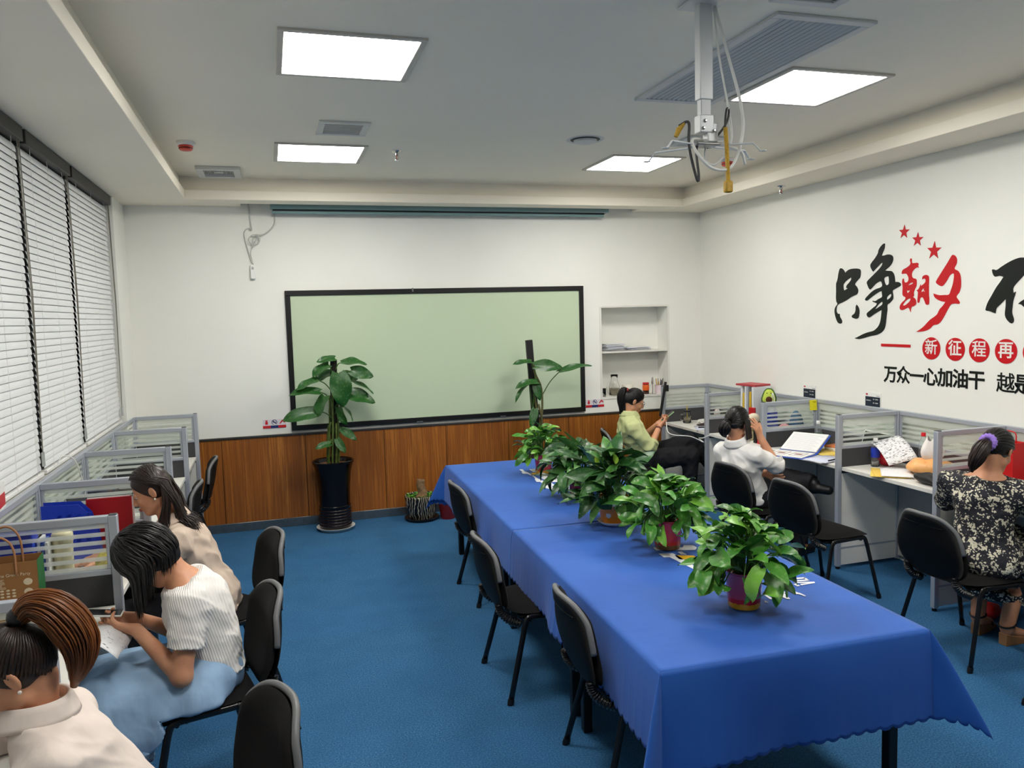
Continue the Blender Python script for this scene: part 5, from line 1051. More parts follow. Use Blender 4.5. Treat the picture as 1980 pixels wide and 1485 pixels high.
MB().lathe([(0.0, 0.14), (0.039, 0.14), (0.04, 0.137), (0.04, 0.122), (0, 0.122)], n=28, cap=False).build('lid', BLK, r, 60); MB().tube([(0.005, 0, 0.02), (0.0, 0, 0.19)], 0.005, 8).build('straw', mat('straw_yellow', rgb(206, 180, 70), 0.4), r)
MB().lathe([(0, 0.008), (0.0415, 0.012), (0.0415, 0.06), (0, 0.06)], n=28, cap=False).build('water', WATER, r)
r = thing('tissue_box', 'black and white tissue box with a tissue sticking up', 'tissue box', (4.46, 7.26, DESK), -0.3)
MB().box((-0.06, -0.055, 0), (0.055, 0.055, 0.10)).build('box', BLK, r, bevel=0.003); MB().box((-0.066, -0.056, 0.0), (-0.06, 0.056, 0.10)).build('white_face', WHT, r, bevel=0.001)
def tissue(r, z, s, m, name='tissue', seed=1):
    rnd = random.Random(seed); b = MB(); n = 22; ph = [rnd.uniform(0, 6) for _ in range(4)]
    def f(u, v):
        a = u*2*PI; rr = s*(0.32+0.55*math.sin(PI*min(1, v*0.85+0.1)))*(1-0.45*v)*(1+0.22*math.sin(3*a+ph[0]+2*v)+0.13*math.sin(5*a+ph[1])); return (rr*math.cos(a), rr*math.sin(a)*0.6, z+s*1.5*v*(1+0.12*math.sin(2*a+ph[2])))
    b.grid(f, n, 9); return b.build(name, m, r, 180)
TISS = mat('tissue', rgb(236, 228, 222), 0.9)
tissue(r, 0.098, 0.05, TISS)
CW2 = mat('cord_white', rgb(228, 228, 224), 0.5)
r = thing('charger_cable', 'coiled white charging cable beside the mason jar mug', 'cable', (4.38, 7.42, DESK))
MB().tube(bez([(0.05*math.cos(t*1.9)*(1+0.15*math.sin(t)), 0.035*math.sin(t*1.9), 0.008+0.025*abs(math.sin(t*2.3))) for t in np.linspace(0, 9, 24)], 100), 0.006, 7).build('cord', CW2, r, 180); MB().cbox((0.03, 0.02, 0.025), (0.05, 0.035, 0.03)).build('adapter', CW2, r, bevel=0.006)
def pouch(name, label, cat, x, y, z, w, l, h, rot, m, seed=1, lift=0.0):
    b = MB(); b.ball((0, 0, h/2), (w/2, l/2, h/2), 28); V = np.array(b.v); q = np.abs(V[:, :2]/(np.array([w, l])/2)); k = np.maximum(q[:, 0], q[:, 1])/(np.maximum((q**3).sum(1)**(1/3), 1e-6)); V[:, :2] *= (1.0/np.maximum(k, 0.7))[:, None]*0.92
    V[:, 2] += 0.004*np.sin(V[:, 0]*60+seed)*np.sin(V[:, 1]*50); V[:, 2] = np.maximum(V[:, 2], 0.0); b.v = [tuple(p) for p in V]
    o = b.build(name, m, None, 180); o.location = (x, y, z); o.rotation_euler = (0, lift, rot); return tag(o, label, cat)
pouch('sunglasses_case', 'dark brown flat case lying before the tissue box', 'case', 4.28, 7.22, DESK, 0.17, 0.08, 0.028, -0.4, mat('case_brown', rgb(52, 30, 28), 0.35))
pouch('sunglasses_case', 'black flat pouch between the brown case and the corner partition', 'pouch', 4.42, 7.06, DESK, 0.18, 0.09, 0.025, -0.7, mat('case_black', rgb(34, 32, 32), 0.4))
papers('paper_sheet', 'white sheet of paper on the back corner desk under a black marker', 4.22, 7.05, DESK+0.001, 2, 0.21, 0.29, -0.5, 4, 0.002)
o = MB().tube([(-0.07, 0, 0), (0.068, 0, 0), (0.075, 0, 0)], [0.007, 0.007, 0.003], 10).build('marker_pen', BLK, None, 40); o.location = (4.20, 7.06, DESK+0.0125); o.rotation_euler = (0, 0, -0.35); tag(o, 'black marker pen on the white sheet in the corner', 'pen')
o = MB().box((-0.09, -0.05, 0), (0.09, 0.05, 0.014)).build('red_notebook', mat('notebook_red', rgb(150, 22, 34), 0.5), None, bevel=0.002); o.location = (4.42, 6.86, DESK); o.rotation_euler = (0, 0, 0.0); tag(o, 'small red notebook beside the corner partition', 'notebook')
# black arm clamped on the first partition
r = thing('clamp_arm', 'slim black arm clamped to the end partition, tilting towards the phone', 'holder', (4.06, 7.655, 0))
b = MB(); b.bar((-0.005, -0.03, 1.235), (-0.09, -0.06, 0.87), 0.028, 0.018, (0, 1, 0)); b.build('arm', BLK, r, bevel=0.004); MB().box((-0.02, -0.035, 1.13), (0.03, -0.018, 1.2)).build('clamp', BLK, r, bevel=0.003)
# second desk: bag, files, plush
t = NT('quilt_pattern'); vo = t.add('ShaderNodeTexVoronoi', _feature='DISTANCE_TO_EDGE', Scale=38.0); t.link(t.coord(rot=(0.5, 0.2, 0.78)), vo.inputs['Vector']); t.col(t.ramp(vo.outputs['Distance'], [(0.05, rgb(176, 164, 124)), (0.16, rgb(120, 104, 70))])); t.b.inputs['Roughness'].default_value = 0.8
r = thing('patterned_bag', 'olive patterned handbag with a cream flap on the desk beyond the white shirt', 'bag', (4.26, 6.27, DESK), 0.15)
b = MB(); b.grid(lambda u, v: ((0.13-0.03*v)*math.cos(2*PI*u)*(1+0.06*math.cos(4*PI*u)), (0.075-0.03*v)*math.sin(2*PI*u), 0.16*v), 40, 10); b.build('body', t.m, r, 180); MB().box((-0.1, -0.05, -0.0), (0.1, 0.05, 0.005)).build('base', mat('bag_base', rgb(96, 82, 56), 0.8), r)
b = MB(); b.ball((-0.03, 0.0, 0.19), (0.07, 0.045, 0.055), 20); b.build('flap', mat('bag_cream', rgb(214, 204, 180), 0.7), r, 180)
FY = mat('file_yellow', rgb(206, 170, 44), 0.5); FW = mat('file_white', rgb(222, 224, 228), 0.5); FG = mat('file_grey', rgb(160, 166, 176), 0.4)
r0 = thing('file_rack', 'clear grey standing rack that holds the files in the second desk\'s corner', 'file rack', (4.49, 6.58, DESK))
b = MB(); b.box((-0.10, -0.14, 0), (0.09, 0.16, 0.14)); b.build('base_box', FG, r0, bevel=0.004)
for k, (yy, m, h, nm) in enumerate(((0.12, FW, 0.318, 'white'), (0.085, FY, 0.25, 'thin yellow'), (0.05, FW, 0.318, 'tall white'), (0.015, FG, 0.32, 'grey clear'), (-0.03, FY, 0.27, 'wide yellow'), (-0.075, FW, 0.318, 'pale'))):
    o = MB().box((-0.105, -0.013, 0), (0.09, 0.013, h)).build('file_folder', m, None, bevel=0.003); o.location = (4.49, 6.58+yy, DESK+0.14); o.rotation_euler = (0.008*(k-3)*-1, 0, 0); tag(o, nm+' file standing in the rack behind the white-shirted woman', 'file', 'standing files')
o = MB().box((-0.10, -0.13, 0), (0.10, 0.13, 0.018)).build('red_book', mat('book_red', rgb(176, 60, 66), 0.5), None, bevel=0.002); o.location = (4.48, 6.64, DESK+0.14+0.3205); o.rotation_euler = (0, 0, 0.2); tag(o, 'flat red book lying on top of the standing files', 'book')
BLU = mat('bag_blue', rgb(26, 48, 150), 0.5, var=0.06)
r = thing('blue_gift_bag', 'dark blue paper bag leaning on the files under the plush', 'bag', (4.465, 6.335, DESK), (-0.08, 0.0, 0.0))
b = MB(); b.box((-0.045, -0.065, 0.0), (0.045, 0.065, 0.30)); b.build('bag', BLU, r, bevel=0.004); MB().tube(bez([(0.0, -0.075, 0.29), (0.0, -0.085, 0.36), (0.0, -0.06, 0.41), (0.0, -0.055, 0.30)], 20), 0.004, 8).build('handle', CW2, r, 180)
o = MB().box((-0.012, -0.035, 0), (0.012, 0.035, 0.27)).build('red_packet', mat('packet_red', rgb(176, 20, 30), 0.4), None, bevel=0.006); o.location = (4.35, 6.46, DESK); o.rotation_euler = (0, 0, 0.3)
tag(o, 'slim red packet standing between the patterned bag and the files', 'packet')
r = thing('avocado_plush', 'green avocado plush with a brown pit perched on the blue bag', 'plush toy', (4.465, 6.36, 1.0905), D(-35))
AVD = mat('plush_dark_green', rgb(54, 92, 34), 0.95, bump=0.3, bscale=200); AVL = mat('plush_light_green', rgb(188, 206, 84), 0.95, bump=0.3, bscale=200); AVB = mat('plush_brown', rgb(74, 38, 20), 0.9); 
def avo(sc, dy): return [(0, 0, 0)]
b = MB(); b.lathe([(0.0, 0.0), (0.045, 0.004), (0.068, 0.03), (0.07, 0.06), (0.058, 0.1), (0.042, 0.135), (0.025, 0.152), (0.0, 0.157)], n=30, M=Matrix.Diagonal((1, 0.68, 1, 1)), cap=False); b.build('skin', AVD, r, 180)
b = MB(); b.lathe([(0.0, 0.008), (0.04, 0.012), (0.06, 0.034), (0.062, 0.06), (0.05, 0.098), (0.036, 0.13), (0.02, 0.145), (0.0, 0.148)], n=30, M=Matrix.Translation((0, -0.014, 0)) @ Matrix.Diagonal((1, 0.62, 1, 1)), cap=False); b.build('face', AVL, r, 180)
b = MB(); b.ball((0, -0.042, 0.052), (0.03, 0.026, 0.031), 20); b.build('pit', AVB, r, 180)
for s in (-1, 1): b = MB(); b.ball((s*0.017, -0.0385, 0.112), (0.005, 0.004, 0.006), 10); b.build('eye', BLK, r)
MB().tube(bez([(-0.007, -0.0415, 0.099), (0, -0.043, 0.096), (0.007, -0.0415, 0.099)], 8), 0.0015, 6).build('mouth', BLK, r)
pouch('pink_snack_bag', 'pale pink snack bag seen blurred through the striped glass', 'bag', 4.38, 6.00, DESK, 0.12, 0.16, 0.17, 0.4, mat('snack_pink', rgb(214, 150, 158), 0.5, var=0.2, vscale=20))
pouch('blue_pouch', 'blue cloth pouch by the wall seen through the striped glass', 'pouch', 4.50, 6.0, DESK, 0.10, 0.14, 0.28, 0.1, mat('pouch_blue', rgb(50, 92, 132), 0.8, var=0.2, vscale=14))
for k in range(3):
    o = MB().box((-0.03, -0.022, 0), (0.03, 0.022, 0.16-0.02*k)).build('cosmetic_box', (WHT, CAPR, BLK)[k], None, bevel=0.002); o.location = (4.15+0.0*k, 5.96+0.06*k, DESK); tag(o, ('white', 'red', 'black')[k]+' small carton behind the striped glass of the second desk', 'box', 'small cartons')
o = MB().box((-0.001, -0.037, -0.09), (0.0012, 0.037, 0.0)).build('sticky_note', mat('note_yellow', rgb(238, 226, 30), 0.6), None, 0); o.location = (4.545, 5.83, PZ-0.005); o.rotation_euler = (0, 0.08, D(90)); tag(o, 'bright yellow sticky note on the partition top', 'sticky note')
b = MB()
for q in (0.012, 0.02): b.box((-0.0018, -0.03, -q-0.002), (-0.0008, 0.02-q, -q))
b.build('scribble', INKB, o)
# third desk: open blue folder with printed pages
r = thing('ring_folder', 'open blue folder with plastic-sleeved pages overhanging the desk front', 'folder', (4.14, 5.50, DESK+0.004), D(-62))
FB = mat('folder_blue', rgb(52, 92, 206), 0.4)
MA = Matrix.Rotation(-0.42, 4, 'X')
MB().box((-0.165, 0.0, 0.0), (0.165, 0.30, 0.004), Matrix.Rotation(0.42, 4, 'X')).build('cover', FB, r, bevel=0.001)
MB().box((-0.165, -0.27, 0.0), (0.165, -0.0, 0.004)).build('cover', FB, r, bevel=0.001)
MB().box((-0.155, 0.012, 0.006), (0.155, 0.285, 0.02), Matrix.Rotation(0.42, 4, 'X')).build('pages', PAPER, r, bevel=0.004); k = MB().box((-0.155, -0.26, 0.005), (0.155, -0.012, 0.014)).build('pages', PAPER, r, bevel=0.003)
b = MB(); RB = mat('print_brown', rgb(150, 104, 96), 0.6)
for cx in (-0.075, 0.07):
    for p in (((cx-0.055, -0.21, 0.0142), (cx+0.055, -0.203, 0.0147)), ((cx-0.055, -0.07, 0.0142), (cx+0.055, -0.063, 0.0147)), ((cx-0.055, -0.21, 0.0142), (cx-0.048, -0.063, 0.0147)), ((cx+0.048, -0.21, 0.0142), (cx+0.055, -0.063, 0.0147))): b.box(*p)
    b.box((cx-0.03, -0.16, 0.0142), (cx+0.03, -0.11, 0.0145))
b.build('printed_frames', RB, k)
b = MB()
for q in range(14): b.box((-0.13, 0.03+q*0.017, 0.0202), (0.13-0.02*(q % 3), 0.033+q*0.017, 0.0205), Matrix.Rotation(0.42, 4, 'X'))
b.build('printed_lines', mat('print_grey', rgb(186, 188, 200), 0.7), r)
papers('paper_sheet', 'loose white sheets right of the blue folder by a black pen', 4.14, 5.17, DESK+0.001, 4, 0.21, 0.29, -1.35, 9, 0.002)
o = MB().tube([(-0.05, 0, 0), (0.05, 0, 0)], 0.005, 8).build('ballpoint_pen', BLK, None, 40); o.location = (4.14, 5.08, DESK+0.015); o.rotation_euler = (0, 0, 0.3); tag(o, 'black pen on the loose sheets next to the folder', 'pen')
for k, (m, lb) in enumerate(((mat('envelope_tan', rgb(206, 176, 120), 0.7), 'tan'), (mat('envelope_yellow', rgb(230, 200, 96), 0.7), 'yellow'))):
    o = MB().box((-0.11, -0.15, 0), (0.11, 0.15, 0.004)).build('envelope', m, None, bevel=0.001); o.location = (4.36, 5.42, DESK+0.0005+0.0045*k); o.rotation_euler = (0, 0, 0.3-0.5*k); tag(o, lb+' envelope lying under the bottle with the green drink', 'envelope', 'envelopes of the folder desk')
for k in range(3):
    o = MB().box((-0.06, -0.085, 0), (0.06, 0.085, 0.014)).build('small_book', (mat('book_cream', rgb(220, 206, 176), 0.6), WHT, mat('book_orange', rgb(206, 120, 70), 0.6))[k], None, bevel=0.002); o.location = (4.47, 5.42, DESK+0.0095+0.0145*k); o.rotation_euler = (0, 0, 0.1*k); tag(o, ('cream book at the bottom', 'white book in the middle', 'orange book on top')[k]+' of the small pile by the laptop', 'book', 'small book pile')
r = thing('laptop', 'silver laptop with its lid half open beside the partition', 'laptop', (4.42, 5.09, DESK), D(-90))
SIL = mat('laptop_silver', rgb(188, 190, 190), 0.35, 0.5); MB().box((-0.15, -0.10, 0), (0.15, 0.11, 0.016)).build('base', SIL, r, bevel=0.004); MB().box((-0.135, -0.04, 0.0155), (0.135, 0.095, 0.0175)).build('keyboard', mat('keys_dark', rgb(52, 52, 50), 0.6, var=0.3, vscale=120), r, smooth=0)
Mx = Matrix.Translation((0, 0.11, 0.012)) @ Matrix.Rotation(-0.3, 4, 'X'); k = MB().box((-0.15, -0.003, 0), (0.15, 0.004, 0.2), Mx).build('lid', WHT, r, bevel=0.003); MB().box((-0.14, -0.0038, 0.012), (0.14, -0.0028, 0.19), Mx).build('screen', mat('screen_dark', rgb(26, 28, 30), 0.15), k, smooth=0)
# fourth desk
for k in range(2):
    o = MB().box((-0.115, -0.16, 0), (0.115, 0.16, 0.004)).build('envelope', mat('envelope_gold', rgb(232, 196, 92), 0.7) if k else bpy.data.materials['envelope_yellow'], None, bevel=0.001); o.location = (4.20, 4.56-0.02*k, DESK+0.0005+0.0045*k); o.rotation_euler = (0, 0, -0.75+0.12*k); tag(o, ('lower yellow envelope under the printed sheets', 'upper yellow envelope under the printed sheets')[k], 'envelope', 'yellow envelopes of the fourth desk')
def m_scribble(name, thr):
    t = NT(name); n = t.noise(t.coord(scale=(1, 2.6, 1)), 42, 5, 0.7); t.col(t.ramp(n, [(thr, rgb(234, 234, 234)), (thr+0.02, rgb(60, 60, 62))])); t.b.inputs['Roughness'].default_value = 0.7; return t.m
b = MB(); b.grid(lambda u, v: ((u-0.5)*0.21, (v-0.5)*0.297, 0.004+0.012*math.sin(PI*u)*v), 10, 10); o = b.build('printed_sheet', m_scribble('print_sparse', 0.66), None, 180, solid=0.001); o.location = (4.22, 4.50, DESK+0.0105); o.rotation_euler = (0, 0, -0.7); tag(o, 'printed white sheet on the yellow envelopes, lower of two', 'paper')
b = MB(); b.grid(lambda u, v: ((u-0.5)*0.21, (v-0.5)*0.28, 0.03*math.sin(PI*v)), 10, 10); o = b.build('printed_sheet', m_scribble('print_dense', 0.55), None, 180, solid=0.001); o.location = (4.35, 4.67, DESK+0.14); o.rotation_euler = (0.5, -0.25, -0.35); tag(o, 'closely printed white sheet propped against the red pouch', 'paper')
pouch('red_pouch', 'red pouch and strap propped behind the printed sheets', 'pouch', 4.40, 4.78, DESK, 0.16, 0.14, 0.13, 0.3, mat('pouch_red', rgb(200, 26, 44), 0.4, var=0.15, vscale=14))
r = thing('tissue_pack', 'orange soft pack of tissues with a tissue billowing out', 'tissue pack', (4.40, 4.38, DESK), -0.6)
t = NT('pack_orange'); n = t.noise(t.coord(), 26, 3); t.col(t.ramp(n, [(0.55, rgb(240, 178, 110)), (0.72, rgb(226, 120, 70))])); t.b.inputs['Roughness'].default_value = 0.35
b = MB(); b.ball((0, 0, 0.065), (0.15, 0.12, 0.065), 28); V = np.array(b.v); V[:, 2] = np.maximum(V[:, 2]+0.006*np.sin(V[:, 0]*50), 0.0); V[:, 0] *= 1+0.5*np.clip(0.04-np.abs(V[:, 2]-0.05), 0, 1)*4; b.v = [tuple(p) for p in V]; b.build('pack', t.m, r, 180)
tissue(r, 0.115, 0.10, TISS, seed=4); 
text('printing', '100', 0.03, CAPR, (-0.06, -0.075, 0.085), (1, 0, 0), (0, 0.45, 0.89), r) if False else None
pouch('black_pouch', 'black zip pouch at the front edge of the fourth desk', 'pouch', 4.18, 4.16, DESK, 0.14, 0.27, 0.075, -0.15, mat('pouch_black', rgb(24, 23, 24), 0.55, bump=0.3))
pouch('black_notebook', 'thin dark folder lying under the black zip pouch', 'folder', 4.29, 4.10, DESK, 0.1, 0.16, 0.02, 0.2, mat('folder_slate', rgb(70, 78, 92), 0.5))
# fifth desk
r = thing('red_gift_bag', 'red paper gift bag in front of the floral dress woman\'s face', 'bag', (4.42, 3.83, DESK), D(-90))
RBG = mat('bag_red', rgb(200, 24, 28), 0.45, var=0.05)
b = MB()
for lo, hi in (((-0.12, -0.055, 0), (0.12, -0.052, 0.33)), ((-0.12, 0.052, 0), (0.12, 0.055, 0.33)), ((-0.12, -0.052, 0), (-0.117, 0.052, 0.33)), ((0.117, -0.052, 0), (0.12, 0.052, 0.33)), ((-0.12, -0.052, 0), (0.12, 0.052, 0.003))): b.box(lo, hi)
b.build('bag', RBG, r, smooth=0)
for yy in (-0.05, 0.05): MB().tube(bez([(-0.05, yy, 0.32), (-0.04, yy, 0.38), (0.04, yy, 0.38), (0.05, yy, 0.32)], 16), 0.004, 7).build('handle', RBG, r, 180)
MB().box((-0.1, -0.04, 0.1), (0.1, 0.04, 0.30)).build('paper_lining', mat('bag_lining', rgb(220, 200, 170), 0.7), r)
r = thing('paper_cup', 'white paper cup with a red strawberry print near the floral dress', 'cup', (4.34, 3.42, DESK))
MB().lathe([(0.0, 0.0), (0.032, 0.0), (0.045, 0.15), (0.048, 0.155), (0.043, 0.155), (0.03, 0.008), (0, 0.006)], n=30, cap=False).build('cup', WHT, r, 60)
Mx = Matrix.Translation((-0.0345, -0.0215, 0.10)) @ Vector((-0.85, -0.53, 0)).to_track_quat('Z', 'Y').to_matrix().to_4x4(); b = MB(); b.lathe([(0.0, 0.002), (0.012, 0.0015), (0.014, 0)], n=14, M=Mx @ Matrix.Diagonal((1, 1.25, 1, 1)), cap=False); b.build('strawberry', CAPR, r)
r = thing('phone_cable', 'white cable looping off the front edge of the fifth desk', 'cable', (4.06, 3.90, DESK)); MB().tube(bez([(0.3, -0.1, 0.004), (0.1, -0.05, 0.005), (0.0, 0.03, 0.012), (-0.03, 0.02, 0.005), (-0.03, -0.06, -0.015), (0.02, -0.1, 0.004), (0.15, -0.12, 0.004)], 50), 0.0045, 8).build('cord', CW2, r, 180)
pouch('red_shoe_bag', 'crumpled red bag on the floor under the fifth desk', 'bag', 4.27, 3.76, 0.0, 0.16, 0.12, 0.10, 0.4, RBG)

# ================================================================ things on the left desks
r = thing('kraft_bag', 'brown kraft paper bag with white print and a green side on the left desk', 'bag', (-1.055, 3.50, DESK), 0.06)
KR = mat('kraft_paper', rgb(142, 98, 54), 0.75, var=0.06, vscale=10); KG = mat('kraft_green', rgb(22, 96, 42), 0.6); KI = mat('kraft_inside', rgb(112, 76, 44), 0.85); KW = mat('kraft_print', rgb(206, 190, 160), 0.7)
w_, d_, h_ = 0.125, 0.06, 0.30
MB().box((-w_, -d_, 0), (w_, -d_+0.002, h_)).build('front_panel', KR, r, smooth=0); MB().box((-w_, d_-0.002, 0), (w_, d_, h_)).build('back_panel', KR, r, smooth=0)
for s in (-1, 1): MB().box((s*w_-0.001, -d_+0.002, 0), (s*w_+0.001, d_-0.002, h_)).build('side_panel', KG, r, smooth=0)
MB().box((-w_, -d_+0.002, 0), (w_, d_-0.002, 0.002)).build('bottom', KI, r)
for yy, hh in ((-d_-0.004, 0.10), (d_-0.006, 0.115)): MB().tube(bez([(-0.055, yy, h_-0.05), (-0.055, yy, h_+hh*0.55), (-0.02, yy, h_+hh), (0.02, yy, h_+hh), (0.05, yy, h_+hh*0.55), (0.055, yy, h_-0.05)], 30), 0.0042, 8).build('handle', mat('kraft_handle', rgb(160, 112, 74), 0.7) if hh < 0.11 else bpy.data.materials['kraft_handle'], r, 180)
F = ((1, 0, 0), (0, 0, 1))
text('printed_words', 'Green Party', 0.036, KW, (-0.045, -d_-0.0006, 0.125), *F, r, 0.0003, 0.0003); text('printed_words', 'the Green Party', 0.017, KW, (0.045, -d_-0.0006, 0.252), *F, r, 0.0003)
b = MB(); rnd = random.Random(2)
for k in range(9): b.box((-0.02, -d_-0.0006, 0.20+k*0.0045), (-0.02+rnd.uniform(0.02, 0.035), -d_-0.0001, 0.2018+k*0.0045))
for k in range(9): b.box((-0.03, -d_-0.0006, 0.05+k*0.007), (-0.03+rnd.uniform(0.03, 0.085), -d_-0.0001, 0.0525+k*0.007))
b.build('printed_lines', KW, r, smooth=0)
b = MB()
for k in range(4):
    for q in range(3):
        b.ball((-0.112+k*0.018, -d_, 0.175+q*0.03), (0.006, 0.0008, 0.011), 8)
        b.ball((-0.02+k*0.02, -d_, 0.168+q*0.012), (0.007, 0.0008, 0.004), 8)
for k in range(8): b.box((0.033+k*0.01, -d_-0.0006, 0.135), (0.038+k*0.01, -d_-0.0001, 0.147))
for q in range(4): b.ball((0.09, -d_, 0.03+q*0.04+(0.07 if q > 1 else 0)), (0.016, 0.0008, 0.014), 12)
b.build('printed_icons', KW, r, smooth=0)
r = thing('mesh_rack', 'blue perforated plastic file rack behind the striped glass', 'file rack', (-1.04, 4.46, DESK), 0.1)
BR = mat('rack_blue', rgb(26, 56, 178), 0.4)
holes = []
for k in range(4):
    for q in range(4): cx, cz = -0.06+k*0.045+0.015*(q % 2), 0.06+q*0.06; holes.append([(cx-0.014, cz-0.014), (cx-0.004, cz-0.016), (cx+0.016, cz+0.006), (cx+0.014, cz+0.014), (cx+0.004, cz+0.016), (cx-0.016, cz-0.006)])
shape('perforated_panel', [[(-0.12, 0), (0.14, 0), (0.13, 0.14), (0.10, 0.24), (0.05, 0.30), (-0.12, 0.31)]]+holes, BR, (0, 0, 0), (1, 0, 0), (0, 0, 1), r, 0.002, 1)
shape('perforated_panel', [[(-0.12, 0), (0.14, 0), (0.13, 0.14), (0.10, 0.24), (0.05, 0.30), (-0.12, 0.31)]], BR, (0, 0.09, 0), (1, 0, 0), (0, 0, 1), r, 0.002, 1); MB().box((-0.12, 0, 0), (0.14, 0.09, 0.004)).build('base', BR, r)
o = MB().box((-0.11, -0.006, 0), (0.11, 0.006, 0.30)).build('red_folder', mat('folder_red', rgb(160, 16, 26), 0.4), None, bevel=0.002); o.location = (-0.87, 4.575, DESK); o.rotation_euler = (-0.02, 0, 0); tag(o, 'red folder standing behind the blue perforated rack', 'folder')
o = MB().box((-0.11, -0.002, 0), (0.115, 0.002, 0.305)).build('white_card', PAPER, None); o.location = (-0.865, 4.59, DESK); tag(o, 'white card board just behind the red folder', 'card')
r = thing('tumbler', 'cream insulated tumbler standing by the striped glass', 'tumbler', (-0.93, 3.86, DESK))
CR = mat('tumbler_cream', rgb(216, 206, 170), 0.35); MB().lathe([(0.0, 0.0), (0.034, 0.0), (0.036, 0.004), (0.04, 0.26), (0, 0.26)], n=32, cap=False).build('body', CR, r, 60); MB().lathe([(0.041, 0.26), (0.043, 0.268), (0.043, 0.30), (0.036, 0.31), (0, 0.312)], n=32, cap=False).build('lid', CR, r, 60); MB().lathe([(0.0395, 0.17), (0.0412, 0.171), (0.0412, 0.178), (0.0395, 0.179)], n=32, cap=False).build('band', BLK, r)
o = MB().box((-0.09, -0.045, 0), (0.09, 0.045, 0.34)).build('blue_file_box', mat('box_blue', rgb(18, 62, 190), 0.45), None, bevel=0.004); o.location = (-1.105, 3.785, DESK); tag(o, 'bright blue file box pressed behind the glass above the kraft bag', 'file box')
for k, (x, m, h, nm) in enumerate(((-1.005, WHT, 0.30, 'white'), (-0.99, mat('binder_blue', rgb(60, 96, 176), 0.5), 0.29, 'thin blue'), (-0.975, WHT, 0.285, 'slim white'))):
    o = MB().box((-0.006, -0.05, 0), (0.006, 0.05, h)).build('binder', m, None, bevel=0.001); o.location = (x, 3.83, DESK); tag(o, nm+' binder next to the bright blue file box', 'binder', 'binders by the blue box')
o = MB().box((-0.01, -0.045, 0), (0.01, 0.045, 0.2)).build('red_white_carton', mat('carton_red', rgb(150, 30, 40), 0.5), None, bevel=0.001); o.location = (-1.0, 3.95, DESK); tag(o, 'slim dark red carton beside the cream tumbler', 'box')
pouch('snack_bag', 'clear bag of yellow-green packed snacks behind the striped glass', 'snack bag', -0.79, 4.10, DESK, 0.15, 0.1, 0.15, 0.0, mat('snack_mix', rgb(176, 164, 60), 0.4, var=0.6, vscale=45))
r = thing('acrylic_trophy', 'clear acrylic ornament on a small base before the red folder', 'ornament', (-1.07, 4.28, DESK), 0.2)
b = MB(); b.lathe([(0.0, -0.006), (0.028, -0.006), (0.028, 0.006), (0, 0.006)], (0, 0, 0.2), 28, Matrix.Rotation(PI/2, 4, 'X') @ Matrix.Diagonal((1, 1.6, 1, 1)), cap=False); b.build('disc', GLASS, r, 60); MB().box((-0.04, -0.02, 0.0), (0.04, 0.02, 0.15)).build('stand', mat('acrylic_base', rgb(196, 200, 206), 0.1, trans=0.7), r, bevel=0.003)
papers('paper_stack', 'stack of papers with a dark picture on top in front of the woman in beige', -0.80, 4.53, DESK+0.001, 4, 0.18, 0.11, 0.05, 12, 0.004)
papers('paper_stack', 'white papers at the edge of the desk beside the woman in beige', -0.81, 3.93, DESK+0.001, 6, 0.15, 0.27, 0.15, 14, 0.004)
o = MB().tube([(-0.07, 0, 0), (0.07, 0, 0)], 0.0045, 8).build('pencil', mat('pencil_gold', rgb(196, 160, 90), 0.5), None, 40); o.location = (-0.86, 4.16, DESK+0.006); o.rotation_euler = (0, 0, 0.9); tag(o, 'gold pencil lying on the desk of the woman in beige', 'pencil')
b = MB()
b.grid(lambda u, v: ((u-0.5)*0.30, (v-0.5)*0.21, 0.0015 if u < 0.72 else 0.0015-0.5*(u-0.72)**1.6+0.01*math.sin(v*7)*(u-0.72)*2), 18, 10); o = b.build('printed_sheet', m_scribble('print_table', 0.62), None, 180, solid=0.0008); o.location = (-0.765, 3.36, DESK+0.001); o.rotation_euler = (0, 0, -0.1); tag(o, 'printed sheet hanging over the desk edge below the woman\'s phone', 'paper')
r = thing('dark_phone', 'dark phone lying on the desk beside the printed sheet', 'phone', (-0.99, 3.25, DESK), 0.5); MB().box((-0.036, -0.075, 0), (0.036, 0.075, 0.009)).build('case', BLK, r, bevel=0.004); MB().box((-0.033, -0.071, 0.0088), (0.033, 0.071, 0.0094)).build('screen', bpy.data.materials['screen_dark'], r, smooth=0)
r = thing('stapler_pen', 'white pen with a dark clip on the desk beneath the striped partition', 'pen', (-0.835, 3.585, DESK+0.007), 0.25); MB().tube([(-0.07, 0, 0), (0.07, 0, 0)], 0.006, 10).build('barrel', WHT, r, 40); MB().cbox((0.03, 0, 0.007), (0.05, 0.004, 0.003)).build('clip', BLK, r)
papers('paper_stack', 'white papers in front of the woman with the brown ponytail', -0.88, 2.22, DESK+0.001, 2, 0.21, 0.29, 0.2, 17, 0.002)
r = thing('laptop', 'black laptop with its lid up on the empty left desk', 'laptop', (-0.95, 5.05, DESK), D(40)); MB().box((-0.16, -0.11, 0), (0.16, 0.11, 0.016)).build('base', BLK, r, bevel=0.004); Mx = Matrix.Translation((0, 0.11, 0.014)) @ Matrix.Rotation(-0.35, 4, 'X'); MB().box((-0.16, -0.003, 0), (0.16, 0.005, 0.21), Mx).build('lid', BLK, r, bevel=0.004)
r = thing('loose_cable', 'thin white cable hanging over the window screen of the empty left desk', 'cable', (-1.2, 5.25, 1.1)); MB().tube(bez([(-0.02, -0.16, 0.115), (0.0, -0.12, 0.15), (0.035, -0.02, 0.11), (0.05, 0.05, 0.0), (0.06, 0.08, -0.12), (0.06, 0.1, -0.3)], 30), 0.0035, 7).build('cord', CW2, r, 180)
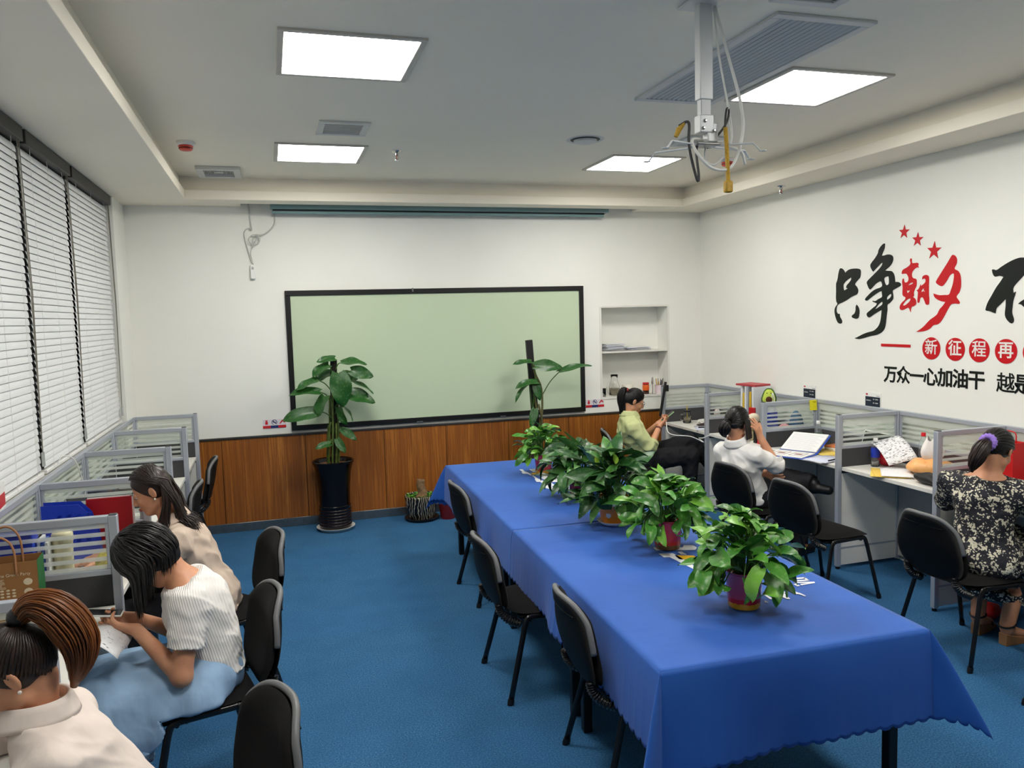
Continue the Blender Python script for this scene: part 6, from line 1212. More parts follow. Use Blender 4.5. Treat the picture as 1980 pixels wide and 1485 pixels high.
r = thing('name_sign', 'small red and white sign standing on the window sill screen at the left edge', 'sign', (-1.2, 4.02, PZ+0.004), 0.1)
MB().box((-0.003, -0.07, 0), (0.003, 0.07, 0.115)).build('card', WHT, r); MB().box((0.0028, -0.062, 0.012), (0.0038, 0.062, 0.07)).build('red_field', INKR, r)
# ================================================================ people
def m_skin():
    t = NT('skin'); v = t.coord(); t.col(t.ramp(t.noise(v, 14, 3), [(0.3, rgb(196, 136, 102)), (0.7, rgb(212, 154, 118))]))
    t.b.inputs['Roughness'].default_value = 0.5; t.b.inputs['Subsurface Weight'].default_value = 0.08; t.b.inputs['Subsurface Radius'].default_value = (0.01, 0.004, 0.002); return t.m
SKIN = m_skin()
def m_hair(name, a, b):
    t = NT(name); g = t.add('ShaderNodeNewGeometry'); t.col(t.ramp(g.outputs['Random Per Island'], [(0.0, a), (1.0, b)])); t.b.inputs['Roughness'].default_value = 0.38; t.b.inputs['Specular IOR Level'].default_value = 0.45; return t.m
HAIRK = m_hair('hair_black', rgb(14, 12, 12), rgb(26, 22, 21)); HAIRD = m_hair('hair_dark_brown', rgb(22, 16, 14), rgb(46, 30, 24)); HAIRB = m_hair('hair_auburn', rgb(74, 38, 16), rgb(140, 82, 36))
def m_cloth_plain(name, c, bump=0.25, rough=0.85, var=0.03):
    t = NT(name); v = t.coord(); d = tuple(x*(1-var) for x in c[:3])+(1,); t.col(t.ramp(t.noise(v, 9), [(0.3, d), (0.7, c)])); t.b.inputs['Roughness'].default_value = rough; t.b.inputs['Specular IOR Level'].default_value = 0.25
    a = t.math('ADD', t.math('MULTIPLY', t.noise(t.coord(scale=(1, 1, 0.5)), 11, 2.5, 0.45), 1.0), t.math('MULTIPLY', t.noise(v, 700, 2), 0.02)); t.bump(a, bump, 0.03); return t.m
NPV = lambda p: np.array(p, np.float64)
def unit(v): v = NPV(v); return v/np.linalg.norm(v)
class Head:
    def __init__(s, c, f, roll=0.0):
        s.c = NPV(c); s.f = unit(f); r = np.cross(s.f, (0, 0, 1)); s.r = unit(r); s.u = np.cross(s.r, s.f)
        if roll: r, u = s.r, s.u; s.r = r*math.cos(roll)+u*math.sin(roll); s.u = u*math.cos(roll)-r*math.sin(roll)
        s.F = np.array([s.r, s.f, s.u])
    def p(s, x, y, z): return s.c+s.r*x+s.f*y+s.u*z
    def d(s, v): v = unit(v); return s.r*v[0]+s.f*v[1]+s.u*v[2]
    def scalp(s, v, lift=0.0):
        v = unit(v); return s.p(v[0]*(0.079+lift), -0.012+v[1]*(0.098+lift), 0.018+v[2]*(0.100+lift))
def head_items(h):
    F = h.F; I = [('u', 0.02, ell(h.p(0, -0.012, 0.02), (0.074, 0.093, 0.094), F)), ('u', 0.025, ell(h.p(0, 0.03, -0.04), (0.060, 0.062, 0.078), F)), ('u', 0.02, ell(h.p(0, 0.058, -0.098), (0.030, 0.028, 0.022), F)),
        ('u', 0.02, cone(h.p(-0.045, 0.01, -0.075), h.p(-0.02, 0.06, -0.10), 0.018, 0.016)), ('u', 0.02, cone(h.p(0.045, 0.01, -0.075), h.p(0.02, 0.06, -0.10), 0.018, 0.016)),
        ('u', 0.012, ell(h.p(-0.036, 0.062, -0.036), (0.022, 0.022, 0.022), F)), ('u', 0.012, ell(h.p(0.036, 0.062, -0.036), (0.022, 0.022, 0.022), F)),
        ('s', 0.014, ell(h.p(-0.032, 0.106, 0.004), (0.018, 0.020, 0.011), F)), ('s', 0.014, ell(h.p(0.032, 0.106, 0.004), (0.018, 0.020, 0.011), F)),
        ('u', 0.010, cone(h.p(0, 0.088, 0.008), h.p(0, 0.106, -0.034), 0.006, 0.0095)), ('u', 0.006, ell(h.p(-0.011, 0.096, -0.039), (0.007, 0.009, 0.006), F)), ('u', 0.006, ell(h.p(0.011, 0.096, -0.039), (0.007, 0.009, 0.006), F)),
        ('u', 0.006, ell(h.p(0, 0.090, -0.064), (0.021, 0.009, 0.006), F)), ('u', 0.006, ell(h.p(0, 0.088, -0.075), (0.018, 0.009, 0.007), F)), ('s', 0.004, cone(h.p(-0.02, 0.099, -0.069), h.p(0.02, 0.099, -0.069), 0.0025, 0.0025))]
    for s in (-1, 1):
        q = Matrix.Rotation(s*0.35, 3, 'Z'); E = np.array(q) @ np.eye(3); Fe = (np.array(Matrix.Rotation(-s*0.4, 3, 'Z')) @ F)
        I += [('u', 0.006, ell(h.p(s*0.079, -0.012, -0.012), (0.008, 0.018, 0.030), Fe)), ('s', 0.004, ell(h.p(s*0.089, -0.006, -0.008), (0.007, 0.010, 0.017), Fe))]
    return I
def hand_items(w, d, palm, side, curl=0.5, spread=0.12, thumb=0.5, sc=0.95):
    """palm and five jointed fingers; d = hand direction, palm = the way the palm faces, side = +1 right hand, -1 left"""
    w = NPV(w); d = unit(d); n = NPV(palm); n = unit(n-d*(n@d)); a = np.cross(d, n)*side*-1      # a points to the thumb side
    I = []; hw = (0.026, 0.009, -0.008, -0.024); fl = (0.94, 1.04, 0.98, 0.78); kn = (0.084, 0.088, 0.083, 0.075)
    for o, k in zip(hw, kn): I.append(('u', 0.012, cone(w+a*o*0.55*sc, w+a*o*sc+d*k*sc, 0.0155*sc, 0.0115*sc)))
    cl = curl if hasattr(curl, '__len__') else (curl,)*4
    for o, L, k, c in zip(hw, fl, kn, cl):
        p = w+a*o*sc+d*k*sc; sp = o/0.026*spread; dd = unit(d+a*sp*0.6); ang = c*0.75
        for m, (l, r0, r1) in enumerate(((0.041, 0.0098, 0.0090), (0.026, 0.0090, 0.0082), (0.021, 0.0082, 0.0068))):
            v = dd*math.cos(ang)+n*math.sin(ang); q = p+v*l*L*sc; I.append(('u', 0.003, cone(p, q, r0*sc, r1*sc))); p = q; ang += c*(0.95, 0.7, 0)[m]
    p = w+a*0.020*sc+d*0.02*sc; ta = thumb; v = unit(a*0.75+d*0.6+n*0.35*ta)
    for l, r0, r1 in ((0.042, 0.0145, 0.0115), (0.031, 0.0115, 0.0098), (0.025, 0.0098, 0.0078)):
        q = p+v*l*sc; I.append(('u', 0.005, cone(p, q, r0*sc, r1*sc))); p = q; v = unit(v+d*0.35*ta+n*0.32*ta)
    return I
def spine_items(J, off=0.0, fl=0.70, k=0.05):
    fa = J.get('fa', (0, 1, 0)); a, b, c, n = (NPV(J[x]) for x in ('pel', 'wai', 'che', 'nek'))
    I = [('u', k, flat(cone(a, b, 0.158+off, 0.120+off), (a+b)/2, fa, fl)), ('u', k, flat(cone(b, c, 0.120+off, 0.142+off), (b+c)/2, fa, fl)), ('u', k, flat(cone(c, c+(n-c)*0.75, 0.142+off, 0.085+off), c, fa, fl*0.96))]
    for s in ('L', 'R'): I.append(('u', k, cone(c+(n-c)*0.62, J['sh'+s], 0.055+off, 0.050+off)))
    x = unit(np.cross(fa, (0, 0, 1)))
    for s in (-1, 1): I.append(('u', 0.04, ell(c+NPV(fa)*0.070+x*s*0.07-(n-c)*0.02, (0.066+off, 0.052+off, 0.064+off))))
    return I
def limb(a, b, c, r, off=0.0, k=0.02): return [('u', k, cone(a, b, r[0]+off, r[1]+off)), ('u', k, cone(b, c, r[1]+off, r[2]+off))]
ARM = (0.048, 0.039, 0.026); LEG = (0.088, 0.060, 0.040)
def boxd(c, hs, r=0.02):
    c, hs = _a(c), _a(hs)-r
    def f(P): q = np.abs(P-c)-hs; return np.linalg.norm(np.maximum(q, 0), axis=1)+np.minimum(q.max(1), 0)-r
    return f
SEAT = ('s', 0.012, boxd((0, 0, 0.38), (0.27, 0.25, 0.085)))       # sitting flattens what rests on the chair
def build_body(root, J, h, hands, low_legs=True):
    I = spine_items(J, -0.004)
    I += [('u', 0.025, cone(J['nek'], h.p(0, -0.03, -0.06), 0.054, 0.050))]
    for s in 'LR':
        I += limb(J['sh'+s], J['el'+s], J['wr'+s], ARM)
        I += limb(J['hi'+s], J['kn'+s], J['an'+s], LEG); to = NPV(J['to'+s]); an = NPV(J['an'+s])
        I += [('u', 0.02, cone(an+(0, 0, -0.03), to, 0.034, 0.024))]
    I += head_items(h)
    for s, kw in hands.items(): I += hand_items(J['wr'+s], side=1 if s == 'R' else -1, **kw)
    I.append(SEAT)
    pts = np.array([NPV(v) for q, v in J.items() if q != 'fa']+[h.c+0.16, h.c-0.16]); pad = 0.24
    return sdf_mesh('body', I, pts.min(0)-(pad, pad, 0.05), pts.max(0)+pad, 0.0052, SKIN, root)
def face_bits(root, h, brow=True):
    body = root.children[0]; EW = bpy.data.materials.get('eye_white') or mat('eye_white', rgb(214, 206, 200), 0.2); EI = bpy.data.materials.get('iris') or mat('iris', rgb(26, 16, 12), 0.1); LP = bpy.data.materials.get('lips') or mat('lips', rgb(176, 84, 80), 0.4)
    for s in (-1, 1):
        b = MB(); b.ball(h.p(s*0.032, 0.0735, 0.003), 0.0122, 14); e = b.build('eye', EW, root, 180)
        b = MB(); b.ball(h.p(s*0.032, 0.0785, -0.002), 0.0075, 12); b.build('iris', EI, e, 180)
        b = MB(); b.ball(h.p(s*0.032, 0.0737, 0.0062), 0.0128, 16); b.build('eyelid', SKIN, root, 180)
        MB().tube(bez([h.p(s*0.014, 0.094, 0.020), h.p(s*0.032, 0.094, 0.026), h.p(s*0.05, 0.080, 0.021)], 10), [0.0022]*9+[0.0012] if False else 0.0022, 6).build('eyebrow', HAIRK, root, 180)
        MB().tube(bez([h.p(s*0.019, 0.0835, -0.004), h.p(s*0.032, 0.0885, -0.001), h.p(s*0.045, 0.080, -0.003)], 10), 0.0012, 6).build('eyelashes', HAIRK, root, 180)
    b = MB(); b.tube(bez([h.p(-0.02, 0.0945, -0.068), h.p(-0.008, 0.100, -0.0645), h.p(0.008, 0.100, -0.0645), h.p(0.02, 0.0945, -0.068)], 12), 0.0036, 8)
    b.tube(bez([h.p(-0.017, 0.093, -0.073), h.p(0, 0.099, -0.0755), h.p(0.017, 0.093, -0.073)], 12), 0.0040, 8); b.build('lips', LP, root, 180)
def slerp(a, b, t):
    a, b = unit(a), unit(b); w = math.acos(np.clip(a@b, -1, 1))
    return a if w < 1e-4 else (math.sin((1-t)*w)*a+math.sin(t*w)*b)/math.sin(w)
def loop_dir(L, t):
    n = len(L); q = (t % 1.0)*n; i = int(q); return slerp(L[i], L[(i+1) % n], q-i)
HLINE = [(0, 0.80, 0.62), (0.45, 0.72, 0.52), (0.82, 0.52, 0.10), (0.96, 0.16, -0.05), (0.97, -0.22, -0.42), (0.66, -0.55, -0.80), (0, -0.62, -0.92), (-0.66, -0.55, -0.80), (-0.97, -0.22, -0.42), (-0.96, 0.16, -0.05), (-0.82, 0.52, 0.10), (-0.45, 0.72, 0.52)]
def hair_base(root, h, m, extra=(), thick=0.0, name='hair'):
    n = h.r*0+h.f*0.80-h.u*0.60
    I = [('u', 0.02, ell(h.p(0, -0.012, 0.020), (0.0795+thick, 0.0985+thick, 0.101+thick), h.F)), ('i', 0.006, half(h.c+n*0.026, n))]+[('u', 0.02, e) for e in extra]
    for s in (-1, 1): I.append(('s', 0.006, ell(h.p(s*0.088, 0.0, -0.018), (0.016, 0.028, 0.036), h.F)))
    lo = h.c-0.2; hi = h.c+0.2
    return sdf_mesh(name, I, lo, hi, 0.005, m, root)
def locks(paths, radii, m, parent, name, flat_=0.55, seed=0):
    b = MB()
    for P, r in zip(paths, radii):
        n = len(P); R = [r*(0.55+0.45*math.sin(PI*min(1, 0.15+0.6*i/(n-1))))*(1.0 if i < n*0.7 else max(0.12, 1-(i/(n-1)-0.7)/0.3)) for i in range(n)]
        b.tube(P, R, 6, flat=flat_)
    return b.build(name, m, parent, 180)
def tied_hair(root, h, m, tie, n=150, seed=1, lift=0.004, mbase=None):
    o = hair_base(root, h, mbase or m); rnd = random.Random(seed); paths = []; T = unit(tie)
    for k in range(n):
        t = (k+rnd.uniform(-0.3, 0.3))/n; a = loop_dir(HLINE, t); q = rnd.uniform(0.0, 0.35); P = []
        for i in range(9):
            d = slerp(a, T, q*0.4+(1-q*0.4)*i/8*0.97); P.append(h.scalp(d, lift+0.002*math.sin(i*0.8+k)))
        paths.append(P)
    locks(paths, [rnd.uniform(0.0024, 0.0046) for _ in paths], m, o, 'hair_strands', seed=seed); return o
def tail(root, pts, widths, m, n=70, seed=2, r=(0.004, 0.007), name='ponytail', jit=0.25):
    rnd = random.Random(seed); C = bez(pts, 24); N = len(C); paths = []; W = np.interp(np.linspace(0, 1, N), np.linspace(0, 1, len(widths)), widths)
    X = []; x = Vector((1, 0, 0))
    for i in range(N):
        T = (C[min(i+1, N-1)]-C[max(i-1, 0)]).normalized(); x = (x-T*x.dot(T)).normalized(); X.append((x.copy(), T.cross(x), T))
    core = MB(); core.tube(C, [max(0.002, w*0.78) for w in W], 14, up=(1, 0, 0)); o = core.build(name, m, root, 180)
    for k in range(n):
        a = 2*PI*k/n*7.3; q = math.sqrt(rnd.uniform(0.45, 1.0)); P = []; end = rnd.uniform(0.8, 1.0); tw = rnd.uniform(-0.5, 0.5)
        for i in range(max(4, int(N*end))):
            x, y, T = X[i]; aa = a+tw*i/N; P.append(C[i]+(x*math.cos(aa)+y*math.sin(aa))*float(W[i])*q*(1+0.06*math.sin(i*0.5+k)))
        paths.append(P)
    locks(paths, [rnd.uniform(*r) for _ in paths], m, o, name+'_strands', seed=seed); return o
def deskcut(root, edge, left):
    """sleeves flatten on the desk top instead of sinking in"""
    R_ = np.array(root.rotation_euler.to_matrix()); L_ = np.array(root.location)
    def f(P):
        x = P@R_[0]+L_[0]; z = P[:, 2]; return np.maximum(np.maximum((x-edge) if left else (edge-x), z-0.792), 0.69-z)
    return ('s', 0.006, f)
def fold_fn(amp, s=7.0, seed=0.0):
    A = np.array([[0.9, 0.35, -0.25], [-0.3, 0.85, 0.4], [0.32, -0.38, 0.55]])
    def f(P):
        Q = P@A.T; Q = Q*np.array([1.0, 1.0, 2.2]); c = wob(Q, s*1.9, seed+1); d = wob(Q[:, [1, 2, 0]], s*2.9, seed+7)
        return 1.9*amp*(0.7*wob(P, s, seed)+1.2*(0.30-np.abs(c))+0.7*(0.28-np.abs(d))+0.2*wob(P, s*6, seed+4))
    return f
def garment(root, name, m, I, amp=0.004, s=7.0, seed=0.0, h=0.007, lo=None, hi=None):
    return sdf_mesh(name, I, lo, hi, h, m, root, fold_fn(amp, s, seed))
def bounds(J, keys, pad): P = np.array([NPV(J[k]) for k in keys]); return P.min(0)-pad, P.max(0)+pad
def shirt_items(J, off, sl, ro, hem, neck, fl=0.74):
    """torso and sleeves; sl = how far down the arm each sleeve runs (0..2), ro = extra sleeve width"""
    I = spine_items(J, off, fl)
    for s in 'LR':
        a, b, c = NPV(J['sh'+s]), NPV(J['el'+s]), NPV(J['wr'+s]); t = sl if not isinstance(sl, dict) else sl[s]
        if t <= 1: e = a+(b-a)*t; I.append(('u', 0.03, cut(cone(a, e, ARM[0]+ro, ARM[1]+ro+0.006), e, e-a)))
        else:
            e = b+(c-b)*(t-1); I.append(('u', 0.03, cone(a, b, ARM[0]+ro, ARM[1]+ro))); I.append(('u', 0.02, cut(cone(b, e, ARM[1]+ro, ARM[2]+ro*0.8+0.004), e, e-b)))
    if hem is not None: I.append(('i', 0.006, half(hem, (0, 0, -1)) if not hasattr(hem[0], '__len__') else half(*hem)))
    I.append(('i', 0.006, half(*neck))); return I
def collar(J, h, m, parent, r=0.07, ht=0.042, gap=0.5, drop=0.0):
    """turned-down shirt collar round the neck, open at the throat"""
    n = NPV(J['nek']); ax = unit(h.p(0, -0.03, -0.06)-n); f = NPV(J.get('fa', (0, 1, 0))); f = unit(f-ax*(f@ax)); x = np.cross(f, ax)
    prof = [(r+0.004, -0.012), (r-0.004, ht*0.6), (r-0.003, ht), (r+0.004, ht+0.003), (r+0.018, ht*0.35), (r+0.028, -0.010)]; b = MB(); N = 40
    def P(u, v):
        a = -PI/2+gap/2+(2*PI-gap)*u; a = PI/2+gap/2+(2*PI-gap)*u; q = v*(len(prof)-1); i = min(int(q), len(prof)-2); t = q-i
        rr = prof[i][0]*(1-t)+prof[i+1][0]*t; z = prof[i][1]*(1-t)+prof[i+1][1]*t; e = abs(2*u-1)**4; z -= 0.03*e*(1 if v > 0.55 else 0.3)+drop*abs(2*u-1)**2
        return n+ax*(z+0.03)+x*rr*math.cos(a)+f*(rr*math.sin(a)*1.05+0.012*e)
    b.grid(P, N, 11); return b.build('collar', m, parent, 180, solid=0.0025)
def pants_items(J, off, cuff=0.92, fl=0.74):
    a, b = NPV(J['pel']), NPV(J['wai']); I = [('u', 0.05, flat(cone(a, a+(b-a)*0.45, 0.146+off, 0.118+off), a, J.get('fa', (0, 1, 0)), fl))]
    for s in 'LR':
        k, an = NPV(J['kn'+s]), NPV(J['an'+s]); e = k+(an-k)*cuff; I += [('u', 0.04, cone(J['hi'+s], k, LEG[0]+off+0.006, LEG[1]+off+0.010)), ('u', 0.03, cut(cone(k, e, LEG[1]+off+0.010, LEG[2]+off+0.016), e, e-k))]
    return I+[SEAT]
def shoe(root, J, s, m, name='shoe'):
    an, to = NPV(J['an'+s]), NPV(J['to'+s]); d = unit(to-an-NPV((0, 0, -0.03))); a = an+(0, 0, -0.03); hl = a-d*0.03
    flat_ = abs(an[2]-0.10) < 0.05
    if flat_: hl = NPV((hl[0], hl[1], 0.042))
    I = [('u', 0.02, cone(hl, to+d*0.012, 0.043, 0.035)), ('u', 0.02, cone(an, a, 0.046, 0.045))]
    if flat_: I.append(('i', 0.004, half((0, 0, 0.001), (0, 0, -1))))
    return sdf_mesh(name, I, np.minimum(an, to)-0.13, np.maximum(an, to)+0.13, 0.006, m, root)
def phone_obj(loc, M3, label, body, L=0.148, W=0.072):
    r = thing('smartphone', label, 'phone', (0, 0, 0)); X = Matrix.Translation(loc) @ M3.to_4x4()
    MB().box((-W/2, -L/2, -0.0045), (W/2, L/2, 0.0045)).build('case', body, r, bevel=0.004); MB().box((-W/2+0.003, -L/2+0.004, 0.0042), (W/2-0.003, L/2-0.004, 0.0051)).build('screen', bpy.data.materials['screen_dark'], r, smooth=0)
    r.matrix_world = X; r.location = X.to_translation(); r.rotation_euler = X.to_euler(); return r
def frame(y, z):
    """rotation with local y along y and local z near z"""
    y = Vector(y).normalized(); z = Vector(z); z = (z-y*z.dot(y)).normalized(); x = y.cross(z); return Matrix((x, y, z)).transposed()
def to_world(root, p): return Matrix.Translation(root.location) @ root.rotation_euler.to_matrix().to_4x4() @ Vector(p)
def dir_world(root, v): return root.rotation_euler.to_matrix() @ Vector(v)
def mirror(J, **kw): return J

# ---------------------------------------------------------------- woman with brown ponytail, nearest left
r = thing('person', 'woman with a brown ponytail in a cream blouse writing at the nearest left desk', 'person', (-0.35, 2.36, 0), D(90))
J = dict(pel=(0, 0.06, 0.55), wai=(0, 0.14, 0.67), che=(0, 0.245, 0.80), nek=(0, 0.315, 0.935), fa=(0, 0.85, -0.52), shL=(-0.16, 0.265, 0.87), shR=(0.155, 0.275, 0.87), elL=(-0.25, 0.37, 0.775), elR=(0.20, 0.40, 0.80), wrL=(-0.10, 0.56, 0.85), wrR=(0.07, 0.58, 0.85),
    hiL=(-0.09, 0.10, 0.53), hiR=(0.09, 0.10, 0.53), knL=(-0.10, 0.50, 0.52), knR=(0.10, 0.50, 0.52), anL=(-0.10, 0.48, 0.10), anR=(0.10, 0.48, 0.10), toL=(-0.10, 0.64, 0.035), toR=(0.10, 0.64, 0.035))
h = Head((0.0, 0.362, 1.085), (-0.05, 0.84, -0.54))
build_body(r, J, h, {'L': dict(d=(0.3, 0.9, -0.1), palm=(0, -0.1, -1), curl=0.45), 'R': dict(d=(-0.3, 0.9, -0.15), palm=(0, -0.2, -1), curl=(0.7, 0.8, 0.9, 1.0), thumb=0.9)})
face_bits(r, h)
BLOUSE = m_cloth_plain('blouse_cream', rgb(228, 214, 204), 0.35)
lo, hi = bounds(J, ('pel', 'shL', 'shR', 'elL', 'elR', 'wrL', 'wrR', 'nek'), 0.16)
o = garment(r, 'blouse', BLOUSE, shirt_items(J, 0.016, 1.78, 0.020, (0, 0, 0.50), ((0, 0.305, 0.955), (0, 0.2, 1.0)))+[deskcut(r, -0.707, True)], 0.006, 6, 1, 0.007, lo, hi)
for s in 'LR':
    a, b = NPV(J['el'+s]), NPV(J['wr'+s]); d = b-a; b_ = MB(); Q = [a+d*0.74, a+d*0.80, a+d*0.84, a+d*0.88]; b_.tube(Q, [0.042, 0.036, 0.042, 0.046], 26, cap=False); V = np.array(b_.v); V += 0.004*np.sin(np.arange(len(V))*2.1)[:, None]*unit(d)[None, :]; b_.v = [tuple(p) for p in V]; b_.build('frilled_cuff', BLOUSE, o, 180, solid=0.003)
collar(J, h, BLOUSE, o, 0.074, 0.04, 0.7, 0.02)
TR = m_cloth_plain('trousers_grey', rgb(60, 62, 70)); lo, hi = bounds(J, ('pel', 'knL', 'knR', 'anL', 'anR', 'hiL', 'hiR'), 0.2); garment(r, 'trousers', TR, pants_items(J, 0.012), 0.004, 8, 2, 0.009, lo, hi)
for s in 'LR': shoe(r, J, s, BLK)
k = tied_hair(r, h, HAIRD, (0, -0.62, 0.66), 420, 3); T = h.scalp((0, -0.62, 0.66), 0.012)
o = tail(r, [T, T+(0.0, -0.038, 0.036), T+(-0.01, -0.095, 0.018), T+(-0.015, -0.142, -0.05), T+(-0.015, -0.148, -0.12), T+(-0.01, -0.125, -0.20)], [0.02, 0.036, 0.048, 0.054, 0.05, 0.036, 0.012], HAIRB, 420, 5, (0.0018, 0.0036))
b = MB(); b.tube([T+h.d((0, -0.62, 0.66))*q for q in (-0.008, 0.004, 0.02, 0.03)], [0.02, 0.027, 0.027, 0.02], 18); b.build('hair_tie', BLK, r, 180)
b = MB(); b.ball(h.p(-0.083, -0.008, -0.045), 0.0055, 10); b.build('earring', mat('pearl', rgb(226, 216, 204), 0.2), r, 180)

# ---------------------------------------------------------------- woman in white knit top, denim skirt
r = thing('person', 'woman with a black bob in white knit top and denim skirt holding a phone', 'person', (-0.37, 3.49, 0), D(90))
J = dict(pel=(0, -0.05, 0.545), wai=(0, -0.06, 0.68), che=(0, -0.02, 0.825), nek=(0, 0.045, 0.935), fa=(0, 0.93, -0.36), shL=(-0.155, 0.0, 0.872), shR=(0.155, 0.0, 0.872), elL=(-0.235, 0.035, 0.615), elR=(0.18, 0.06, 0.63), wrL=(-0.062, 0.215, 0.765), wrR=(0.055, 0.225, 0.77),
    hiL=(-0.09, 0.0, 0.53), hiR=(0.09, 0.0, 0.53), knL=(-0.11, 0.40, 0.51), knR=(0.11, 0.40, 0.51), anL=(-0.11, 0.36, 0.10), anR=(0.11, 0.36, 0.10), toL=(-0.11, 0.52, 0.035), toR=(0.11, 0.52, 0.035))
h = Head((0.0, 0.165, 1.045), (0.0, 0.60, -0.80))
build_body(r, J, h, {'L': dict(d=(0.2, 0.92, 0.2), palm=(0.75, 0.0, 0.65), curl=(0.35, 0.5, 0.6, 0.7), thumb=0.5), 'R': dict(d=(-0.2, 0.92, 0.2), palm=(-0.75, 0.0, 0.65), curl=(0.35, 0.5, 0.6, 0.7), thumb=0.5)}); face_bits(r, h)
t = NT('knit_white'); v = t.coord(); w = t.add('ShaderNodeTexWave', Scale=34.0, Distortion=0.9, Detail=1.0, _bands_direction='Y'); t.link(t.coord(rot=(0.25, 0, 0.0)), w.inputs['Vector']); t.col(rgb(236, 232, 226)); t.b.inputs['Roughness'].default_value = 0.9; t.bump(t.math('ADD', t.math('MULTIPLY', w.outputs['Fac'], 0.45), t.math('MULTIPLY', t.noise(v, 16, 3), 2.0)), 0.45, 0.008)
KNIT = t.m; lo, hi = bounds(J, ('pel', 'shL', 'shR', 'elL', 'elR', 'nek', 'che'), 0.18)
o = garment(r, 'knit_top', KNIT, shirt_items(J, 0.016, 0.62, 0.026, ((0, -0.05, 0.575), (0, 0.32, -0.95)), ((0, 0.03, 0.935), (0, 0.45, 0.90)), 0.78), 0.0035, 8, 3, 0.0065, lo, hi)
b = MB(); q = []
for k in range(49):
    a = 2*PI*k/48; q.append((0.148*math.cos(a), -0.052+0.118*math.sin(a), 0.568+0.04*math.sin(a)*1.0+0.006*math.sin(a*13)))
b.tube(q, 0.012, 8); b.build('frilled_hem', KNIT, o, 180)
DEN = m_cloth_plain('denim_light', rgb(158, 190, 222), 0.5, 0.85, 0.12)
I = [('u', 0.06, flat(cone((0, -0.05, 0.54), (0, -0.055, 0.66), 0.168, 0.122), (0, -0.05, 0.6), (0, 1, 0), 0.8)), ('u', 0.09, cone((-0.10, 0.0, 0.525), (-0.12, 0.40, 0.52), 0.105, 0.075)), ('u', 0.09, cone((0.10, 0.0, 0.525), (0.12, 0.40, 0.52), 0.105, 0.075)), ('u', 0.10, ell((0, 0.20, 0.50), (0.20, 0.26, 0.085))),
    ('u', 0.07, flat(cone((-0.05, 0.33, 0.46), (-0.06, 0.33, 0.20), 0.165, 0.19), (0, 0.33, 0.3), (0, 1, 0), 0.62)), ('u', 0.07, flat(cone((-0.20, 0.0, 0.45), (-0.21, 0.33, 0.37), 0.11, 0.18), (-0.20, 0.2, 0.4), (1, 0, 0), 0.55)), ('i', 0.01, half((0, 0.33, 0.215), (0, -0.42, -1))), SEAT]
def skirt_fold(P): a = np.arctan2(P[:, 1]-0.1, P[:, 0]); dn = np.clip((0.56-P[:, 2])/0.3, 0, 1); return 0.008*dn*np.sin(a*17+2*np.sin(P[:, 2]*8))+0.006*wob(P, 8, 1)+0.010*(0.3-np.abs(wob(P*np.array([1.6, 0.7, 0.8]), 13, 2)))+0.004*np.sin(P[:, 0]*60+P[:, 1]*14)*np.clip((P[:, 2]-0.4)*6, 0, 1)
sdf_mesh('denim_skirt', I, (-0.40, -0.30, 0.12), (0.36, 0.60, 0.74), 0.0075, DEN, r, skirt_fold)
for s in 'LR': shoe(r, J, s, WHT)
hb = hair_base(r, h, HAIRK, [ell(h.p(0, -0.03, -0.02), (0.084, 0.085, 0.098), h.F)], 0.004); rnd = random.Random(6); paths = []
for k in range(640):
    az = 2*PI*k/640+rnd.uniform(-0.1, 0.1); c = (0.05*math.cos(az), rnd.uniform(-0.35, 0.45)*0.6, 1); side = (math.cos(az), math.sin(az), rnd.uniform(-0.15, 0.12)); P = []; lf = rnd.uniform(0.010, 0.030)
    if math.sin(az) > 0.80 : side = (math.copysign(0.62, math.cos(az)), 0.75, 0.0)
    back = math.sin(az) < -0.25
    if back: side = (math.cos(az), math.sin(az), -0.45-0.25*rnd.random())
    for i in range(6): P.append(h.scalp(slerp(c, side, i/5), lf))
    fall = 0.125+0.05*rnd.random()+(0.02 if math.sin(az) > 0.3 else -0.01) if not back else 0.05+0.05*rnd.random(); p = P[-1].copy(); dv = unit(P[-1]-P[-2])
    for i in range(6):
        g = min(1, (i+1)/3); v_ = unit(dv*(1-g)+NPV((0, 0, -1))*g+NPV((h.c-p)*NPV((1, 1, 0)))*(0.0 if back else 0.8)*(i/6)); p = p+v_*fall/6; P.append(p.copy())
    paths.append(P)
locks(paths, [rnd.uniform(0.003, 0.0062) for _ in paths], HAIRK, hb, 'hair_strands')
ph = phone_obj(to_world(r, (0.0, 0.345, 0.83)), frame(dir_world(r, (0, 0.985, 0.14)), dir_world(r, (0, -0.1, 1))), 'white-edged phone in the hands of the woman in the white knit top', WHT)

# ---------------------------------------------------------------- woman in beige jacket
r = thing('person', 'woman with long dark hair in a beige jacket working at a left desk', 'person', (-0.34, 4.41, 0), D(90))
J = dict(pel=(0, 0.03, 0.545), wai=(0, 0.07, 0.68), che=(0, 0.13, 0.82), nek=(0, 0.215, 0.965), fa=(0, 0.9, -0.42), shL=(-0.16, 0.17, 0.895), shR=(0.16, 0.18, 0.885), elL=(-0.27, 0.30, 0.79), elR=(0.115, 0.34, 0.79), wrL=(-0.14, 0.52, 0.832), wrR=(-0.02, 0.50, 0.832),
    hiL=(-0.09, 0.07, 0.53), hiR=(0.09, 0.07, 0.53), knL=(-0.11, 0.46, 0.52), knR=(0.085, 0.46, 0.52), anL=(-0.11, 0.44, 0.10), anR=(0.085, 0.44, 0.10), toL=(-0.11, 0.60, 0.035), toR=(0.085, 0.60, 0.035))
h = Head((0.0, 0.295, 1.15), (0.0, 0.90, -0.44))
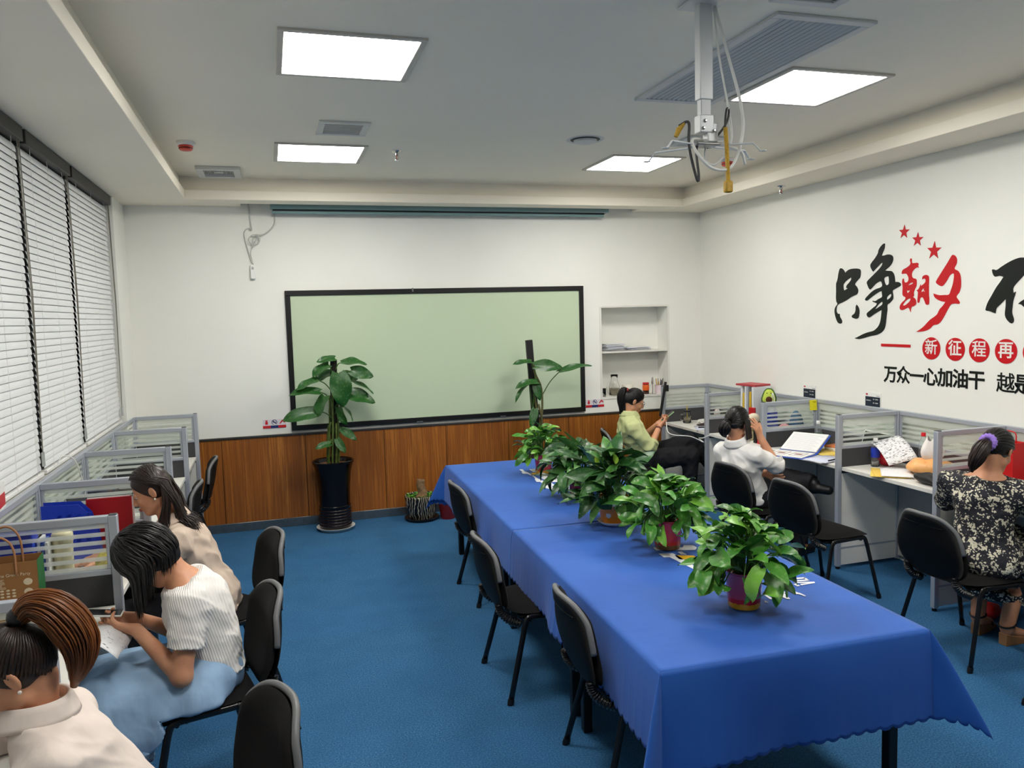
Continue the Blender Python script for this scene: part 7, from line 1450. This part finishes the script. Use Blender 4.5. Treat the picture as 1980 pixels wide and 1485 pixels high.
build_body(r, J, h, {'L': dict(d=(0.25, 0.95, 0.0), palm=(0.0, 0, -1), curl=0.3), 'R': dict(d=(-0.2, 0.95, 0.0), palm=(0.0, 0, -1), curl=0.35)}); face_bits(r, h)
BEI = m_cloth_plain('jacket_beige', rgb(206, 186, 168), 0.45); lo, hi = bounds(J, ('pel', 'shL', 'shR', 'elL', 'elR', 'nek', 'che'), 0.18)
o = garment(r, 'jacket', BEI, shirt_items(J, 0.018, 1.12, 0.026, (0, 0, 0.47), ((0, 0.20, 0.985), (0, -0.1, 1.0)), 0.78)+[deskcut(r, -0.707, True)], 0.009, 6.5, 5, 0.007, lo, hi)
collar(J, h, BEI, o, 0.074, 0.036, 1.2, 0.05)
for s in 'LR': a, c = NPV(J['el'+s]), NPV(J['wr'+s]); MB().tube([a+(c-a)*0.03, a+(c-a)*0.14], [0.070, 0.067], 20, cap=True).build('rolled_cuff', BEI, o, 60)
c_ = NPV(J['che']); 
for q in (0.0, 0.10): b = MB(); b.lathe([(0.0, 0.006), (0.014, 0.005), (0.016, 0)], (-0.03, c_[1]+0.128-q*0.3, c_[2]-0.12-q), 16, Matrix.Rotation(-PI/2-0.35, 4, 'X'), cap=False); b.build('button', mat('button_grey', rgb(96, 90, 84), 0.4) if q == 0 else bpy.data.materials['button_grey'], o)
BT = m_cloth_plain('trousers_black', rgb(26, 26, 30), 0.4); lo, hi = bounds(J, ('pel', 'knL', 'knR', 'anL', 'anR', 'hiL', 'hiR'), 0.2); garment(r, 'trousers', BT, pants_items(J, 0.012), 0.004, 8, 2, 0.009, lo, hi)
for s in 'LR': shoe(r, J, s, BLK)
hb = hair_base(r, h, HAIRD); rnd = random.Random(12); paths = []
for k in range(480):
    s = -1 if k % 2 else 1; q = rnd.random(); c = (0.03*s, 0.80-1.3*q, 0.75 if q < 0.2 else 1.0); lf = rnd.uniform(0.003, 0.013)
    mid = (s*rnd.uniform(0.75, 1.0), rnd.uniform(-0.35, 0.10)-0.3*q, 0.30); beh = (s*rnd.uniform(0.4, 0.95), -0.55-0.4*rnd.random(), -0.25); P = []
    for i in range(5): P.append(h.scalp(slerp(c, mid, i/5), lf))
    for i in range(4): P.append(h.scalp(slerp(mid, beh, i/4), lf+0.004))
    nk = NPV(J['nek'])+NPV((s*rnd.uniform(0.01, 0.085), rnd.uniform(-0.09, -0.045), rnd.uniform(0.015, 0.05))); end = nk+NPV((s*rnd.uniform(-0.01, 0.05), rnd.uniform(-0.085, -0.03), -rnd.uniform(0.05, 0.12)))
    if rnd.random() < 0.28: nk = NPV(J['nek'])+NPV((s*rnd.uniform(0.075, 0.10), rnd.uniform(-0.01, 0.04), 0.035)); end = nk+NPV((s*0.02, 0.02, -rnd.uniform(0.06, 0.14)))
    P += bez([P[-1], (P[-1]+nk)/2+NPV((s*0.012, -0.012, 0)), nk, (nk+end)/2+NPV((0, -0.012, 0.008)), end], 12)[1:]; paths.append(P)
locks(paths, [rnd.uniform(0.003, 0.006) for _ in paths], HAIRD, hb, 'hair_strands')
b = MB(); b.ball(h.p(-0.083, -0.006, -0.045), 0.006, 10); b.build('earring', bpy.data.materials['pearl'], r, 180)

# ---------------------------------------------------------------- woman in light green shirt
r = thing('person', 'woman with glasses and ponytail in a light green shirt in the back corner', 'person', (3.455, 7.13, 0), D(-102))
J = dict(pel=(0, 0.07, 0.545), wai=(0, 0.0, 0.67), che=(0, -0.06, 0.82), nek=(0, -0.065, 0.945), fa=(0, 0.97, 0.22), shL=(-0.152, -0.06, 0.875), shR=(0.152, -0.06, 0.865), elL=(-0.20, 0.10, 0.69), elR=(0.215, 0.09, 0.675), wrL=(-0.045, 0.235, 0.86), wrR=(0.055, 0.225, 0.85),
    hiL=(-0.09, 0.11, 0.53), hiR=(0.09, 0.11, 0.53), knL=(-0.02, 0.56, 0.665), knR=(0.11, 0.53, 0.545), anL=(0.04, 0.80, 0.40), anR=(0.10, 0.50, 0.13), toL=(0.03, 0.92, 0.345), toR=(0.10, 0.66, 0.04))
h = Head((0.0, -0.01, 1.115), (0.03, 0.90, -0.44))
build_body(r, J, h, {'L': dict(d=(0.25, 0.7, 0.55), palm=(0.6, -0.4, 0.5), curl=(0.5, 0.6, 0.7, 0.8), thumb=0.6), 'R': dict(d=(-0.2, 0.75, 0.55), palm=(-0.6, -0.4, 0.5), curl=(0.5, 0.6, 0.7, 0.8), thumb=0.6)}); face_bits(r, h)
GRN = m_cloth_plain('shirt_light_green', rgb(190, 196, 142), 0.5); lo, hi = bounds(J, ('pel', 'shL', 'shR', 'elL', 'elR', 'wrL', 'wrR', 'nek'), 0.17)
o = garment(r, 'shirt', GRN, shirt_items(J, 0.018, 1.22, 0.026, (0, 0, 0.515), ((0, -0.06, 0.968), (0, 0.1, 1.0)), 0.80), 0.007, 6, 8, 0.0075, lo, hi)
collar(J, h, GRN, o)
for s in 'LR': a, c = NPV(J['el'+s]), NPV(J['wr'+s]); MB().tube([a+(c-a)*0.13, a+(c-a)*0.25], [0.066, 0.062], 20).build('rolled_cuff', GRN, o, 60)
lo, hi = bounds(J, ('pel', 'knL', 'knR', 'anL', 'anR', 'hiL', 'hiR'), 0.2); garment(r, 'trousers', BT, pants_items(J, 0.016, 0.80), 0.005, 8, 4, 0.009, lo, hi)
for s in 'LR': shoe(r, J, s, BLK)
k = tied_hair(r, h, HAIRK, (0, -0.90, 0.38), 260, 9); T = h.scalp((0, -0.90, 0.38), 0.006)
tail(r, [T, T+(0.0, -0.04, 0.01), T+(0.0, -0.065, -0.06), T+(0.0, -0.05, -0.17), T+(0.01, -0.055, -0.27), T+(0.02, -0.06, -0.34)], [0.018, 0.030, 0.038, 0.042, 0.036, 0.022, 0.006], HAIRK, 150, 7, (0.0025, 0.0045))
b = MB(); b.tube([T+h.d((0, -0.9, 0.38))*q for q in (-0.006, 0.004, 0.016, 0.022)], [0.018, 0.024, 0.024, 0.018], 18); b.build('hair_tie', mat('tie_red', rgb(150, 60, 56), 0.6), r, 180)
GL = mat('glasses_metal', rgb(90, 56, 46), 0.3, 0.6); gr = None
for s in (-1, 1):
    P = [h.p(s*(0.034+0.024*math.cos(a)), 0.103-0.010*abs(math.cos(a)) if s*math.cos(a) > 0 else 0.103, 0.0+0.019*math.sin(a)) for a in np.linspace(0, 2*PI, 25)]; b = MB(); b.tube(P, 0.0016, 6); o = b.build('glasses_rim', GL, r, 180)
    b = MB(); b.tube([h.p(s*0.058, 0.094, 0.004), h.p(s*0.076, 0.06, 0.004), h.p(s*0.081, 0.0, 0.0), h.p(s*0.080, -0.02, -0.015)], 0.0016, 6); b.build('glasses_arm', GL, r, 180)
b = MB(); b.tube([h.p(-0.012, 0.106, 0.002), h.p(0, 0.109, 0.005), h.p(0.012, 0.106, 0.002)], 0.0015, 6); b.build('glasses_bridge', GL, r, 180)
a, c = NPV(J['elR']), NPV(J['wrR']); MB().tube([a+(c-a)*0.86, a+(c-a)*0.93], [0.0315, 0.031], 18).build('wristwatch', mat('watch_brown', rgb(92, 44, 34), 0.4), r, 60)
phone_obj(to_world(r, (0.0, 0.325, 0.945)), frame(dir_world(r, (0, 0.80, 0.60)), dir_world(r, (0, -0.6, 0.8))), 'phone in a light green case held by the woman in the corner', mat('phone_green', rgb(150, 196, 130), 0.4))
o = MB().tube(bez([to_world(r, p) for p in ((0.03, 0.30, 0.90), (0.16, 0.30, 0.79), (0.2, 0.5, 0.76), (0.22, 0.62, 0.70))]+[(4.01, 6.86, 0.73), (4.0, 6.76, 0.75), (4.05, 6.68, 0.797)], 40), 0.0045, 8).build('charging_cord', CW2, None, 180); tag(o, 'white charging cord running from the corner woman\'s phone along the desk front', 'cable')

# ---------------------------------------------------------------- woman in white shirt on the phone
r = thing('person', 'woman in a white shirt seen from behind holding a black phone to her ear', 'person', (3.505, 5.26, 0), D(-72))
J = dict(pel=(0, 0.0, 0.545), wai=(0, -0.055, 0.68), che=(0, -0.10, 0.825), nek=(-0.01, -0.115, 0.955), fa=(0, 0.97, 0.22), shL=(-0.155, -0.10, 0.885), shR=(0.155, -0.10, 0.895), elL=(-0.17, 0.08, 0.68), elR=(0.225, 0.04, 0.815), wrL=(0.08, 0.10, 0.72), wrR=(0.115, 0.0, 1.015),
    hiL=(-0.09, 0.05, 0.53), hiR=(0.09, 0.05, 0.53), knL=(-0.10, 0.46, 0.61), knR=(0.12, 0.47, 0.53), anL=(0.24, 0.50, 0.60), anR=(0.13, 0.46, 0.10), toL=(0.345, 0.52, 0.565), toR=(0.13, 0.62, 0.035))
h = Head((-0.01, -0.115, 1.135), (-0.12, 0.95, -0.26), -0.06)
build_body(r, J, h, {'L': dict(d=(0.9, -0.05, -0.25), palm=(0.1, 0.9, 0.3), curl=0.5, thumb=0.4), 'R': dict(d=(-0.10, -0.38, 0.92), palm=(-0.97, -0.1, -0.1), curl=(0.3, 0.35, 0.4, 0.45), spread=0.35, thumb=0.5)}); face_bits(r, h)
WSH = m_cloth_plain('shirt_white', rgb(232, 230, 226), 0.45); lo, hi = bounds(J, ('pel', 'shL', 'shR', 'elL', 'elR', 'wrL', 'wrR', 'nek'), 0.17)
o = garment(r, 'shirt', WSH, shirt_items(J, 0.016, {'L': 1.5, 'R': 1.10}, 0.024, (0, 0, 0.50), ((-0.01, -0.115, 0.978), (0, 0.05, 1.0)), 0.80), 0.006, 6, 11, 0.0075, lo, hi)
collar(J, h, WSH, o)
a, c = NPV(J['elR']), NPV(J['wrR']); b = MB(); b.tube([a+(c-a)*0.0, a+(c-a)*0.05, a+(c-a)*0.17], [0.066, 0.069, 0.070], 22); b.build('rolled_cuff', WSH, o, 60)
lo, hi = bounds(J, ('pel', 'knL', 'knR', 'anL', 'anR', 'hiL', 'hiR'), 0.2); garment(r, 'trousers', BT, pants_items(J, 0.016, 0.985), 0.005, 8, 4, 0.009, lo, hi)
for s in 'LR': shoe(r, J, s, BLK)
k = tied_hair(r, h, HAIRK, (0, -0.90, -0.42), 260, 13); T = h.scalp((0, -0.90, -0.42), 0.006)
tail(r, [T, T+(-0.005, -0.028, -0.012), T+(-0.015, -0.036, -0.045), T+(-0.02, -0.03, -0.085), T+(-0.015, -0.02, -0.11)], [0.018, 0.036, 0.044, 0.040, 0.022, 0.006], HAIRK, 120, 8, (0.0025, 0.0045))
b = MB(); b.tube([T+h.d((0, -0.9, -0.42))*q for q in (-0.006, 0.004, 0.014, 0.02)], [0.016, 0.022, 0.022, 0.016], 18); b.build('hair_tie', BLK, r, 180)
e = h.p(0.099, 0.012, -0.045); phone_obj(to_world(r, e), frame(dir_world(r, h.d((0.12, 0.35, -0.93))), dir_world(r, -h.r)), 'black phone held to the ear of the woman in the white shirt', BLK)

# ---------------------------------------------------------------- woman in floral dress
r = thing('person', 'woman in a black and cream floral dress with a purple scrunchie facing the right wall', 'person', (3.84, 3.45, 0), D(-64))
J = dict(pel=(0, 0.0, 0.55), wai=(0, 0.02, 0.71), che=(0, 0.05, 0.87), nek=(0.005, 0.09, 0.995), fa=(0, 0.98, -0.18), shL=(-0.168, 0.055, 0.945), shR=(0.168, 0.065, 0.925), elL=(-0.24, 0.17, 0.80), elR=(0.25, 0.17, 0.80), wrL=(-0.08, 0.40, 0.862), wrR=(0.08, 0.41, 0.862),
    hiL=(-0.09, 0.04, 0.53), hiR=(0.09, 0.04, 0.53), knL=(-0.11, 0.42, 0.52), knR=(0.11, 0.42, 0.52), anL=(-0.07, 0.22, 0.115), anR=(0.10, 0.16, 0.115), toL=(-0.05, 0.37, 0.035), toR=(0.16, 0.30, 0.035))
h = Head((0.03, 0.135, 1.15), (0.12, 0.84, -0.52))
build_body(r, J, h, {'L': dict(d=(0.3, 0.95, 0), palm=(0, 0, -1), curl=0.4), 'R': dict(d=(-0.3, 0.95, 0), palm=(0, 0, -1), curl=0.4)}); face_bits(r, h)
t = NT('floral_print'); v = t.coord(); d = t.add('ShaderNodeTexNoise', Scale=30.0, Detail=2.0); t.link(v, d.inputs['Vector']); mx = t.mix(0.045, v, d.outputs['Color'], 'ADD')
vo = t.add('ShaderNodeTexVoronoi', Scale=66.0, Randomness=1.0); t.link(mx, vo.inputs['Vector']); big = t.noise(v, 24, 2); f = t.math('SUBTRACT', vo.outputs['Distance'], t.math('MULTIPLY', t.math('SUBTRACT', big, 0.42), 1.5))
t.col(t.ramp(f, [(0.21, rgb(214, 208, 184)), (0.27, rgb(30, 30, 40)), (0.9, rgb(22, 22, 32))])); t.b.inputs['Roughness'].default_value = 0.8
FLO = t.m; I = shirt_items(J, 0.017, 1.55, 0.024, None, ((0, 0.085, 1.0), (0, -0.05, 1.0)), 0.80); ns = len(I)-1
I[ns:ns] = [('u', 0.06, cone((-0.10, 0.0, 0.53), (-0.12, 0.42, 0.53), 0.115, 0.09)), ('u', 0.06, cone((0.10, 0.0, 0.53), (0.12, 0.42, 0.53), 0.115, 0.09)), ('u', 0.07, flat(cone((0, 0.36, 0.48), (0.0, 0.28, 0.30), 0.20, 0.20), (0, 0.34, 0.4), (0, 1, 0), 0.7))]
I.append(('i', 0.008, half((0, 0.3, 0.24), (0, 0, -1)))); I += [SEAT, deskcut(r, 4.065, False)]
sdf_mesh('floral_dress', I, (-0.46, -0.28, 0.16), (0.46, 0.66, 1.10), 0.0075, FLO, r, fold_fn(0.006, 6, 6))
TAN = mat('sandal_tan', rgb(150, 108, 70), 0.6, var=0.1)
for s in 'LR':
    an, to = NPV(J['an'+s]), NPV(J['to'+s]); d = unit((to-an)*(1, 1, 0)); b = MB(); hl = an*(1, 1, 0)-d*0.035; tp = to*(1, 1, 0)+d*0.03; sd = np.cross(d, (0, 0, 1)); w = 0.036
    P = [hl+sd*w*0.7, hl-sd*w*0.7, tp*0.5+hl*0.5-sd*w, tp-sd*w*0.8, tp+d*0.012, tp+sd*w*0.8, tp*0.5+hl*0.5+sd*w]
    n = len(P); top = [0.072, 0.072, 0.045, 0.022, 0.02, 0.022, 0.045]; b.add([tuple(p[:2])+(0.0,) for p in P]+[tuple(p[:2])+(z,) for p, z in zip(P, top)], [tuple(range(n))[::-1], tuple(range(n, 2*n))]+[(k, (k+1) % n, n+(k+1) % n, n+k) for k in range(n)]); k = b.build('sandal', TAN, r, bevel=0.004)
    b = MB(); c = an+(0, 0, 0.005); b.tube([c+sd*0.042*math.cos(a)+d*0.044*math.sin(a)+NPV((0, 0, 0.01*math.sin(a))) for a in np.linspace(0, 2*PI, 21)], 0.006, 6); b.build('ankle_strap', BLK, k, 180); b = MB(); c = to-d*0.03; b.tube([c+sd*0.034*math.cos(a)+NPV((0, 0, 0.03*math.sin(a)-0.008)) for a in np.linspace(0, PI, 12)], 0.006, 6); b.build('toe_strap', BLK, k, 180)
k = tied_hair(r, h, HAIRK, (0, -0.95, -0.25), 260, 17); T = h.scalp((0, -0.95, -0.25), 0.006)
tail(r, [T, T+(-0.01, -0.045, -0.01), T+(-0.03, -0.075, -0.06), T+(-0.05, -0.085, -0.12), T+(-0.06, -0.08, -0.165)], [0.018, 0.036, 0.044, 0.04, 0.026, 0.008], HAIRD, 150, 9, (0.0025, 0.0045))
PUR = m_cloth_plain('scrunchie_purple', rgb(150, 120, 206), 0.6); b = MB(); ax = h.d((0, -0.95, -0.25)); e1 = unit(np.cross(ax, (0, 0, 1))); e2 = np.cross(ax, e1)
P = [T+ax*0.014+(e1*math.cos(a)+e2*math.sin(a))*0.034 for a in np.linspace(0, 2*PI, 41)]; b.tube(P, [0.017+0.0035*math.sin(k*2.4) for k in range(41)], 12); b.build('scrunchie', PUR, r, 180)
